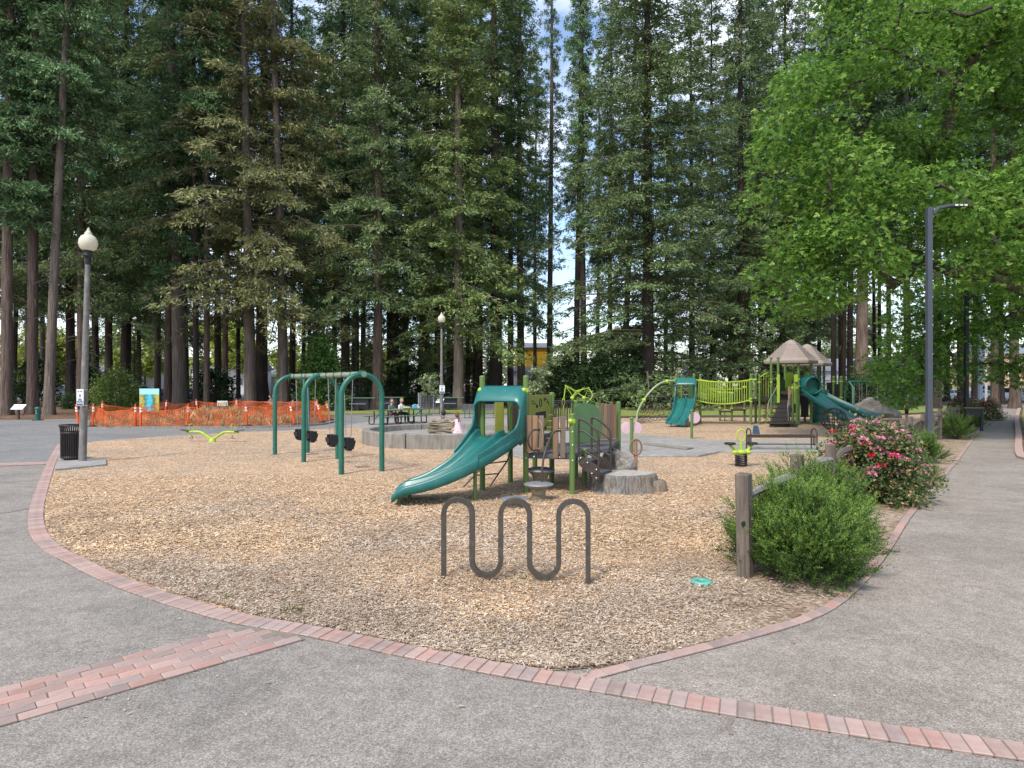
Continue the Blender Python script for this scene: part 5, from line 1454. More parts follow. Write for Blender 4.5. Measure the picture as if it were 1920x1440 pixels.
# ------------------------------------------------------------------ orange barrier
POSTS = [(148, 800, 'front', 0, -8), (174, 800, 'front', 0, 2), (254, 801, 'front', 0, 0), (264, 802, 'front', 0, 0), (353, 800, 'front', 0, 0), (463, 799, 'front', 1, -3), (553, 796.5, 'front', 1, -14), (603, 792.5, 'front', 1, -12), (620, 788.5, 'front', 1, -14),
         (192, 788, 'back', 0, 0), (309, 784, 'back', 0, 6), (371, 780, 'back', 1, -6), (380, 789, 'back', 1, -4), (445, 779, 'back', 1, -3), (590, 781, 'back', 1, 8)]
plabs = ['hidden half behind the globe lamp', 'just beyond the globe lamp in the front row', 'before the painted picture board, outer of two', 'before the painted picture board, inner of two', 'in front of the thick pale fir',
         'beyond the seesaw\'s far seat', 'leaning, behind the first green arch', 'leaning at a netting peak by the swing chains', 'leaning at the last netting peak', 'in the back row by the leafy shrub',
         'in the back row tilted beside the picture board', 'in the back row, tilted, tallest against the trunks', 'short one standing amid the dry weeds', 'in the back row beside the pale green notice', 'in the back row seen through the swings']
topsP = {}
for i, ((u, v, row, _, lean), lb) in enumerate(zip(POSTS, plabs)):
    p = G(u, v)
    t = thing('delineator_post', 'orange delineator post ' + lb, 'traffic post', p, 0, 'orange delineator posts holding the netting', ry=R(lean))
    h = 1.1 if i != 12 else .75
    g = MB(); g.lathe([(.26, 0), (.26, .03), (.12, .07), (.06, .08)], n=10); lpart(g, 'base', 'black', t)
    g = MB(); g.lathe([(.055, .05), (.05, h * .55), (.048, h * .9), (.028, h * .93), (.028, h * .97), (.045, h), (.02, h * 1.02)], n=10); lpart(g, 'tube', 'orange', t)
    for z in (.68, .80):
        g = MB(); g.lathe([(.054, h * z), (.053, h * (z + .08))], n=10, cap=False); lpart(g, 'reflective_band', 'white', t)
    topsP[i] = (p, p + Vector((math.sin(R(lean)) * h * .86, -.03, h * .9)))
net = thing('barrier_netting', 'sagging orange plastic safety netting strung between delineator posts', 'netting', G(360, 800))
order = [1, 2, 4, 5, 6, 7, 8, 14, 13, 11, 10, 9, 1]
g = MB()
rn = random.Random(8)
for a, b in zip(order[:-1], order[1:]):
    (pa, ta), (pb, tb) = topsP[a], topsP[b]
    L = (pb - pa).length; n = max(6, int(L / .085)); rows = 12
    sag = rn.uniform(.22, .40) * min(1, L / 4) if rn.random() < .8 else .08
    grid = []
    for i in range(n + 1):
        s = i / n; bl = pa.lerp(pb, s); tl = ta.lerp(tb, s) - Vector((0, 0, sag * 4 * s * (1 - s)))
        w = .09 * math.sin(s * 9 + a) + .05 * math.sin(s * 23 + b)
        grid.append([bl.lerp(tl, j / rows) + Vector((w * .3, w + .05 * math.sin(j * .7 + i * .3), .02 * math.sin(i * .5 + j))) for j in range(rows + 1)])
    wd = .008
    for j in range(rows + 1):
        for i in range(n):
            e = Vector((0, 0, wd if j not in (0, rows) else wd * 2.2)); p0, p1 = grid[i][j], grid[i + 1][j]
            g.add([p0 - e, p1 - e, p1 + e, p0 + e], [(0, 1, 2, 3)])
    d = (pb - pa).normalized() * wd
    for i in range(n + 1):
        for j in range(rows):
            p0, p1 = grid[i][j], grid[i][j + 1]
            g.add([p0 - d, p0 + d, p1 + d, p1 - d], [(0, 1, 2, 3)])
lpart(g, 'mesh', 'net', net, origin=net.location)['kind'] = 'stuff'

# ------------------------------------------------------------------ information signs, bollard, picture board
def lectern(p, w, d, h, lab, rz=0.0, mat='white', tilt=.6):
    t = thing('lectern_sign', lab, 'sign', p, rz, 'tilted information signs among the trees')
    g = MB(); g.box((0, 0, h / 2), (.09, .09, h)); lpart(g, 'post', 'brown_metal', t)
    Mx = Matrix.Rotation(tilt, 3, 'X')
    g = MB(); g.box((0, -.02, h + .02), (w, d, .025), M=Mx); b = lpart(g, 'panel', mat, t, .005)
    for (x0, y0, x1, y1) in ((-.12, .05, .10, .3), (-.12, -.2, .12, -.12), (-.12, -.34, .06, -.28)):
        g = MB(); g.box(Vector((0, -.02, h + .02)) + Mx @ Vector(((x0 + x1) / 2 * w, (y0 + y1) / 2 * d, .0145)), ((x1 - x0) * w, (y1 - y0) * d, .003), M=Mx); lpart(g, 'print', 'steel', b)
lectern(G(35, 786.5), .66, .5, .72, 'white tilted information panel on a post before the corner firs', R(8))
lectern(G(825, 777), .52, .45, .92, 'white tilted information panel beside the farther globe lamp', R(-12))
pale = mk('pale_green_board', (.62, .72, .55), rough=.6)
p = G(417, 772)
t = thing('notice_board', 'small pale green notice board behind the dry weeds', 'sign', p)
g = MB()
for s in (-1, 1): g.box((.3 * s, 0, .35), (.05, .05, .7))
lpart(g, 'leg', 'brown_metal', t)
t_leg = t.children[0]; t_leg['kind'] = 'thing'
g = MB(); g.box((0, 0, .62), (.78, .03, .40)); b = lpart(g, 'panel', 'white', t, .004)
g = MB(); g.box((0, -.018, .62), (.68, .006, .32)); lpart(g, 'picture', pale, b)
p = G(71, 788.5)
t = thing('bollard', 'short dark green dispenser bollard on the mulch beside the pale fir', 'bollard', p)
g = MB(); g.box((0, 0, .02), (.4, .4, .06)); lpart(g, 'base', 'iron', t, .01)
g = MB(); g.lathe([(.135, .03), (.135, .62), (.15, .64), (.15, .72), (.12, .77), (.02, .79)], n=16); b = lpart(g, 'body', 'green', t)
for z in (.56, .42): g = MB(); g.box((0, -.135, z), (.08, .012, .07)); lpart(g, 'plate', 'steel', b)
mural = bpy.data.materials.new('river_picture'); mural.use_nodes = True
nt = mural.node_tree; N_, K_ = nt.nodes, nt.links
tc = N_.new('ShaderNodeTexCoord'); sp_ = N_.new('ShaderNodeSeparateXYZ'); K_.new(tc.outputs['Object'], sp_.inputs[0])
nz = N_.new('ShaderNodeTexNoise'); nz.inputs['Scale'].default_value = 4.5; nz.inputs['Detail'].default_value = 6; K_.new(tc.outputs['Object'], nz.inputs['Vector'])
ab = N_.new('ShaderNodeMath'); ab.operation = 'ABSOLUTE'; K_.new(sp_.outputs['X'], ab.inputs[0])
ma = N_.new('ShaderNodeMath'); ma.operation = 'MULTIPLY_ADD'; ma.inputs[1].default_value = .9; K_.new(nz.outputs['Fac'], ma.inputs[0]); K_.new(ab.outputs[0], ma.inputs[2])
r1 = N_.new('ShaderNodeValToRGB'); r1.color_ramp.elements[0].position = .60; r1.color_ramp.elements[0].color = (.03, .40, .50, 1); r1.color_ramp.elements[1].position = .78; r1.color_ramp.elements[1].color = (.10, .13, .03, 1)
x = r1.color_ramp.elements.new(.95); x.color = (.45, .40, .08, 1); x = r1.color_ramp.elements.new(.45); x.color = (.10, .55, .68, 1)
K_.new(ma.outputs[0], r1.inputs['Fac'])
r2 = N_.new('ShaderNodeValToRGB'); r2.color_ramp.interpolation = 'CONSTANT'
e = r2.color_ramp.elements; e[0].position = 0; e[0].color = (0, 0, 0, 1); e[1].position = .84; e[1].color = (1, 1, 1, 1)
zm = N_.new('ShaderNodeMath'); zm.operation = 'MULTIPLY_ADD'; zm.inputs[1].default_value = .5; zm.inputs[2].default_value = 0.15; K_.new(sp_.outputs['Z'], zm.inputs[0]); K_.new(zm.outputs[0], r2.inputs['Fac'])
mx = N_.new('ShaderNodeMix'); mx.data_type = 'RGBA'; mx.inputs['B'].default_value = (.35, .68, .78, 1); K_.new(r2.outputs['Color'], mx.inputs['Factor']); K_.new(r1.outputs['Color'], mx.inputs['A'])
K_.new(mx.outputs['Result'], N_['Principled BSDF'].inputs['Base Color'])
p = G(280, 777)
t = thing('picture_board', 'painted board of a turquoise river between yellow green banks', 'sign', p)
g = MB()
g.box((0, .03, .62), (.06, .05, 1.3)); lpart(g, 'stand', 'brown_metal', t)
g = MB(); g.box((0, 0, .98), (1.36, .03, 1.6)); lpart(g, 'panel', mural, t, .004)

# ------------------------------------------------------------------ round concrete fountain wall and stacked stone
FC = Vector((-2.48, 23.35, 0)); FR = 2.92
ft = thing('fountain_ring', 'round low concrete wall enclosing the stacked stone fountain', 'fountain', FC)
segs = 8
for k in range(segs):
    a0, a1 = 2 * PI * k / segs + .008 - 1.9, 2 * PI * (k + 1) / segs - .008 - 1.9
    g = MB(); rows = []
    for a in np.linspace(a0, a1, 10):
        c, s = math.cos(a), math.sin(a)
        rows.append([(FR * c, FR * s, -.03), (FR * c, FR * s, .47), ((FR - .02) * c, (FR - .02) * s, .495), ((FR - .26) * c, (FR - .26) * s, .495), ((FR - .28) * c, (FR - .28) * s, .47), ((FR - .28) * c, (FR - .28) * s, .05)])
    vs = sum(rows, []); fs = []
    for i in range(9):
        for j in range(6):
            a, b = i * 6 + j, i * 6 + (j + 1) % 6; fs.append((a, a + 6, b + 6, b))
    fs += [tuple(range(6)), tuple(len(vs) - 6 + j for j in range(6))[::-1]]
    g.add(vs, fs); lpart(g, 'wall_segment', 'concrete', ft)
g = MB(); g.lathe([(FR - .26, .20), (FR - .5, .29), (.001, .30)], n=40, cap=False); lpart(g, 'basin_floor', 'concrete_flat', ft)
st = thing('stone_stack', 'block of layered tan stones rising inside the concrete ring', 'stone', Vector((-2.43, 22.5, .28)))
zz = 0
for i, (w, d, h, ox) in enumerate(((.96, .6, .16, 0), (.99, .64, .11, .0), (1.04, .66, .10, .02), (.98, .62, .15, .03), (.84, .56, .07, .08))):
    rn = np.random.default_rng(40 + i)
    bm = bmesh.new(); bmesh.ops.create_cube(bm, size=1)
    bmesh.ops.subdivide_edges(bm, edges=bm.edges, cuts=4, use_grid_fill=True)
    for v in bm.verts:
        f = 1 + .07 * math.sin(7 * v.co.x + 3 * v.co.z + i) + .05 * rn.normal()
        v.co = Vector((v.co.x * w * f + ox, v.co.y * d * f, v.co.z * h * (1 + .08 * rn.normal()) + zz + h / 2))
    me = bpy.data.meshes.new('stone'); bm.to_mesh(me); bm.free()
    link_mesh('stone', me, M['rock_tan'], st); zz += h * .97

# ------------------------------------------------------------------ picnic tables, benches
def picnic(p, rz, L, lab):
    t = thing('picnic_table', lab, 'picnic table', p, rz, 'green picnic tables')
    g = MB(); g.box((0, 0, .75), (L, .76, .05)); lpart(g, 'table_top', 'tablegreen', t, .012)
    for s in (-1, 1):
        g = MB(); g.box((0, .68 * s, .45), (L, .26, .04)); lpart(g, 'seat', 'tablegreen', t, .01)
    for x in (-L * .40, -L * .13, L * .14, L * .40):
        g = MB()
        for s in (-1, 1):
            g.tube(catmull([(x, .3 * s, .73), (x, .3 * s, .14), (x, .38 * s, .05), (x, .6 * s, .04), (x, .7 * s, .12), (x, .68 * s, .43)], .06), .03, n=8)
        lpart(g, 'leg_frame', 'iron', t)
        g = MB(); g.tube([(x, .28, .3), (x + .3, .0, .70)], .016, n=6); lpart(g, 'brace', 'iron', t)
picnic(Vector((-5.95, 33.5, 0)), R(52), 3.4, 'long green picnic table where two women sit')
def dark_table(p, rz, lab):
    t = thing('shelter_table', lab, 'picnic table', p, rz, 'dark tables under the firs')
    g = MB(); g.box((0, 0, .98), (2.2, .85, .07)); lpart(g, 'table_top', 'tablegreen', t, .01)
    g = MB(); g.box((0, 0, .52), (1.1, .55, .86)); lpart(g, 'pedestal', 'iron', t, .01)
    for s in (-1, 1):
        g = MB(); g.box((-.2, -.75 * s, .52), (1.3, .28, .05)); lpart(g, 'seat', 'steel', t, .01)
        g = MB(); g.box((-.2, -.75 * s, .25), (.2, .2, .5)); lpart(g, 'seat_post', 'iron', t)
dark_table(G(679, 769), R(2), 'dark green topped table under the firs behind the swing chains')
dark_table(G(734, 767), R(-4), 'dark table under the firs behind the seated women')
dark_table(G(845, 768), R(4), 'dark table under the firs beside the farther globe lamp')
def slat_bench(p, rz, L, lab):
    t = thing('park_bench', lab, 'bench', p, rz)
    for i in range(9):
        g = MB(); z = .47 + .40 * (i + .5) / 9; g.bar((-L / 2, .16 + .16 * (i + .5) / 9, z), (L / 2, .16 + .16 * (i + .5) / 9, z), .012, .034); lpart(g, 'back_slat', 'bench_grey', t)
    g = MB(); g.box((0, -.08, .44), (L, .46, .03)); lpart(g, 'seat', 'bench_grey', t, .008)
    for x in (-L * .42, -L * .3, L * .3, L * .42):
        g = MB(); g.tube([(x, -.24, 0), (x, -.2, .43), (x, .15, .45), (x, .33, .88)], .022, n=6); g.tube([(x, .22, 0), (x, .1, .43)], .022, n=6); lpart(g, 'leg', 'bench_grey', t)
slat_bench(G(903, 784.5), R(2), 2.45, 'long grey slatted bench behind the short teal slide')
p = G(1465, 847)
t = thing('park_bench', 'backless dark bench with looped armrests on the concrete path', 'bench', p + Vector((0, 0, .075)), R(-2))
L = 2.0
for i in range(24):
    g = MB(); x = -L / 2 + .06 + (L - .12) * i / 23; g.tube([(x, -.19, .41), (x, -.17, .44), (x, .17, .44), (x, .19, .41)], .017, n=6, smooth=False); lpart(g, 'seat_slat', 'brown_metal', t)
for x in (-L / 2, L / 2):
    g = MB(); g.tube(catmull([(x, -.2, 0), (x, -.2, .40), (x, -.17, .58), (x, 0, .64), (x, .17, .58), (x, .2, .40), (x, .2, 0)], .05), .022, n=6); lpart(g, 'armrest', 'brown_metal', t)
    g = MB(); g.tube([(x + .0, -.06, .12), (x, -.06, .42)], .018, n=6); g.tube([(x, .06, .12), (x, .06, .42)], .018, n=6); lpart(g, 'end_bar', 'brown_metal', t)
g = MB(); g.bar((-L / 2, 0, .16), (L / 2, 0, .16), .03, .03); lpart(g, 'stretcher', 'brown_metal', t)
g = MB(); g.bar((-L / 2, -.2, .40), (L / 2, -.2, .40), .02, .05); g.bar((-L / 2, .2, .40), (L / 2, .2, .40), .02, .05); lpart(g, 'seat_frame', 'brown_metal', t)
bg = G(1417, 846)
g = MB(); g.prism([(-.10, -.07, 0), (.12, -.07, 0), (.06, -.05, .26), (-.05, -.05, .27)], (0, .12, 0)); o = g.build('cloth_bag', mk('blue_bag', (.04, .09, .14), rough=.8, bump=.3), bevel=.03, seg=2)
o.location = (bg.x, bg.y, .54); tag(o, 'small dark blue bag resting at the end of the backless bench', 'bag')

# ------------------------------------------------------------------ spring rider
p = G(1389.5, 875)
t = thing('spring_rider', 'lime green two seat spring rider with a ring handle', 'spring rider', p, R(5))
g = MB(); g.tube([(.14 * math.cos(a), .14 * math.sin(a), .02 + .30 * a / (2 * PI * 6.5)) for a in np.linspace(0, 2 * PI * 6.5, 110)], .018, n=6); lpart(g, 'spring', 'black', t)
g = MB(); g.ball((0, 0, .37), .14, 12, (1.1, 1, .5)); lpart(g, 'hub', 'lime', t)
for s in (-1, 1):
    g = MB(); g.tube(catmull([(.03 * s, 0, .36), (.15 * s, 0, .40), (.24 * s, 0, .50), (.30 * s, 0, .56)], .04), .035, n=8); lpart(g, 'arm', 'lime', t)
    g = MB(); g.lathe([(.02, .56), (.13, .565), (.145, .59), (.13, .615), (.02, .62)], (.29 * s, 0, 0), 16); lpart(g, 'seat', 'black', t)
    g = MB(); g.ball((.17 * s, -.04, .37), .075, 10, (1.2, .8, .8)); lpart(g, 'foot_peg', 'lime', t)
g = MB(); g.tube([(0, 0, .38), (0, 0, .66)], .038, n=10); g.tube([(.115 * math.cos(a), 0, .79 + .15 * math.sin(a)) for a in np.linspace(0, 2 * PI, 25)[:-1]], .019, n=8, closed=True); lpart(g, 'ring_handle', 'lime', t)
# ------------------------------------------------------------------ big play structure
PB = Vector((14.0, 33.0, 0))
big = thing('play_tower', 'large green and lime play structure with twin hip roofs, bridge and teal slides', 'play structure', PB)
def bp(m, name, mat, bevel=0.0, parent=None): return m.build(name, M[mat] if isinstance(mat, str) else mat, parent or big, PB, bevel)
def gp(u, Y): return Vector(((u - 960) * Y / F, Y, 0))
def hz(v, Y): return CAMH + (720 - v) * Y / F
def post(u, Y, h, r=.062, cap=True, clamps=()):
    p = gp(u, Y); g = MB(); g.tube([V3(p, -.05), V3(p, h)], r, n=12); bp(g, 'post', 'lime_post')
    if cap: g = MB(); g.lathe([(r * 1.1, h - .02), (r * 1.15, h + .04), (r * .7, h + .09), (.01, h + .10)], p, 12); bp(g, 'post_cap', 'lime_post')
    for z in clamps: g = MB(); g.tube([V3(p, z - .035), V3(p, z + .035)], r * 1.35, n=12); bp(g, 'clamp', 'lime')
    return p
def deckq(us, z, n='platform'):
    g = MB(); g.prism([V3(gp(u, Y), z - .13) for u, Y in us], (0, 0, .13)); bp(g, n, 'brown_metal', .01)
# double-slide tower and bridge
for u, Y in ((1268, 33.4), (1278, 34.9), (1301, 33.2), (1313, 34.8)): post(u, Y, 2.55, clamps=(2.35, 1.3))
for u, Y in ((1408, 33.0), (1417, 34.4)): post(u, Y, 2.55, clamps=(2.35, 1.35, 1.2))
deckq(((1268, 33.4), (1301, 33.2), (1313, 34.8), (1278, 34.9)), 1.38)
deckq(((1408, 33.0), (1446, 33.2), (1455, 34.6), (1417, 34.4)), 1.33)
def bridge_side(a, b, dy):
    top, bot, mid = [], [], []
    for s in np.linspace(0, 1, 15):
        p = a.lerp(b, s); q = 4 * s * (1 - s)
        top.append(V3(p, 2.32 - .13 * q)); bot.append(V3(p, 1.28 - .22 * q)); mid.append(V3(p, 1.40 - .2 * q))
    for row, nm, r, mt in ((top, 'top_rail', .03, 'lime'), (bot, 'bottom_rail', .03, 'lime')):
        g = MB(); g.tube(row, r, n=8); bp(g, nm, mt)
    n = 23
    for i in range(n):
        s = (i + .5) / n; p = a.lerp(b, s); q = 4 * s * (1 - s)
        g = MB(); g.tube([V3(p, 1.28 - .22 * q), V3(p, 2.32 - .13 * q)], .017, n=6); bp(g, 'baluster', 'lime')
bridge_side(gp(1303, 33.2), gp(1407, 33.0), 0); bridge_side(gp(1314, 34.7), gp(1416, 34.3), 0)
for i in range(12):
    s0, s1 = i / 12 + .006, (i + 1) / 12 - .006
    a0, b0 = gp(1303, 33.25), gp(1407, 33.05); a1, b1 = gp(1314, 34.6), gp(1416, 34.2)
    z = 1.36 - .2 * 4 * (s0 + .04) * (1 - s0 - .04)
    g = MB(); g.prism([V3(a0.lerp(b0, s0), z - .05), V3(a0.lerp(b0, s1), z - .05), V3(a1.lerp(b1, s1), z - .05), V3(a1.lerp(b1, s0), z - .05)], (0, 0, .05)); bp(g, 'bridge_board', 'brown_metal')
# double slide facing the camera, gently swept
SD = [gp(1286, 33.1), gp(1285, 32.3), gp(1281, 31.6), gp(1266, 30.9)]
def szd(t): return 1.38 if t < .1 else (.28 if t > .9 else 1.38 - 1.1 * ((t - .1) / .8) ** 1.0)
def chute2(Pb, zf, width, n=26, prof=None, mat='teal', name='slide', lip=True):
    g = chute(Pb, zf, prof or prof_in, width, n, lip); return bp(g, name, mat)
chute2(SD, szd, 1.0)
def hood2(Pb, zd, half, ts): return hood(Pb, zd, half, ts, None, big, PB, 'teal')
hood2(SD, 1.38, .515, [(.0, 2.44, 1.3), (.06, 2.42, 1.3), (.13, 2.16, 1.25), (.16, 2.10, 1.22)])
def cheeks2(Pb, zf, pts_t, half=.515):
    for side in (-1, 1):
        g = MB(); rows = []
        for tt, top in pts_t:
            p = bez(Pb, tt); h = (bez(Pb, tt + .01) - bez(Pb, tt - .01)).normalized(); s = Vector((-h.y, h.x, 0)) * side
            rows.append([p + s * half + Vector((0, 0, zf(tt))), p + s * half + Vector((0, 0, top)), p + s * (half - .04) + Vector((0, 0, top)), p + s * (half - .04) + Vector((0, 0, zf(tt)))])
        vs = sum(rows, []); fs = []
        for i in range(len(rows) - 1):
            for j in range(4):
                a, b = i * 4 + j, i * 4 + (j + 1) % 4; fs.append((a, a + 4, b + 4, b) if side < 0 else (b, b + 4, a + 4, a))
        fs += [(0, 1, 2, 3), tuple(len(vs) - 4 + j for j in (3, 2, 1, 0))]
        g.add(vs, fs); bp(g, 'slide_cheek', 'teal')
cheeks2(SD, szd, [(.16, 1.95), (.22, 1.75), (.3, 1.52), (.42, 1.25), (.55, 1.02)])
for du in (-9, 8):
    p = gp(1266 + du * .9, 31.0); g = MB(); g.tube([V3(p, -.03), V3(p, .22)], .03, n=8); bp(g, 'slide_leg', 'brown_metal')
g = MB(); pa, pb = gp(1290, 34.6), gp(1302, 34.7); g.prism([V3(pa, 1.4), V3(pb, 1.4), V3(pb, 2.3), V3(pa, 2.3)], (0, .03, 0)); bp(g, 'green_panel', 'green_panel')
# arch with rope net
arch_uv = [(1192.5, 793), (1196, 772), (1204, 755), (1216, 738), (1230, 724), (1245, 716), (1260, 714), (1269, 717)]
arc = [A(u, v, 33.6 + .25 * i * .2) for i, (u, v) in enumerate(arch_uv)]
arc[0].z = -.02
g = MB(); g.tube(catmull(arc, .12), .055, n=10); bp(g, 'arch', mk('pale_green_arch', (.30, .40, .21), rough=.4))
for i in (3, 5):
    c = (arc[i] + arc[i]) / 2 if i == 3 else arc[6].lerp(arc[5], .6)
    if i == 3: c = arc[2].lerp(arc[3], .3)
    g = MB(); g.ball(c, .115, 12); bp(g, 'ball', 'lime')
g = MB()
arcs = catmull(arc, .1); na = len(arcs)
ptsN = []
for j in range(7):       # inner parallel strands sweeping to the ground line
    row = []
    for i in range(9):
        s = i / 8
        outer = arcs[int(s * (na - 1))]
        inner = V3(gp(1200 + 62 * s, 34.0 + .6 * s), .03 + .0 * s)
        q = outer.lerp(inner, (j + .5) / 7.0 if j else .06)
        row.append(q)
    ptsN.append(row)
for row in ptsN: g.tube(catmull(row, .3), .010, n=4, cap=False)
for i in range(9):
    for j in range(6):
        g.tube([ptsN[j][i], ptsN[j + 1][min(8, i + (j % 2))]], .010, n=4, cap=False)
        if i < 8: g.tube([ptsN[j][i + 1], ptsN[j + 1][i]], .010, n=4, cap=False)
ro = bp(g, 'rope_net', 'brown_metal'); ro['kind'] = 'stuff'
# low benches and lime climber behind the bridge
for u, Y in ((1350, 36.2), (1372, 35.8), (1396, 35.4)): post(u, Y, 1.55, .06, False, (.75,))
for (u0, u1, Y, z) in ((1350, 1372, 36, .55), (1374, 1396, 35.5, .66)):
    g = MB(); g.box((*(((gp(u0, Y) + gp(u1, Y)) / 2).xy), z), ((u1 - u0) * Y / F, .5, .07)); bp(g, 'step_deck', 'brown_metal', .01)
for (u, v) in ((1350, 736), (1372, 737), (1396, 726)): g = MB(); g.ball(A(u, v, 35.9), .13, 10, (1, 1, .6)); bp(g, 'ball', 'lime')
for pts in (((1330, 729), (1358, 730), (1390, 729)), ((1335, 731), (1350, 737), (1360, 735), (1375, 738)), ((1359, 730), (1359, 785))):
    g = MB(); g.tube([A(u, v, 36.3) if v < 780 else V3(gp(u, 36.3), 0) for u, v in pts], .03, n=6); bp(g, 'climbing_bar', 'lime')
# steps between the bridge and tower: barrier, spiral, helix
g = MB()
for i in range(12): p = gp(1421 + 2.3 * i, 33.6); g.tube([V3(p, 1.35), V3(p, 2.3)], .011, n=5)
for z in (1.4, 2.3): g.tube([V3(gp(1419, 33.6), z), V3(gp(1448, 33.6), z)], .018, n=6)
bp(g, 'barrier', 'brown_metal')
g = MB(); c = gp(1436, 33.9); g.tube([(c.x + .12 * math.cos(a), c.y + .12 * math.sin(a), .05 + 1.2 * a / 44) for a in np.linspace(0, 44, 130)], .017, n=5); g.tube([V3(c, 0), V3(c, 1.3)], .03, n=6); bp(g, 'spiral_pole', 'lime')
g = MB()
for k in range(6): q = gp(1428 + 4.2 * k, 34.3); g.tube([V3(q, 1.35), V3(q, 2.2 + .5 * math.sin(PI * (k + 1) / 8))], .018, n=5)
g.tube(catmull([A(1424, 709, 34.3), A(1434, 701, 34.3), A(1448, 697, 34.3), A(1455, 698, 34.3)], .2), .03, n=6); bp(g, 'loop_rail', 'lime')
for k, (u, Y) in enumerate(((1424, 33.0), (1446, 32.8))): post(u, Y, 2.5 if k == 0 else 2.3, .055, True, (2.2,))
# roofed tower
R1, R2 = [(1446, 33.2), (1459, 32.6), (1497, 32.5), (1521, 32.9)], [(1472, 35.4), (1487, 34.7), (1509, 35.6), (1545, 35.2), (1534, 36.2)]
for u, Y in R1: post(u, Y, hz(672, Y) + .05, .066, False, (2.0, 2.35))
for u, Y in R2: post(u, Y, hz(676, Y) + .05, .066, False, (2.0,))
deckq(((1446, 33.2), (1459, 32.6), (1497, 32.5), (1521, 32.9), (1534, 35.2), (1472, 35.4)), 1.72)
deckq(((1497, 33.5), (1521, 32.9), (1548, 35.2), (1509, 35.9)), 1.72)
def hip_roof(u, Y, half, vap, vev):
    c = gp(u, Y); ze, za = hz(vev, Y), hz(vap, Y)
    g = MB(); n = 6
    rows = [(1.0, ze - .17), (1.02, ze - .03), (.99, ze + .02), (.7, ze + (za - ze) * .33), (.4, ze + (za - ze) * .68), (.2, ze + (za - ze) * .90), (.08, za - .02), (.02, za)]
    vs, fs = [], []
    for s, z in rows:
        for j in range(n): a = 2 * PI * (j + .5) / n + .25; vs.append((c.x + half * s * math.cos(a), c.y + half * s * math.sin(a), z))
    for i in range(len(rows) - 1):
        for j in range(n): fs.append((i * n + j, i * n + (j + 1) % n, (i + 1) * n + (j + 1) % n, (i + 1) * n + j))
    fs += [tuple(range(n))[::-1], tuple(len(vs) - n + j for j in range(n))]
    g.add(vs, fs)
    rf = bp(g, 'roof', 'shingle', .02)
    for k in range(1, 7):     # courses of shingles as raised ribs
        f0 = k / 7.5; s = .99 + (.2 - .99) * f0; z = ze + (za - ze) * .9 * f0 + .015
        s1 = .99 + (.2 - .99) * (f0 + .10); z1 = ze + (za - ze) * .9 * (f0 + .10) + .035
        for j in range(n):
            a0, a1 = 2 * PI * (j + .5) / n + .25, 2 * PI * (j + 1.5) / n + .25
            m_ = max(2, int(9 * (1 - f0)))
            for q in range(m_):
                def pt(s_, z_, w): 
                    p0 = Vector((half * s_ * math.cos(a0), half * s_ * math.sin(a0), z_)); p1 = Vector((half * s_ * math.cos(a1), half * s_ * math.sin(a1), z_)); return c + p0.lerp(p1, w)
                w0, w1 = (q + .06 + .5 * (k % 2) * 0) / m_, (q + .94) / m_
                gg = sh; gg.add([pt(s, z + .02, w0), pt(s, z + .02, w1), pt(s1, z1 - .01, w1), pt(s1, z1 - .01, w0)], [(0, 1, 2, 3)])
    return rf
sh = MB(); rf = hip_roof(1483, 33.4, 1.3, 637, 676); o = bp(sh, 'shingles', 'shingle'); o.parent = rf; o['kind'] = 'stuff'
sh = MB(); rf = hip_roof(1513, 35.6, 1.28, 645, 681); o = bp(sh, 'shingles', 'shingle'); o.parent = rf; o['kind'] = 'stuff'
def panel(u0, u1, v0, v1, Y, mat, name, arch=False):
    a, b = gp(u0, Y), gp(u1, Y); z0, z1 = hz(v1, Y), hz(v0, Y)
    if arch:
        w = (b - a).length; pts = [V3(a, z0), V3(b, z0), V3(b, z1 - w * .45)] + [V3(a.lerp(b, .5 + .5 * math.cos(t)), z1 - w * .45 + w * .45 * math.sin(t)) for t in np.linspace(.3, PI - .3, 7)] + [V3(a, z1 - w * .45)]
    else: pts = [V3(a, z0), V3(b, z0), V3(b, z1), V3(a, z1)]
    g = MB(); g.prism(pts, (0, .03, 0)); return bp(g, name, mat)
panel(1473, 1488, 697, 728, 33.6, 'lime', 'lime_panel', True); panel(1510, 1520, 697, 712, 35, 'lime', 'lime_panel', True)
panel(1457, 1462, 702, 755, 32.4, 'lime', 'lime_panel'); panel(1489, 1496, 702, 716, 32.4, 'lime', 'lime_panel'); panel(1489, 1491.5, 718, 757, 32.2, 'lime', 'lime_panel')
panel(1463, 1472, 712, 735, 34.2, 'green_panel', 'green_panel'); panel(1448, 1456, 725, 760, 32.9, 'green_panel', 'green_panel')
panel(1502, 1516, 737, 782, 34.5, 'black', 'dark_wall'); panel(1490, 1498, 738, 775, 33.8, 'green_panel', 'green_panel')
panel(1478, 1482, 724, 760, 31.6, 'plank', 'plank_post')
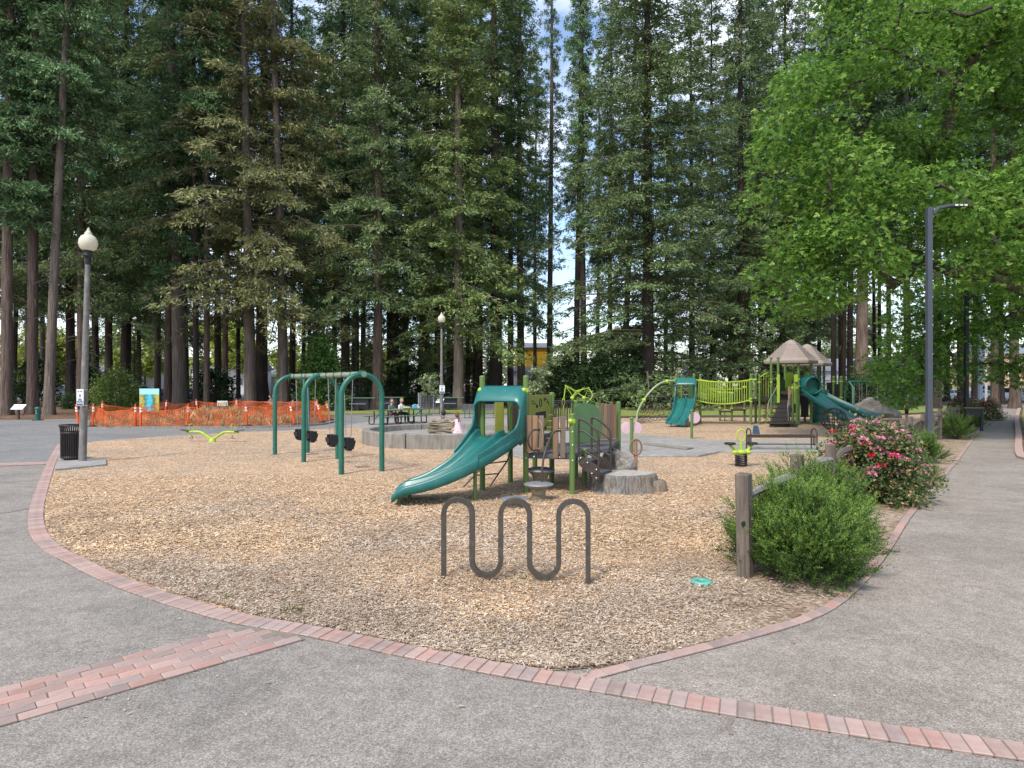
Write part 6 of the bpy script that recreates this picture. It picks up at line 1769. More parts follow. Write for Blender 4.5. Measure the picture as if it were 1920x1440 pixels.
# stairs up to the tower
s0, s1 = gp(1459, 31.2), gp(1475, 33.0)
for k in range(7):
    f = k / 6; c = s0.lerp(s1, f); z = .25 + 1.25 * f; w = .95 - .25 * f
    g = MB(); g.box((c.x, c.y, z), (w, .30, .05)); bp(g, 'tread', 'black', .006)
    g = MB(); g.box((c.x, c.y - .15, z - .1), (w, .02, .18)); bp(g, 'stair_riser', 'brown_metal')
for sgn in (-1, 1):
    g = MB(); g.tube(catmull([V3(s0 + Vector((.5 * sgn, 0, 0)), .3), V3(s0 + Vector((.48 * sgn, 0, 0)), 1.15), V3(s0.lerp(s1, .5) + Vector((.42 * sgn, 0, 0)), 1.7), V3(s1 + Vector((.36 * sgn, 0, 0)), 2.2)], .15), .022, n=6); bp(g, 'stair_rail', 'steel')
g = MB(); g.box((s0.x, s0.y - .25, .2), (1.15, .5, .06)); g.box((s0.x + .6, s0.y - .2, .1), (.4, .35, .2)); bp(g, 'landing', 'brown_metal', .02)
for x in (-.4, .0, .4): g = MB(); g.tube([(s0.x + x, s0.y - .1, -.02), (s0.x + x, s0.y - .1, .2)], .05, n=8); bp(g, 'post', 'lime_post')
for u, Y in ((1486, 32.0), (1494, 32.3)): post(u, Y, 2.1, .058, False, (1.95, 1.9))
# open-ended tube and the two long slides
SL1 = [gp(1502, 33.2), gp(1524, 32.0), gp(1560, 31.2), gp(1596, 30.3)]
def zl(t): return 1.78 - .05 * t if t < .1 else (.36 if t > .92 else 1.775 - 1.415 * ((t - .1) / .82) ** .92)
half_prof = [(-.36, .0), (-.40, .14), (-.41, .30), (-.385, .325), (-.36, .30), (-.33, .14), (-.24, .05), (0, .01), (.24, .05), (.33, .14), (.36, .30), (.385, .325), (.41, .30), (.40, .14), (.36, 0), (.2, -.06), (-.2, -.06)]
chute2(SL1, zl, .95, 34, half_prof)
SL2 = [gp(1512, 35.4), gp(1545, 34.2), gp(1590, 33.6), gp(1648, 32.4)]
chute2(SL2, lambda t: zl(t) - .05, .95, 34, half_prof)
tube0, tube1 = A(1502, 722, 33.4), A(1524, 723, 32.3)
g = MB(); vs, fs = [], []; n = 18
dd = (tube1 - tube0).normalized(); sx = dd.cross(Vector((0, 0, 1))).normalized()
for k, (s, rr, cut) in enumerate(((0, .52, 0), (.5, .53, 0), (.85, .50, 0), (1.05, .42, 0))):
    c = tube0.lerp(tube1, s)
    for j in range(n):
        a = 2 * PI * j / n; vs.append(c + sx * rr * math.cos(a) + Vector((0, 0, rr * math.sin(a))))
for i in range(3):
    for j in range(n): fs.append((i * n + j, (i + 1) * n + j, (i + 1) * n + (j + 1) % n, i * n + (j + 1) % n))
g.add(vs, fs, True); g.tube([vs[3 * n + j] for j in range(n)], .035, n=6, closed=True)
bp(g, 'slide_tunnel', 'teal')
g = MB(); g.tube([tube1 - dd * .25, tube1 - dd * .2], .4, n=18); bp(g, 'tunnel_shade_plate', 'teal')  # added plate just inside the mouth, standing in for the shaded interior
# spiral tube slide base behind
c = gp(1537, 35.0)
for k in range(4): g = MB(); g.lathe([(.44, .02 + .45 * k), (.46, .06 + .45 * k), (.45, .44 + .45 * k)], c, 22); bp(g, 'tube_section', 'teal')
for u, Y in ((1563, 36.5), (1577, 35.5)): post(u, Y, hz(708, Y), .068, True, (2.25, 1.35))
panel(1551, 1562, 717, 752, 36.6, 'iron', 'dark_wall'); panel(1565, 1576, 720, 752, 36.2, 'iron', 'dark_wall')
g = MB()
for i in range(8): q = gp(1546 + 4.3 * i, 36.8); g.tube([V3(q, 1.5), V3(q, 2.3)], .012, n=5)
for z in (1.5, 2.3): g.tube([V3(gp(1544, 36.8), z), V3(gp(1578, 36.8), z)], .018, n=6)
bp(g, 'barrier', 'brown_metal')
for (u, Y, z) in ((1547, 33.0, .95), (1570, 31.8, .6), (1590, 30.6, .3)): q = gp(u, Y); g = MB(); g.tube([V3(q, -.02), V3(q, z)], .035, n=8); bp(g, 'slide_leg', 'lime_post')
# ball-shaped climbing cage
p = gp(1563, 29.4)
t = thing('climbing_cage', 'dark ball shaped climbing cage in front of the long teal slide', 'climber', p)
for k in range(8):
    a = PI * k / 8; g = MB(); g.tube([(.56 * math.sin(q) * math.cos(a), .56 * math.sin(q) * math.sin(a), .49 - .5 * math.cos(q)) for q in np.linspace(0, 2 * PI, 25)[:-1]], .018, n=5, closed=True); lpart(g, 'hoop', 'brown_metal', t)
for z, r in ((.22, .46), (.49, .56), (.76, .46)):
    g = MB(); g.tube([(r * math.cos(q), r * math.sin(q), z) for q in np.linspace(0, 2 * PI, 25)[:-1]], .016, n=5, closed=True); lpart(g, 'ring', 'brown_metal', t)
rock('boulder', 'long pale boulder beside the far teal slide', Vector((20.6, 36.4, .35)), 1.15, 14, M['rock'], (1.15, .7, .72), rough=.45)
# second swing set
p = gp(1640, 40.0)
t = thing('chain_swing_set', 'tall green swing frame with a long beam beyond the boulder', 'swing set', p)
x0, x1 = gp(1592, 40).x - p.x, gp(1690, 40).x - p.x; zb = 2.25
g = MB(); g.tube([(x0, 0, zb), (x1 + .1, 0, zb)], .065, n=10); lpart(g, 'top_beam', 'green', t)
for x in (x0, x1):
    for s in (-1, 1):
        g = MB(); g.tube([(x, 0, zb), (x + .02, .42 * s - (.3 if x > 0 else 0), 1.9), (x - .05 + .12 * s, .75 * s, -.05)], .062, n=10); lpart(g, 'leg', 'green', t)
for k, (u, lb) in enumerate(((1609, 'plain swing nearest the tower end of the far green frame'), (1618, 'plain swing next along under the far green frame'), (1652, 'plain swing half hidden by oak leaves under the far frame'))):
    sw = thing('swing', lb, 'swing', p + Vector((gp(u, 40).x - p.x, 0, zb)), 0, 'chain swings under the far frame')
    for s in (-1, 1): g = MB(); g.tube([(.24 * s, 0, .0), (.22 * s, 0, -1.7)], .013, n=5); lpart(g, 'chain', 'steel', sw)
    g = MB(); g.box((0, 0, -1.72), (.5, .2, .04)); lpart(g, 'seat', 'black', sw)
# lime frame climber behind the low deck
p = gp(1082, 24.0)
t = thing('balance_frame', 'lime topped climbing frame on two posts behind the low deck', 'climber', p)
for u in (1073, 1095):
    g = MB(); x = (u - 1082) * .02; g.tube([(x, 0, -.02), (x, 0, 1.55)], .05, n=10); lpart(g, 'post', 'lime_post', t)
    g = MB(); g.ball((x, 0, 1.58), .075, 10); lpart(g, 'ball', 'lime', t)
g = MB(); g.tube([(-.45, -.1, 2.05), (-.15, 0, 1.62), (.3, .1, 1.98), (.02, 0, 1.8), (-.45, -.1, 2.05)], .022, n=6); g.tube([(-.45, .1, 2.05), (.28, 0, 1.6), (.45, .1, 1.95), (.0, 0, 1.85), (-.2, 0, 1.6)], .022, n=6); lpart(g, 'top_bars', 'lime', t)
g = MB(); g.tube(catmull([(.42, 0, 1.98), (.58, 0, 1.65), (.35, 0, 1.35), (.55, 0, 1.0), (.36, 0, .6), (.5, 0, .3), (.45, 0, 0)], .08), .02, n=6); lpart(g, 'wavy_bar', 'lime', t)
g = MB(); g.tube([(-.43, 0, 2.0), (-.5, 0, 1.55)], .02, n=6); g.tube([(-.51 + .05 * math.cos(q), 0, 1.42 + .13 * math.sin(q)) for q in np.linspace(0, 2 * PI, 15)[:-1]], .018, n=5, closed=True); g.tube([(-.51, 0, 1.29), (-.56, 0, .5), (-.56, 0, 0)], .02, n=6); lpart(g, 'ring_bar', 'lime', t)

# ------------------------------------------------------------------ street lamps and poles along the walkway
def lamp(p, h, arm, w, lab, mat, head=True):
    t = thing('street_lamp', lab, 'street lamp', p, 0, 'slim square street lamps along the walkway')
    g = MB(); g.box((0, 0, h / 2), (w, w, h)); lpart(g, 'pole', mat, t, .008)
    g = MB(); g.box((0, 0, .03), (w * 1.8, w * 1.8, .06)); lpart(g, 'base_plate', mat, t)
    if head:
        g = MB(); z = h - .12
        top = [(w * .5, z + .02), (.22, z + .14), (.5, z + .2), (.9, z + .235), (1.12, z + .215)]
        bot = [(1.12, z + .18), (.9, z + .13), (.55, z + .12), (.25, z + .04), (w * .5, z - .14)]
        g.prism([(x * arm, -.12, zz) for x, zz in top + bot], (0, .24, 0)); hd = lpart(g, 'lamp_head', mat, t, .02)
        g = MB(); g.box((w * .5 + .03, 0, z + .0), (.03, .2, .16)); lpart(g, 'bracket', 'steel', hd)
        for k in range(3): g = MB(); g.box(((.72 + .13 * k) * arm, -.122, z + .165), (.09 * arm, .012, .045)); lpart(g, 'lens', 'white', hd)
slate_p = gp(1742, 20.2)
lamp(slate_p, hz(389, 20.2), 1.1, .15, 'nearest tall slate blue street lamp with a curved flat head', 'slate')
lamp(gp(1812, 29.5), 8.0, 1.1, .15, 'black street lamp whose head is lost in the oak leaves', 'iron')
lamp(gp(1838, 43), 8.5, 1.1, .2, 'far pale blue grey street lamp among the trunks', mk('blue_grey_pole', (.15, .21, .29), rough=.5))
p = gp(1849, 40)
t = thing('sign_pole', 'thin cream pole beside the far blue grey lamp', 'pole', p); g = MB(); g.tube([(0, 0, -.02), (0, 0, 5)], .07, n=10); lpart(g, 'pole', 'white', t); g = MB(); g.lathe([(.14, 0), (.14, .04), (.08, .06)], n=10); lpart(g, 'base', 'steel', t)
p = gp(1826, 28.6)
t = thing('park_sign', 'black park sign with a deep dark panel on two legs beside the walkway hedge', 'sign', p, R(-15))
for x in (-.3, .3): g = MB(); g.box((x, 0, .5), (.10, .12, 1.0)); lpart(g, 'leg', 'iron', t, .01)
g = MB(); g.box((0, 0, .82), (.52, .10, .36)); lpart(g, 'panel', 'iron', t, .01)
g = MB(); g.box((0, 0, 1.03), (.78, .18, .05)); lpart(g, 'cap', 'plank_grey', t, .01)

# ------------------------------------------------------------------ people
def body(parent, verts, edges, tags, mats, name='body', lvl=1, root=0):
    me = bpy.data.meshes.new(name); me.from_pydata([v[:3] for v in verts], edges, [])
    o = bpy.data.objects.new(name, me); COL.objects.link(o)
    mod = o.modifiers.new('skin', 'SKIN'); mod.use_smooth_shade = True
    for i, sv in enumerate(me.skin_vertices[0].data):
        sv.radius = (verts[i][3], verts[i][4] if len(verts[i]) > 4 else verts[i][3]); sv.use_root = (i == root)
    sb = o.modifiers.new('sub', 'SUBSURF'); sb.levels = lvl; sb.render_levels = lvl
    dg = bpy.context.evaluated_depsgraph_get(); me2 = bpy.data.meshes.new_from_object(o.evaluated_get(dg))
    bpy.data.objects.remove(o)
    P = [(Vector(verts[a][:3]), Vector(verts[b][:3]), tags[i]) for i, (a, b) in enumerate(edges)]
    me2.materials.clear()
    for m in mats: me2.materials.append(M[m])
    for f in me2.polygons:
        best, bt = 1e9, 0
        for a, b, tg in P:
            ab = b - a; q = max(0, min(1, (f.center - a).dot(ab) / max(ab.length_squared, 1e-9))); d = (f.center - a - ab * q).length
            if d < best: best, bt = d, tg
        f.material_index = bt
    me2.name = name
    return link_mesh(name, me2, [], parent)
def head(parent, c, r, hair, face, long=0.0, n=14):
    """face direction `face` (unit vector in plan): nose, eyes, mouth, ears and a hair cap"""
    f = Vector(face).normalized(); s = Vector((-f.y, f.x, 0)); c = Vector(c)
    g = MB(); g.ball(c, r, n, (.82, .9, 1.12)); 
    g.ball(c + f * r * .88 + Vector((0, 0, -.08 * r)), r * .17, 6)
    for q in (-1, 1): g.ball(c + s * q * r * .8 + Vector((0, 0, -.05 * r)), r * .2, 6)
    hd = g.build('head', M['skin'], parent)
    g = MB()
    for q in (-1, 1): g.ball(c + f * r * .80 + s * q * r * .32 + Vector((0, 0, .08 * r)), r * .09, 6)
    g.ball(c + f * r * .80 + Vector((0, 0, -.45 * r)), r * .12, 6, (1, 1, .4)); g.build('eyes_and_mouth', M['hair_dark'], hd)
    g = MB(); g.ball(c - f * r * .16 + Vector((0, 0, r * .2)), r * 1.04, n, (.88, .95, 1.06))
    if long: g.tube(catmull([c - f * r * .9 + Vector((0, 0, .1 * r)), c - f * r * 1.15 + Vector((0, 0, -r * .9)), c - f * r * 1.0 + Vector((0, 0, -r * long))], .03), [r * .5] * 1 + [r * .42] * 60 if False else r * .42, n=8)
    g.build('hair', M[hair], parent)
def hand(parent, c, d, r=.022):
    d = Vector(d).normalized(); s = d.cross(Vector((0, 0, 1)));
    if s.length < .1: s = Vector((1, 0, 0))
    s.normalize(); c = Vector(c); g = MB()
    g.ball(c, r * 1.5, 8, (1, 1, .8))
    for k, l in ((-1.1, .85), (-.4, 1.0), (.35, .95), (1.0, .75)):
        a = c + s * k * r * .8 + d * r; g.tube([a, a + d * r * 1.6 * l, a + d * r * 2.6 * l + Vector((0, 0, -r * .6))], [r * .38, r * .34, r * .25], n=5)
    g.tube([c + s * r * 1.2, c + s * r * 2.0 + d * r * 1.2], [r * .42, r * .3], n=5)
    g.build('hand', M['skin'], parent)
# standing boy in black, seen from behind
p = Vector((( 1700 - 960) * 38.2 / F, 38.2, .012))
t = thing('person', 'small child in black shirt and shorts standing barefoot on the wood chips', 'person', p, R(8))
vb = [(0, 0, .52, .085, .07), (0, .01, .66, .085, .065), (0, .01, .80, .10, .06), (0, .005, .87, .045), (0, 0, .92, .04), (-.06, 0, .49, .07), (-.065, .0, .27, .042), (-.07, .02, .06, .028), (-.072, -.0, .02, .026), (-.075, .09, .015, .02),
      (.06, 0, .49, .07), (.07, .0, .27, .042), (.075, .02, .06, .028), (.077, 0, .02, .026), (.085, .09, .015, .02), (-.12, 0, .82, .036), (-.17, .0, .66, .028), (-.17, .06, .52, .02), (.12, 0, .82, .036), (.18, .01, .67, .028), (.21, .08, .56, .02)]
eb = [(0, 1), (1, 2), (2, 3), (3, 4), (0, 5), (5, 6), (6, 7), (7, 8), (8, 9), (0, 10), (10, 11), (11, 12), (12, 13), (13, 14), (2, 15), (15, 16), (16, 17), (2, 18), (18, 19), (19, 20)]
tb = [1, 1, 1, 0, 1, 1, 0, 0, 0, 1, 1, 0, 0, 0, 1, 0, 0, 1, 0, 0]
body(t, vb, eb, tb, ['skin', 'cl_black'])
head(t, (0, 0, 1.02), .105, 'hair_fair', (0.2, 1, 0))
hand(t, (-.17, .07, .49), (0, .2, -1), .014); hand(t, (.215, .09, .53), (.1, .3, -1), .014)
# girl in pink crouching at the stones
p = Vector((-1.88, 22.15, .30))
t = thing('person', 'girl in a pale pink dress crouching with a brown plait beside the stones', 'person', p)
vb = [(0, 0, .26, .085, .075), (0, .02, .40, .085, .065), (-.01, .04, .52, .085, .06), (-.01, .05, .58, .04), (-.02, .06, .62, .035), (-.07, -.04, .25, .065), (-.21, -.05, .20, .045), (-.11, -.02, .04, .032), (-.16, -.08, .02, .025),
      (.06, -.02, .24, .065), (-.02, -.16, .15, .045), (.08, -.08, .04, .032), (.03, -.14, .02, .025), (-.09, .05, .53, .035), (-.2, .06, .47, .028), (-.31, .08, .55, .02), (.08, .03, .53, .035), (.07, .1, .42, .028), (-.06, .16, .42, .02)]
eb = [(0, 1), (1, 2), (2, 3), (3, 4), (0, 5), (5, 6), (6, 7), (7, 8), (0, 9), (9, 10), (10, 11), (11, 12), (2, 13), (13, 14), (14, 15), (2, 16), (16, 17), (17, 18)]
tb = [1, 1, 1, 0, 1, 0, 0, 0, 1, 0, 0, 0, 1, 0, 0, 1, 0, 0]
body(t, vb, eb, tb, ['skin', 'cl_pink'])
g = MB(); g.lathe([(.20, .10), (.165, .2), (.115, .34), (.105, .45), (.09, .54)], (0.01, .01, 0), 14); g.build('dress', M['cl_pink'], t)
head(t, (-.03, .05, .71), .092, 'hair_brown', (-.6, .8, 0))
g = MB(); g.tube(catmull([(.02, -.03, .74), (.045, -.055, .66), (.04, -.07, .55), (.03, -.06, .46)], .03), .026, n=7); g.build('plait', M['hair_brown'], t)
hand(t, (-.32, .085, .575), (-.3, .1, 1), .014); hand(t, (-.08, .17, .42), (-1, .2, 0), .014)
# child crouching behind the stones, only the dark hair shows
p = Vector((-2.47, 23.1, .30))
t = thing('person', 'dark haired child whose head shows above the stacked stones', 'person', p)
vb2 = [(x, -y, z + .05, *r_) for (x, y, z, *r_) in vb]
body(t, vb2, eb, tb, ['skin', 'cl_slate'])
head(t, (0, -.02, .74), .1, 'hair_dark', (0, 1, 0))
# seated figures
def seated(p, rz, lab, top, legs, hair, long, seat=.47, cat_extra=None, s=1.0):
    t = thing('person', lab, 'person', p, rz)
    z = seat
    vb = [(0, 0, z + .08, .13, .11), (0, .01, z + .28, .125, .09), (0, .02, z + .46, .14, .085), (0, .03, z + .55, .055), (0, .04, z + .61, .05), (-.09, -.02, z + .06, .095), (-.1, .42, z + .05, .07), (-.1, .44, .08, .045), (-.1, .54, .05, .035),
          (.09, -.02, z + .06, .095), (.1, .42, z + .05, .07), (.1, .44, .08, .045), (.1, .54, .05, .035), (-.17, .02, z + .48, .055), (-.22, .1, z + .24, .045), (-.1, .34, z + .30, .03), (.17, .02, z + .48, .055), (.22, .1, z + .24, .045), (.1, .34, z + .30, .03)]
    eb = [(0, 1), (1, 2), (2, 3), (3, 4), (0, 5), (5, 6), (6, 7), (7, 8), (0, 9), (9, 10), (10, 11), (11, 12), (2, 13), (13, 14), (14, 15), (2, 16), (16, 17), (17, 18)]
    tb = [1, 1, 1, 0, 2, 2, 2, 0, 2, 2, 2, 0, 1, 1, 0, 1, 1, 0]
    body(t, vb, eb, tb, ['skin', top, legs])
    head(t, (0, .06, z + .74), .112, hair, (.3, 1, 0), long)
    hand(t, (-.08, .38, z + .31), (.3, 1, -.2), .02); hand(t, (.08, .38, z + .31), (-.3, 1, -.2), .02)
ax = Vector((math.cos(R(52)), math.sin(R(52)), 0)); sd = Vector((-ax.y, ax.x, 0))
ptc = Vector((-5.95, 33.5, 0))
seated(ptc + ax * .05 + sd * .62, R(-128), 'woman in a grey top with short brown hair at the picnic table', 'cl_grey', 'cl_plum', 'hair_brown', 0)
seated(ptc + ax * .75 + sd * .62, R(-128), 'woman in a white top with long fair hair at the picnic table', 'cl_white', 'cl_black', 'hair_fair', 2.2)
seated(G(508, 775) + Vector((0, 0, 0)), R(150), 'dark haired person in grey sitting between the trunks behind the netting', 'cl_slate', 'cl_black', 'hair_dark', 0)
seated(G(549, 773), R(20), 'hooded person in dark clothes bending beside the trunk by the swings', 'cl_slate', 'cl_black', 'hair_dark', 0, seat=.3)
def small(name, lab, cat, pos, prof, mat, n=12, grp=None):
    g = MB(); g.lathe(prof, n=n); o = g.build(name, mat); o.location = pos; return tag(o, lab, cat, grp)
tz = .776
bq = ptc + ax * 1.15
g = MB(); g.prism([(-.14, -.08, 0), (.14, -.08, 0), (.16, -.07, .2), (.05, -.03, .24), (-.1, -.05, .2)], (0, .16, 0)); o = g.build('cool_bag', mk('sky_blue_fabric', (.12, .36, .50), rough=.8), bevel=.03); o.location = V3(bq, tz); o.rotation_euler = (0, 0, .6); tag(o, 'sky blue bag standing on the long picnic table', 'bag')
small('bottle', 'white bottle standing on the long picnic table', 'bottle', V3(ptc + ax * 1.32 + sd * -.05, tz), [(.04, 0), (.045, .02), (.045, .15), (.02, .19), (.018, .22), (.001, .225)], M['white'])
g = MB(); g.prism([(-.16, -.08, 0), (.16, -.08, 0), (.12, -.05, .12), (-.1, -.05, .14)], (0, .16, 0)); o = g.build('paper_bag', M['white'], bevel=.04); o.location = V3(ptc + ax * 1.42 + sd * .1, tz); tag(o, 'crumpled white bag at the far end of the picnic table', 'bag')
g = MB(); g.ball((0, 0, .07), .16, 10, (1.6, .8, .45)); o = g.build('patterned_bag', mk('yellow_green_print', (.52, .48, .22), (.12, .16, .06), rough=.8, scale=14), None); o.location = V3(ptc + ax * .55 - sd * .05, tz); tag(o, 'yellow green patterned bag lying in front of the women', 'bag')

# ------------------------------------------------------------------ shrubs, saplings, cage
def bush(name, lab, c, rx, ry, h, n, L, Wf, mat, seed, cat='bush', grp=None, cone=False, z0=0.0):
    r = np.random.default_rng(seed); t = thing(name, lab, cat, c, 0, grp)
    k = max(30, n // 45); th = r.uniform(0, 2 * PI, k); f = r.uniform(0, 1, k)
    if cone: rad = (1 - f) ** .8; zz = z0 + (h - z0) * f; q = r.uniform(.6, 1.05, k)
    else: rad = np.sqrt(np.clip(1 - (2 * f * .98 - .9) ** 2 * .92, 0.02, 1)); zz = z0 + (h - z0) * f; q = r.uniform(.55, 1.08, k)
    C = np.stack([rx * rad * q * np.cos(th), ry * rad * q * np.sin(th), zz], 1)
    i = r.integers(0, k, n); sp = .16 * (rx + ry) / 2 + .05
    P = C[i] + r.normal(0, sp, (n, 3)); P[:, 2] = np.maximum(P[:, 2], .03)
    out = C[i] * np.array([1, 1, .0]); D = nrm(out) + r.normal(0, .7, (n, 3)); D[:, 2] += .1
    Nn = r.normal(0, .6, (n, 3)); Nn[:, 2] += .8
    Lf = r.uniform(.6, 1.3, n) * L
    V, Q = blades(P, D, Nn, Lf, Lf * Wf)
    link_mesh('foliage', quads_mesh('foliage', V, Q, mat), [], t)
    g = MB()
    for a in range(8): e = C[r.integers(0, k)]; g.tube([(e[0] * .1, e[1] * .1, -.02), (e[0] * .5, e[1] * .5, e[2] * .5), tuple(e)], [.05, .03, .01], n=4, cap=False)
    g.build('stem', M['twig'], t)
GRP = 'bushes under and behind the firs'
bush('leafy_shrub', 'broad yellow green shrub behind the orange netting and the globe lamp', G(205, 771) + Vector((0, .8, 0)), 1.7, 1.3, 3.0, 7000, .17, .55, M['shrub_leaf'], 1, grp=GRP)
bush('yew_sapling', 'low dark bush at the foot of a fir near the globe lamp', G(138, 767), .9, .8, 1.2, 2200, .2, .3, M['dark_leaf'], 2, grp=GRP)
bush('cedar_shrub', 'bright green conical cedar behind the toddler swings', G(604, 769), 2.0, 1.8, 5.6, 9000, .30, .42, M['cedar_leaf'], 3, grp=GRP, cone=True)
bush('laurel_mound', 'large dark laurel mound behind the play deck', gp(1135, 58), 3.6, 2.5, 3.9, 10000, .34, .45, M['dark_leaf'], 4, grp=GRP)
bush('laurel_mound', 'second dark laurel mound reaching towards the net climber', gp(1195, 60), 2.6, 2.2, 3.0, 6000, .34, .45, M['dark_leaf'], 5, grp=GRP)
bush('laurel_mound', 'tall narrow dark laurel between the yellow gable and the mound', gp(1062, 60), 1.3, 1.3, 4.6, 4500, .32, .45, M['dark_leaf'], 6, grp=GRP)
bush('leafy_shrub', 'bright lime green shrub under the yellow gable', gp(1018, 66), 2.6, 1.6, 2.6, 4000, .3, .5, M['shrub_leaf'], 7, grp=GRP)
bush('dark_shrub', 'dark shrub below the board, behind the thin firs', gp(402, 62), 2.0, 1.4, 3.2, 4200, .3, .45, M['dark_leaf'], 8, grp=GRP)
bush('dark_shrub', 'dark evergreen bush behind the corner firs', gp(70, 60), 1.8, 1.4, 4.2, 4200, .3, .45, M['dark_leaf'], 9, grp=GRP)
bush('dark_shrub', 'dark leafy shrub above the long pale boulder', G(1668, 768) , 1.5, 1.0, 1.5, 3600, .2, .5, M['dark_leaf'], 10, grp=GRP)
bush('dark_shrub', 'dark undergrowth bush behind the tall swing frame', G(1618, 766), 2.2, 1.3, 2.6, 4500, .26, .45, M['dark_leaf'], 11, grp=GRP)
bush('dark_shrub', 'dark shade bush behind the picnic women', gp(760, 66), 2.2, 1.6, 4.0, 4200, .3, .45, M['dark_leaf'], 12, grp=GRP)
bush('dark_shrub', 'dark shade bush behind the roofed play tower', gp(1475, 66), 3.0, 1.6, 4.2, 5000, .3, .45, M['dark_leaf'], 13, grp=GRP)
bush('dark_shrub', 'dark shade bush behind the lime bridge', gp(1290, 64), 2.6, 1.6, 2.4, 4000, .3, .45, M['dark_leaf'], 14, grp=GRP)
bush('dark_shrub', 'dark bush between the corner trunks and the white van', gp(175, 66), 2.0, 1.4, 3.4, 4000, .3, .45, M['dark_leaf'], 15, grp=GRP)
def sapling(p, h, lab, seed):
    rr = random.Random(seed); cl = [Vector(p) + Vector((rr.gauss(0, .33), rr.gauss(0, .3), h * rr.uniform(.5, 1))) for _ in range(26)]
    t = grow_tree('sapling', lab, p, .035, h * .5, cl, M['sap_leaf'], 20, .17, seed, spread=.17, flat=.8, group='young planted saplings', up=.5)
sapling(G(805, 776.5), 2.75, 'young sapling inside the wire cage beside the globe lamp', 3)
sapling(G(1009, 780), 3.2, 'young pale leaved sapling behind the play deck', 4)
p = G(808, 776.5)
t = thing('tree_cage', 'grey wire mesh cage round the young sapling', 'cage', p)
for k, (x, y) in enumerate(((-.78, -.4), (.8, -.4), (.8, .5), (-.78, .5), (.25, -.42))): g = MB(); g.tube([(x, y, -.02), (x, y, 1.5 if k != 4 else 1.75)], .035 if k else .07, n=6); lpart(g, 'stake', 'steel', t)
g = MB()
cs = [Vector((-.78, -.4, 0)), Vector((.8, -.4, 0)), Vector((.8, .5, 0)), Vector((-.78, .5, 0)), Vector((-.78, -.4, 0))]
for a, b in zip(cs[:-1], cs[1:]):
    for z in np.linspace(.05, 1.3, 13): g.bar(a + Vector((0, 0, z)), b + Vector((0, 0, z)), .008, .008)
    n = int((b - a).length / .1)
    for i in range(n): q = a.lerp(b, i / n); g.bar(q, q + Vector((0, 0, 1.3)), .008, .008)
lpart(g, 'wire_mesh', 'steel', t)['kind'] = 'stuff'

# ------------------------------------------------------------------ parked cars
carpaint = {}
def paint(n, c): 
    if n not in carpaint: carpaint[n] = mk('car_paint_' + n, c, tuple(x * .95 for x in c), rough=.25, scale=2, bump=0, coat=.6)
    return carpaint[n]
def car_meshes(kind):
    """side profile extruded, narrowed towards the roof; returns builder"""
    L, Wd = (4.6, 1.85)
    if kind == 'van': low = [(-2.3, .35), (2.3, .35), (2.35, .8), (2.2, 1.05)]; roof = [(1.5, 1.15), (.9, 1.95), (-2.2, 1.98), (-2.3, 1.0)]
    elif kind == 'suv': low = [(-2.25, .38), (2.25, .38), (2.3, .75), (2.2, .98)]; roof = [(1.1, 1.08), (.5, 1.65), (-1.7, 1.68), (-2.2, 1.05)]
    else: low = [(-2.25, .3), (2.25, .3), (2.3, .6), (2.15, .82)]; roof = [(1.05, .92), (.35, 1.40), (-1.0, 1.42), (-1.9, .95)]
    return low, roof, Wd
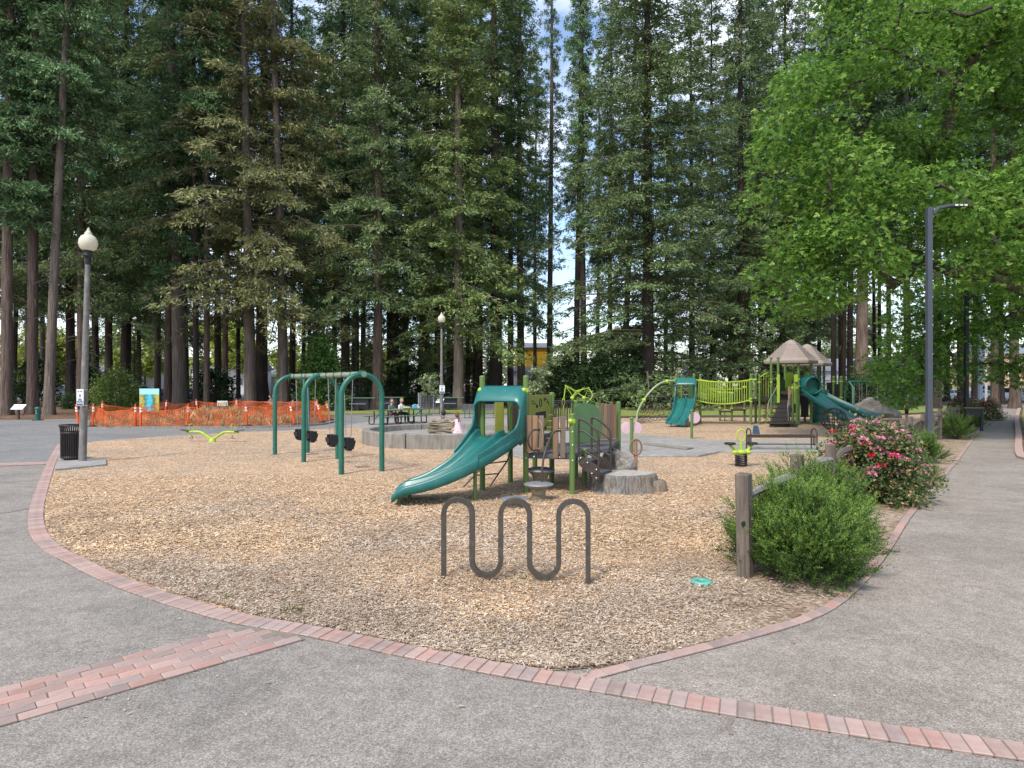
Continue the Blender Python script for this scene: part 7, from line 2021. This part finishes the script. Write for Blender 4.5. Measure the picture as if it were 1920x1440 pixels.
def car(p, rz, kind, col, lab):
    low, roof, Wd = car_meshes(kind)
    t = thing('parked_car', lab, 'car', p, rz, 'cars parked beyond the grove')
    bodyp = low + [(roof[0][0], roof[0][1]), (roof[3][0], roof[3][1])] + [(-2.28, .8)]
    g = MB(); g.prism([(x, -Wd / 2, z) for x, z in bodyp], (0, Wd, 0)); bd = lpart(g, 'body', col, t, .07)
    g = MB(); i = .16; vs = []
    for s in (-1, 1):
        for k, (x, z) in enumerate(roof): vs.append((x, s * (Wd / 2 - (i if k in (1, 2) else .03)), z + (-.02 if k in (0, 3) else 0)))
    g.add(vs, [(0, 1, 2, 3), (7, 6, 5, 4), (0, 4, 5, 1), (1, 5, 6, 2), (2, 6, 7, 3), (3, 7, 4, 0)]); lpart(g, 'cabin', col, t, .05)
    for s in (-1, 1):
        (x0, z0), (x1, z1), (x2, z2), (x3, z3) = roof
        for (f0, f1) in ((.08, .47), (.53, .92)):
            g = MB(); y0, y1 = s * (Wd / 2 - .025), s * (Wd / 2 - .125)
            def q(f, hgt): 
                xa, xb = x0 + (x3 - x0) * f, x1 + (x2 - x1) * f; za, zb = z0 + (z3 - z0) * f, z1 + (z2 - z1) * f
                return (xa + (xb - xa) * hgt, (y0 + (y1 - y0) * hgt) + s * .012, za + (zb - za) * hgt)
            g.add([q(f0, .1), q(f1, .1), q(f1, .85), q(f0, .85)], [(0, 1, 2, 3)]); lpart(g, 'window', 'glass', t)
    for (a, b) in ((roof[0], roof[1]), (roof[3], roof[2])):
        g = MB(); d = .02 if a[0] > 0 else -.02
        pa = [a[0] + (b[0] - a[0]) * .1 + d, a[1] + (b[1] - a[1]) * .1 + .015]; pb = [a[0] + (b[0] - a[0]) * .9 + d, a[1] + (b[1] - a[1]) * .9 + .015]
        g.add([(pa[0], -.75, pa[1]), (pa[0], .75, pa[1]), (pb[0], .66, pb[1]), (pb[0], -.66, pb[1])], [(0, 1, 2, 3)]); lpart(g, 'windscreen', 'glass', t)
    for x in (-1.4, 1.4):
        for s in (-1, 1):
            g = MB(); g.tube([(x, s * (Wd / 2 - .2), .33), (x, s * (Wd / 2 + .02), .33)], .33, n=16, smooth=False); w = lpart(g, 'wheel', 'black', t, .02)
            g = MB(); g.tube([(x, s * (Wd / 2), .33), (x, s * (Wd / 2 + .035), .33)], .2, n=12, smooth=False); lpart(g, 'rim', 'steel', w)
    for s in (-1, 1):
        g = MB(); g.box((2.27, .66 * s, .72 if kind == 'sedan' else .85), (.1, .34, .13)); lpart(g, 'headlight', 'white', t, .02)
        g = MB(); g.box((-2.27, .66 * s, .78 if kind == 'sedan' else .95), (.1, .28, .16)); lpart(g, 'tail_light', mk('red_lens', (.4, .01, .01), rough=.3) if 'red' not in M else M['red'], t, .02)
    g = MB(); g.box((2.29, 0, .52), (.06, 1.2, .22)); lpart(g, 'grille', 'black', t)
M['red'] = mk('red_lens', (.4, .01, .01), rough=.3)
WH, SV, GY, BK, BL = paint('white', (.80, .80, .80)), paint('silver', (.45, .46, .48)), paint('grey', (.16, .17, .18)), paint('black', (.02, .02, .022)), paint('blue', (.03, .06, .16))
for (u, Y, rz, kd, col, lb) in (
    (118, 84, 80, 'van', WH, 'white van seen between the pale leaning fir and a dark one'), (258, 86, 85, 'van', WH, 'white van seen left of the painted picture board'), (307, 88, 80, 'sedan', BL, 'blue car just past the painted picture board'),
    (355, 90, 95, 'sedan', BL, 'dark blue car behind the thick pale fir'), (395, 92, 90, 'suv', SV, 'silver car behind the pale green notice board'), (545, 88, 88, 'suv', SV, 'silver car glimpsed through the toddler swing arch'), (655, 88, 100, 'suv', WH, 'white car behind the swing chains'),
    (692, 84, -75, 'suv', WH, 'white car with dark grille above the dark green table'), (722, 90, 90, 'suv', SV, 'silver car beside the brown fir by the swings'), (757, 88, 90, 'van', WH, 'white van behind the two seated women'), (790, 90, 95, 'sedan', WH, 'white car partly hidden by the caged sapling'),
    (838, 88, 80, 'sedan', SV, 'silver car behind the farther globe lamp'), (1358, 84, 90, 'suv', WH, 'white car seen through the lime bridge balusters'), (1717, 82, 70, 'suv', WH, 'white car behind the child in black'), (1772, 80, 200, 'sedan', WH, 'white car with dark grille by the slate lamp'),
    (1828, 82, 160, 'sedan', WH, 'white car behind the black lamp post'), (1848, 88, 90, 'van', SV, 'silver van behind the cream pole'), (1886, 76, 60, 'suv', WH, 'white car between the last two walkway firs'), (1918, 76, 70, 'suv', SV, 'silver car at the far end of the walkway')):
    car(gp(u, Y), R(rz), kd, col, lb)

# ------------------------------------------------------------------ buildings beyond the car park
def wallm(n, c): return mk(n, c, tuple(x * .9 for x in c), rough=.85, scale=2, bump=.1)
def building(lab, u0, u1, Y, h, dep, wall, roof, rh, wins=(), name='building', siding=0, gable=False):
    x0, x1 = gp(u0, Y).x, gp(u1, Y).x
    t = thing(name, lab, 'building', ((x0 + x1) / 2, Y, 0)); w = x1 - x0
    g = MB(); g.box((0, dep / 2, h / 2), (w, dep, h)); wl_ = lpart(g, 'wall', wall, t)
    g = MB(); e = .5
    if gable: g.prism([(-w / 2 - e, -e, h), (w / 2 + e, -e, h), (0, -e, h + rh)], (0, dep + 2 * e, 0))
    else:
        g.prism([(-w / 2 - e, -e, h + .003), (-w / 2 - e, dep + e, h + .003), (-w / 2 - e, dep / 2, h + rh)], (w + 2 * e, 0, 0))
    rf = lpart(g, 'roof', roof, t)
    for k in range(siding):
        z = h - 3.4 + 3.4 * k / siding; g = MB(); g.box((0, -.03, z + .12), (w, .06, .2)); lpart(g, 'board', wall, wl_)
    for (wx, wz, ww, wh) in wins:
        g = MB(); g.box((wx, -.02, wz), (ww + .24, .08, wh + .24)); f = lpart(g, 'window', 'white', t)
        for s in (-1, 1):
            g = MB(); g.box((wx + s * (ww / 4 + .01), -.065, wz), (ww / 2 - .05, .02, wh)); lpart(g, 'pane', 'glass', f)
grey_roof = wallm('grey_roof', (.20, .21, .24)); white_w = wallm('white_siding', (.72, .72, .74)); beige = wallm('beige_stucco', (.62, .54, .43)); apric = wallm('apricot_stucco', (.66, .42, .28)); yellow = wallm('yellow_siding', (.72, .44, .045)); palegrey = wallm('pale_grey_siding', (.50, .50, .53))
Yb = 118
building('yellow clapboard upper storey above a grey wall behind the firs', 966, 1029, Yb, 8.8, 10, yellow, grey_roof, 1.2, siding=9)
building('low dark grey shop front below the yellow siding', 950, 1075, Yb - 4, 4.4, 3.5, palegrey, wallm('slate_roof', (.12, .13, .145)), .8)
building('white house with a paired window behind the lime bridge', 1306, 1345, Yb, 4.4, 9, white_w, grey_roof, 1.8, wins=((.0, 2.0, 1.2, 1.3),))
building('pale grey building with long grey roof behind the tall swing frame', 1530, 1640, Yb + 6, 4.6, 10, palegrey, grey_roof, 2.6, wins=((4, 2.4, 1.2, 1.4),))
building('beige stucco building behind the low oak boughs', 1650, 1760, 92, 4.6, 9, beige, grey_roof, 1.6, wins=((-2.2, 2.6, .9, 1.3),))
building('small cream shed wall behind the far green swing posts', 1638, 1674, 66, 1.7, 3, beige, beige, .3, name='shed')
building('apricot stucco house at the far end of the walkway', 1862, 1990, 108, 7.2, 10, apric, grey_roof, 2.0, wins=((-2.6, 4.6, 1.1, 1.8), (2.5, 4.6, 1.1, 1.8)))
building('white shop front seen between the fir trunks near the notice', 360, 480, 126, 5.0, 8, white_w, grey_roof, 1.8, wins=((-3, 2.6, 1.4, 1.4), (3, 2.6, 1.4, 1.4)))
building('white house seen behind the globe lamp and shrub', 130, 275, 130, 4.6, 8, white_w, grey_roof, 2.4, wins=((2, 2.4, 1.4, 1.4),))
building('long pale building behind the parked cars past the swings', 500, 860, 136, 3.6, 8, palegrey, grey_roof, 1.8, wins=((-12, 2, 1.4, 1.2), (0, 2, 1.4, 1.2), (12, 2, 1.4, 1.2)))
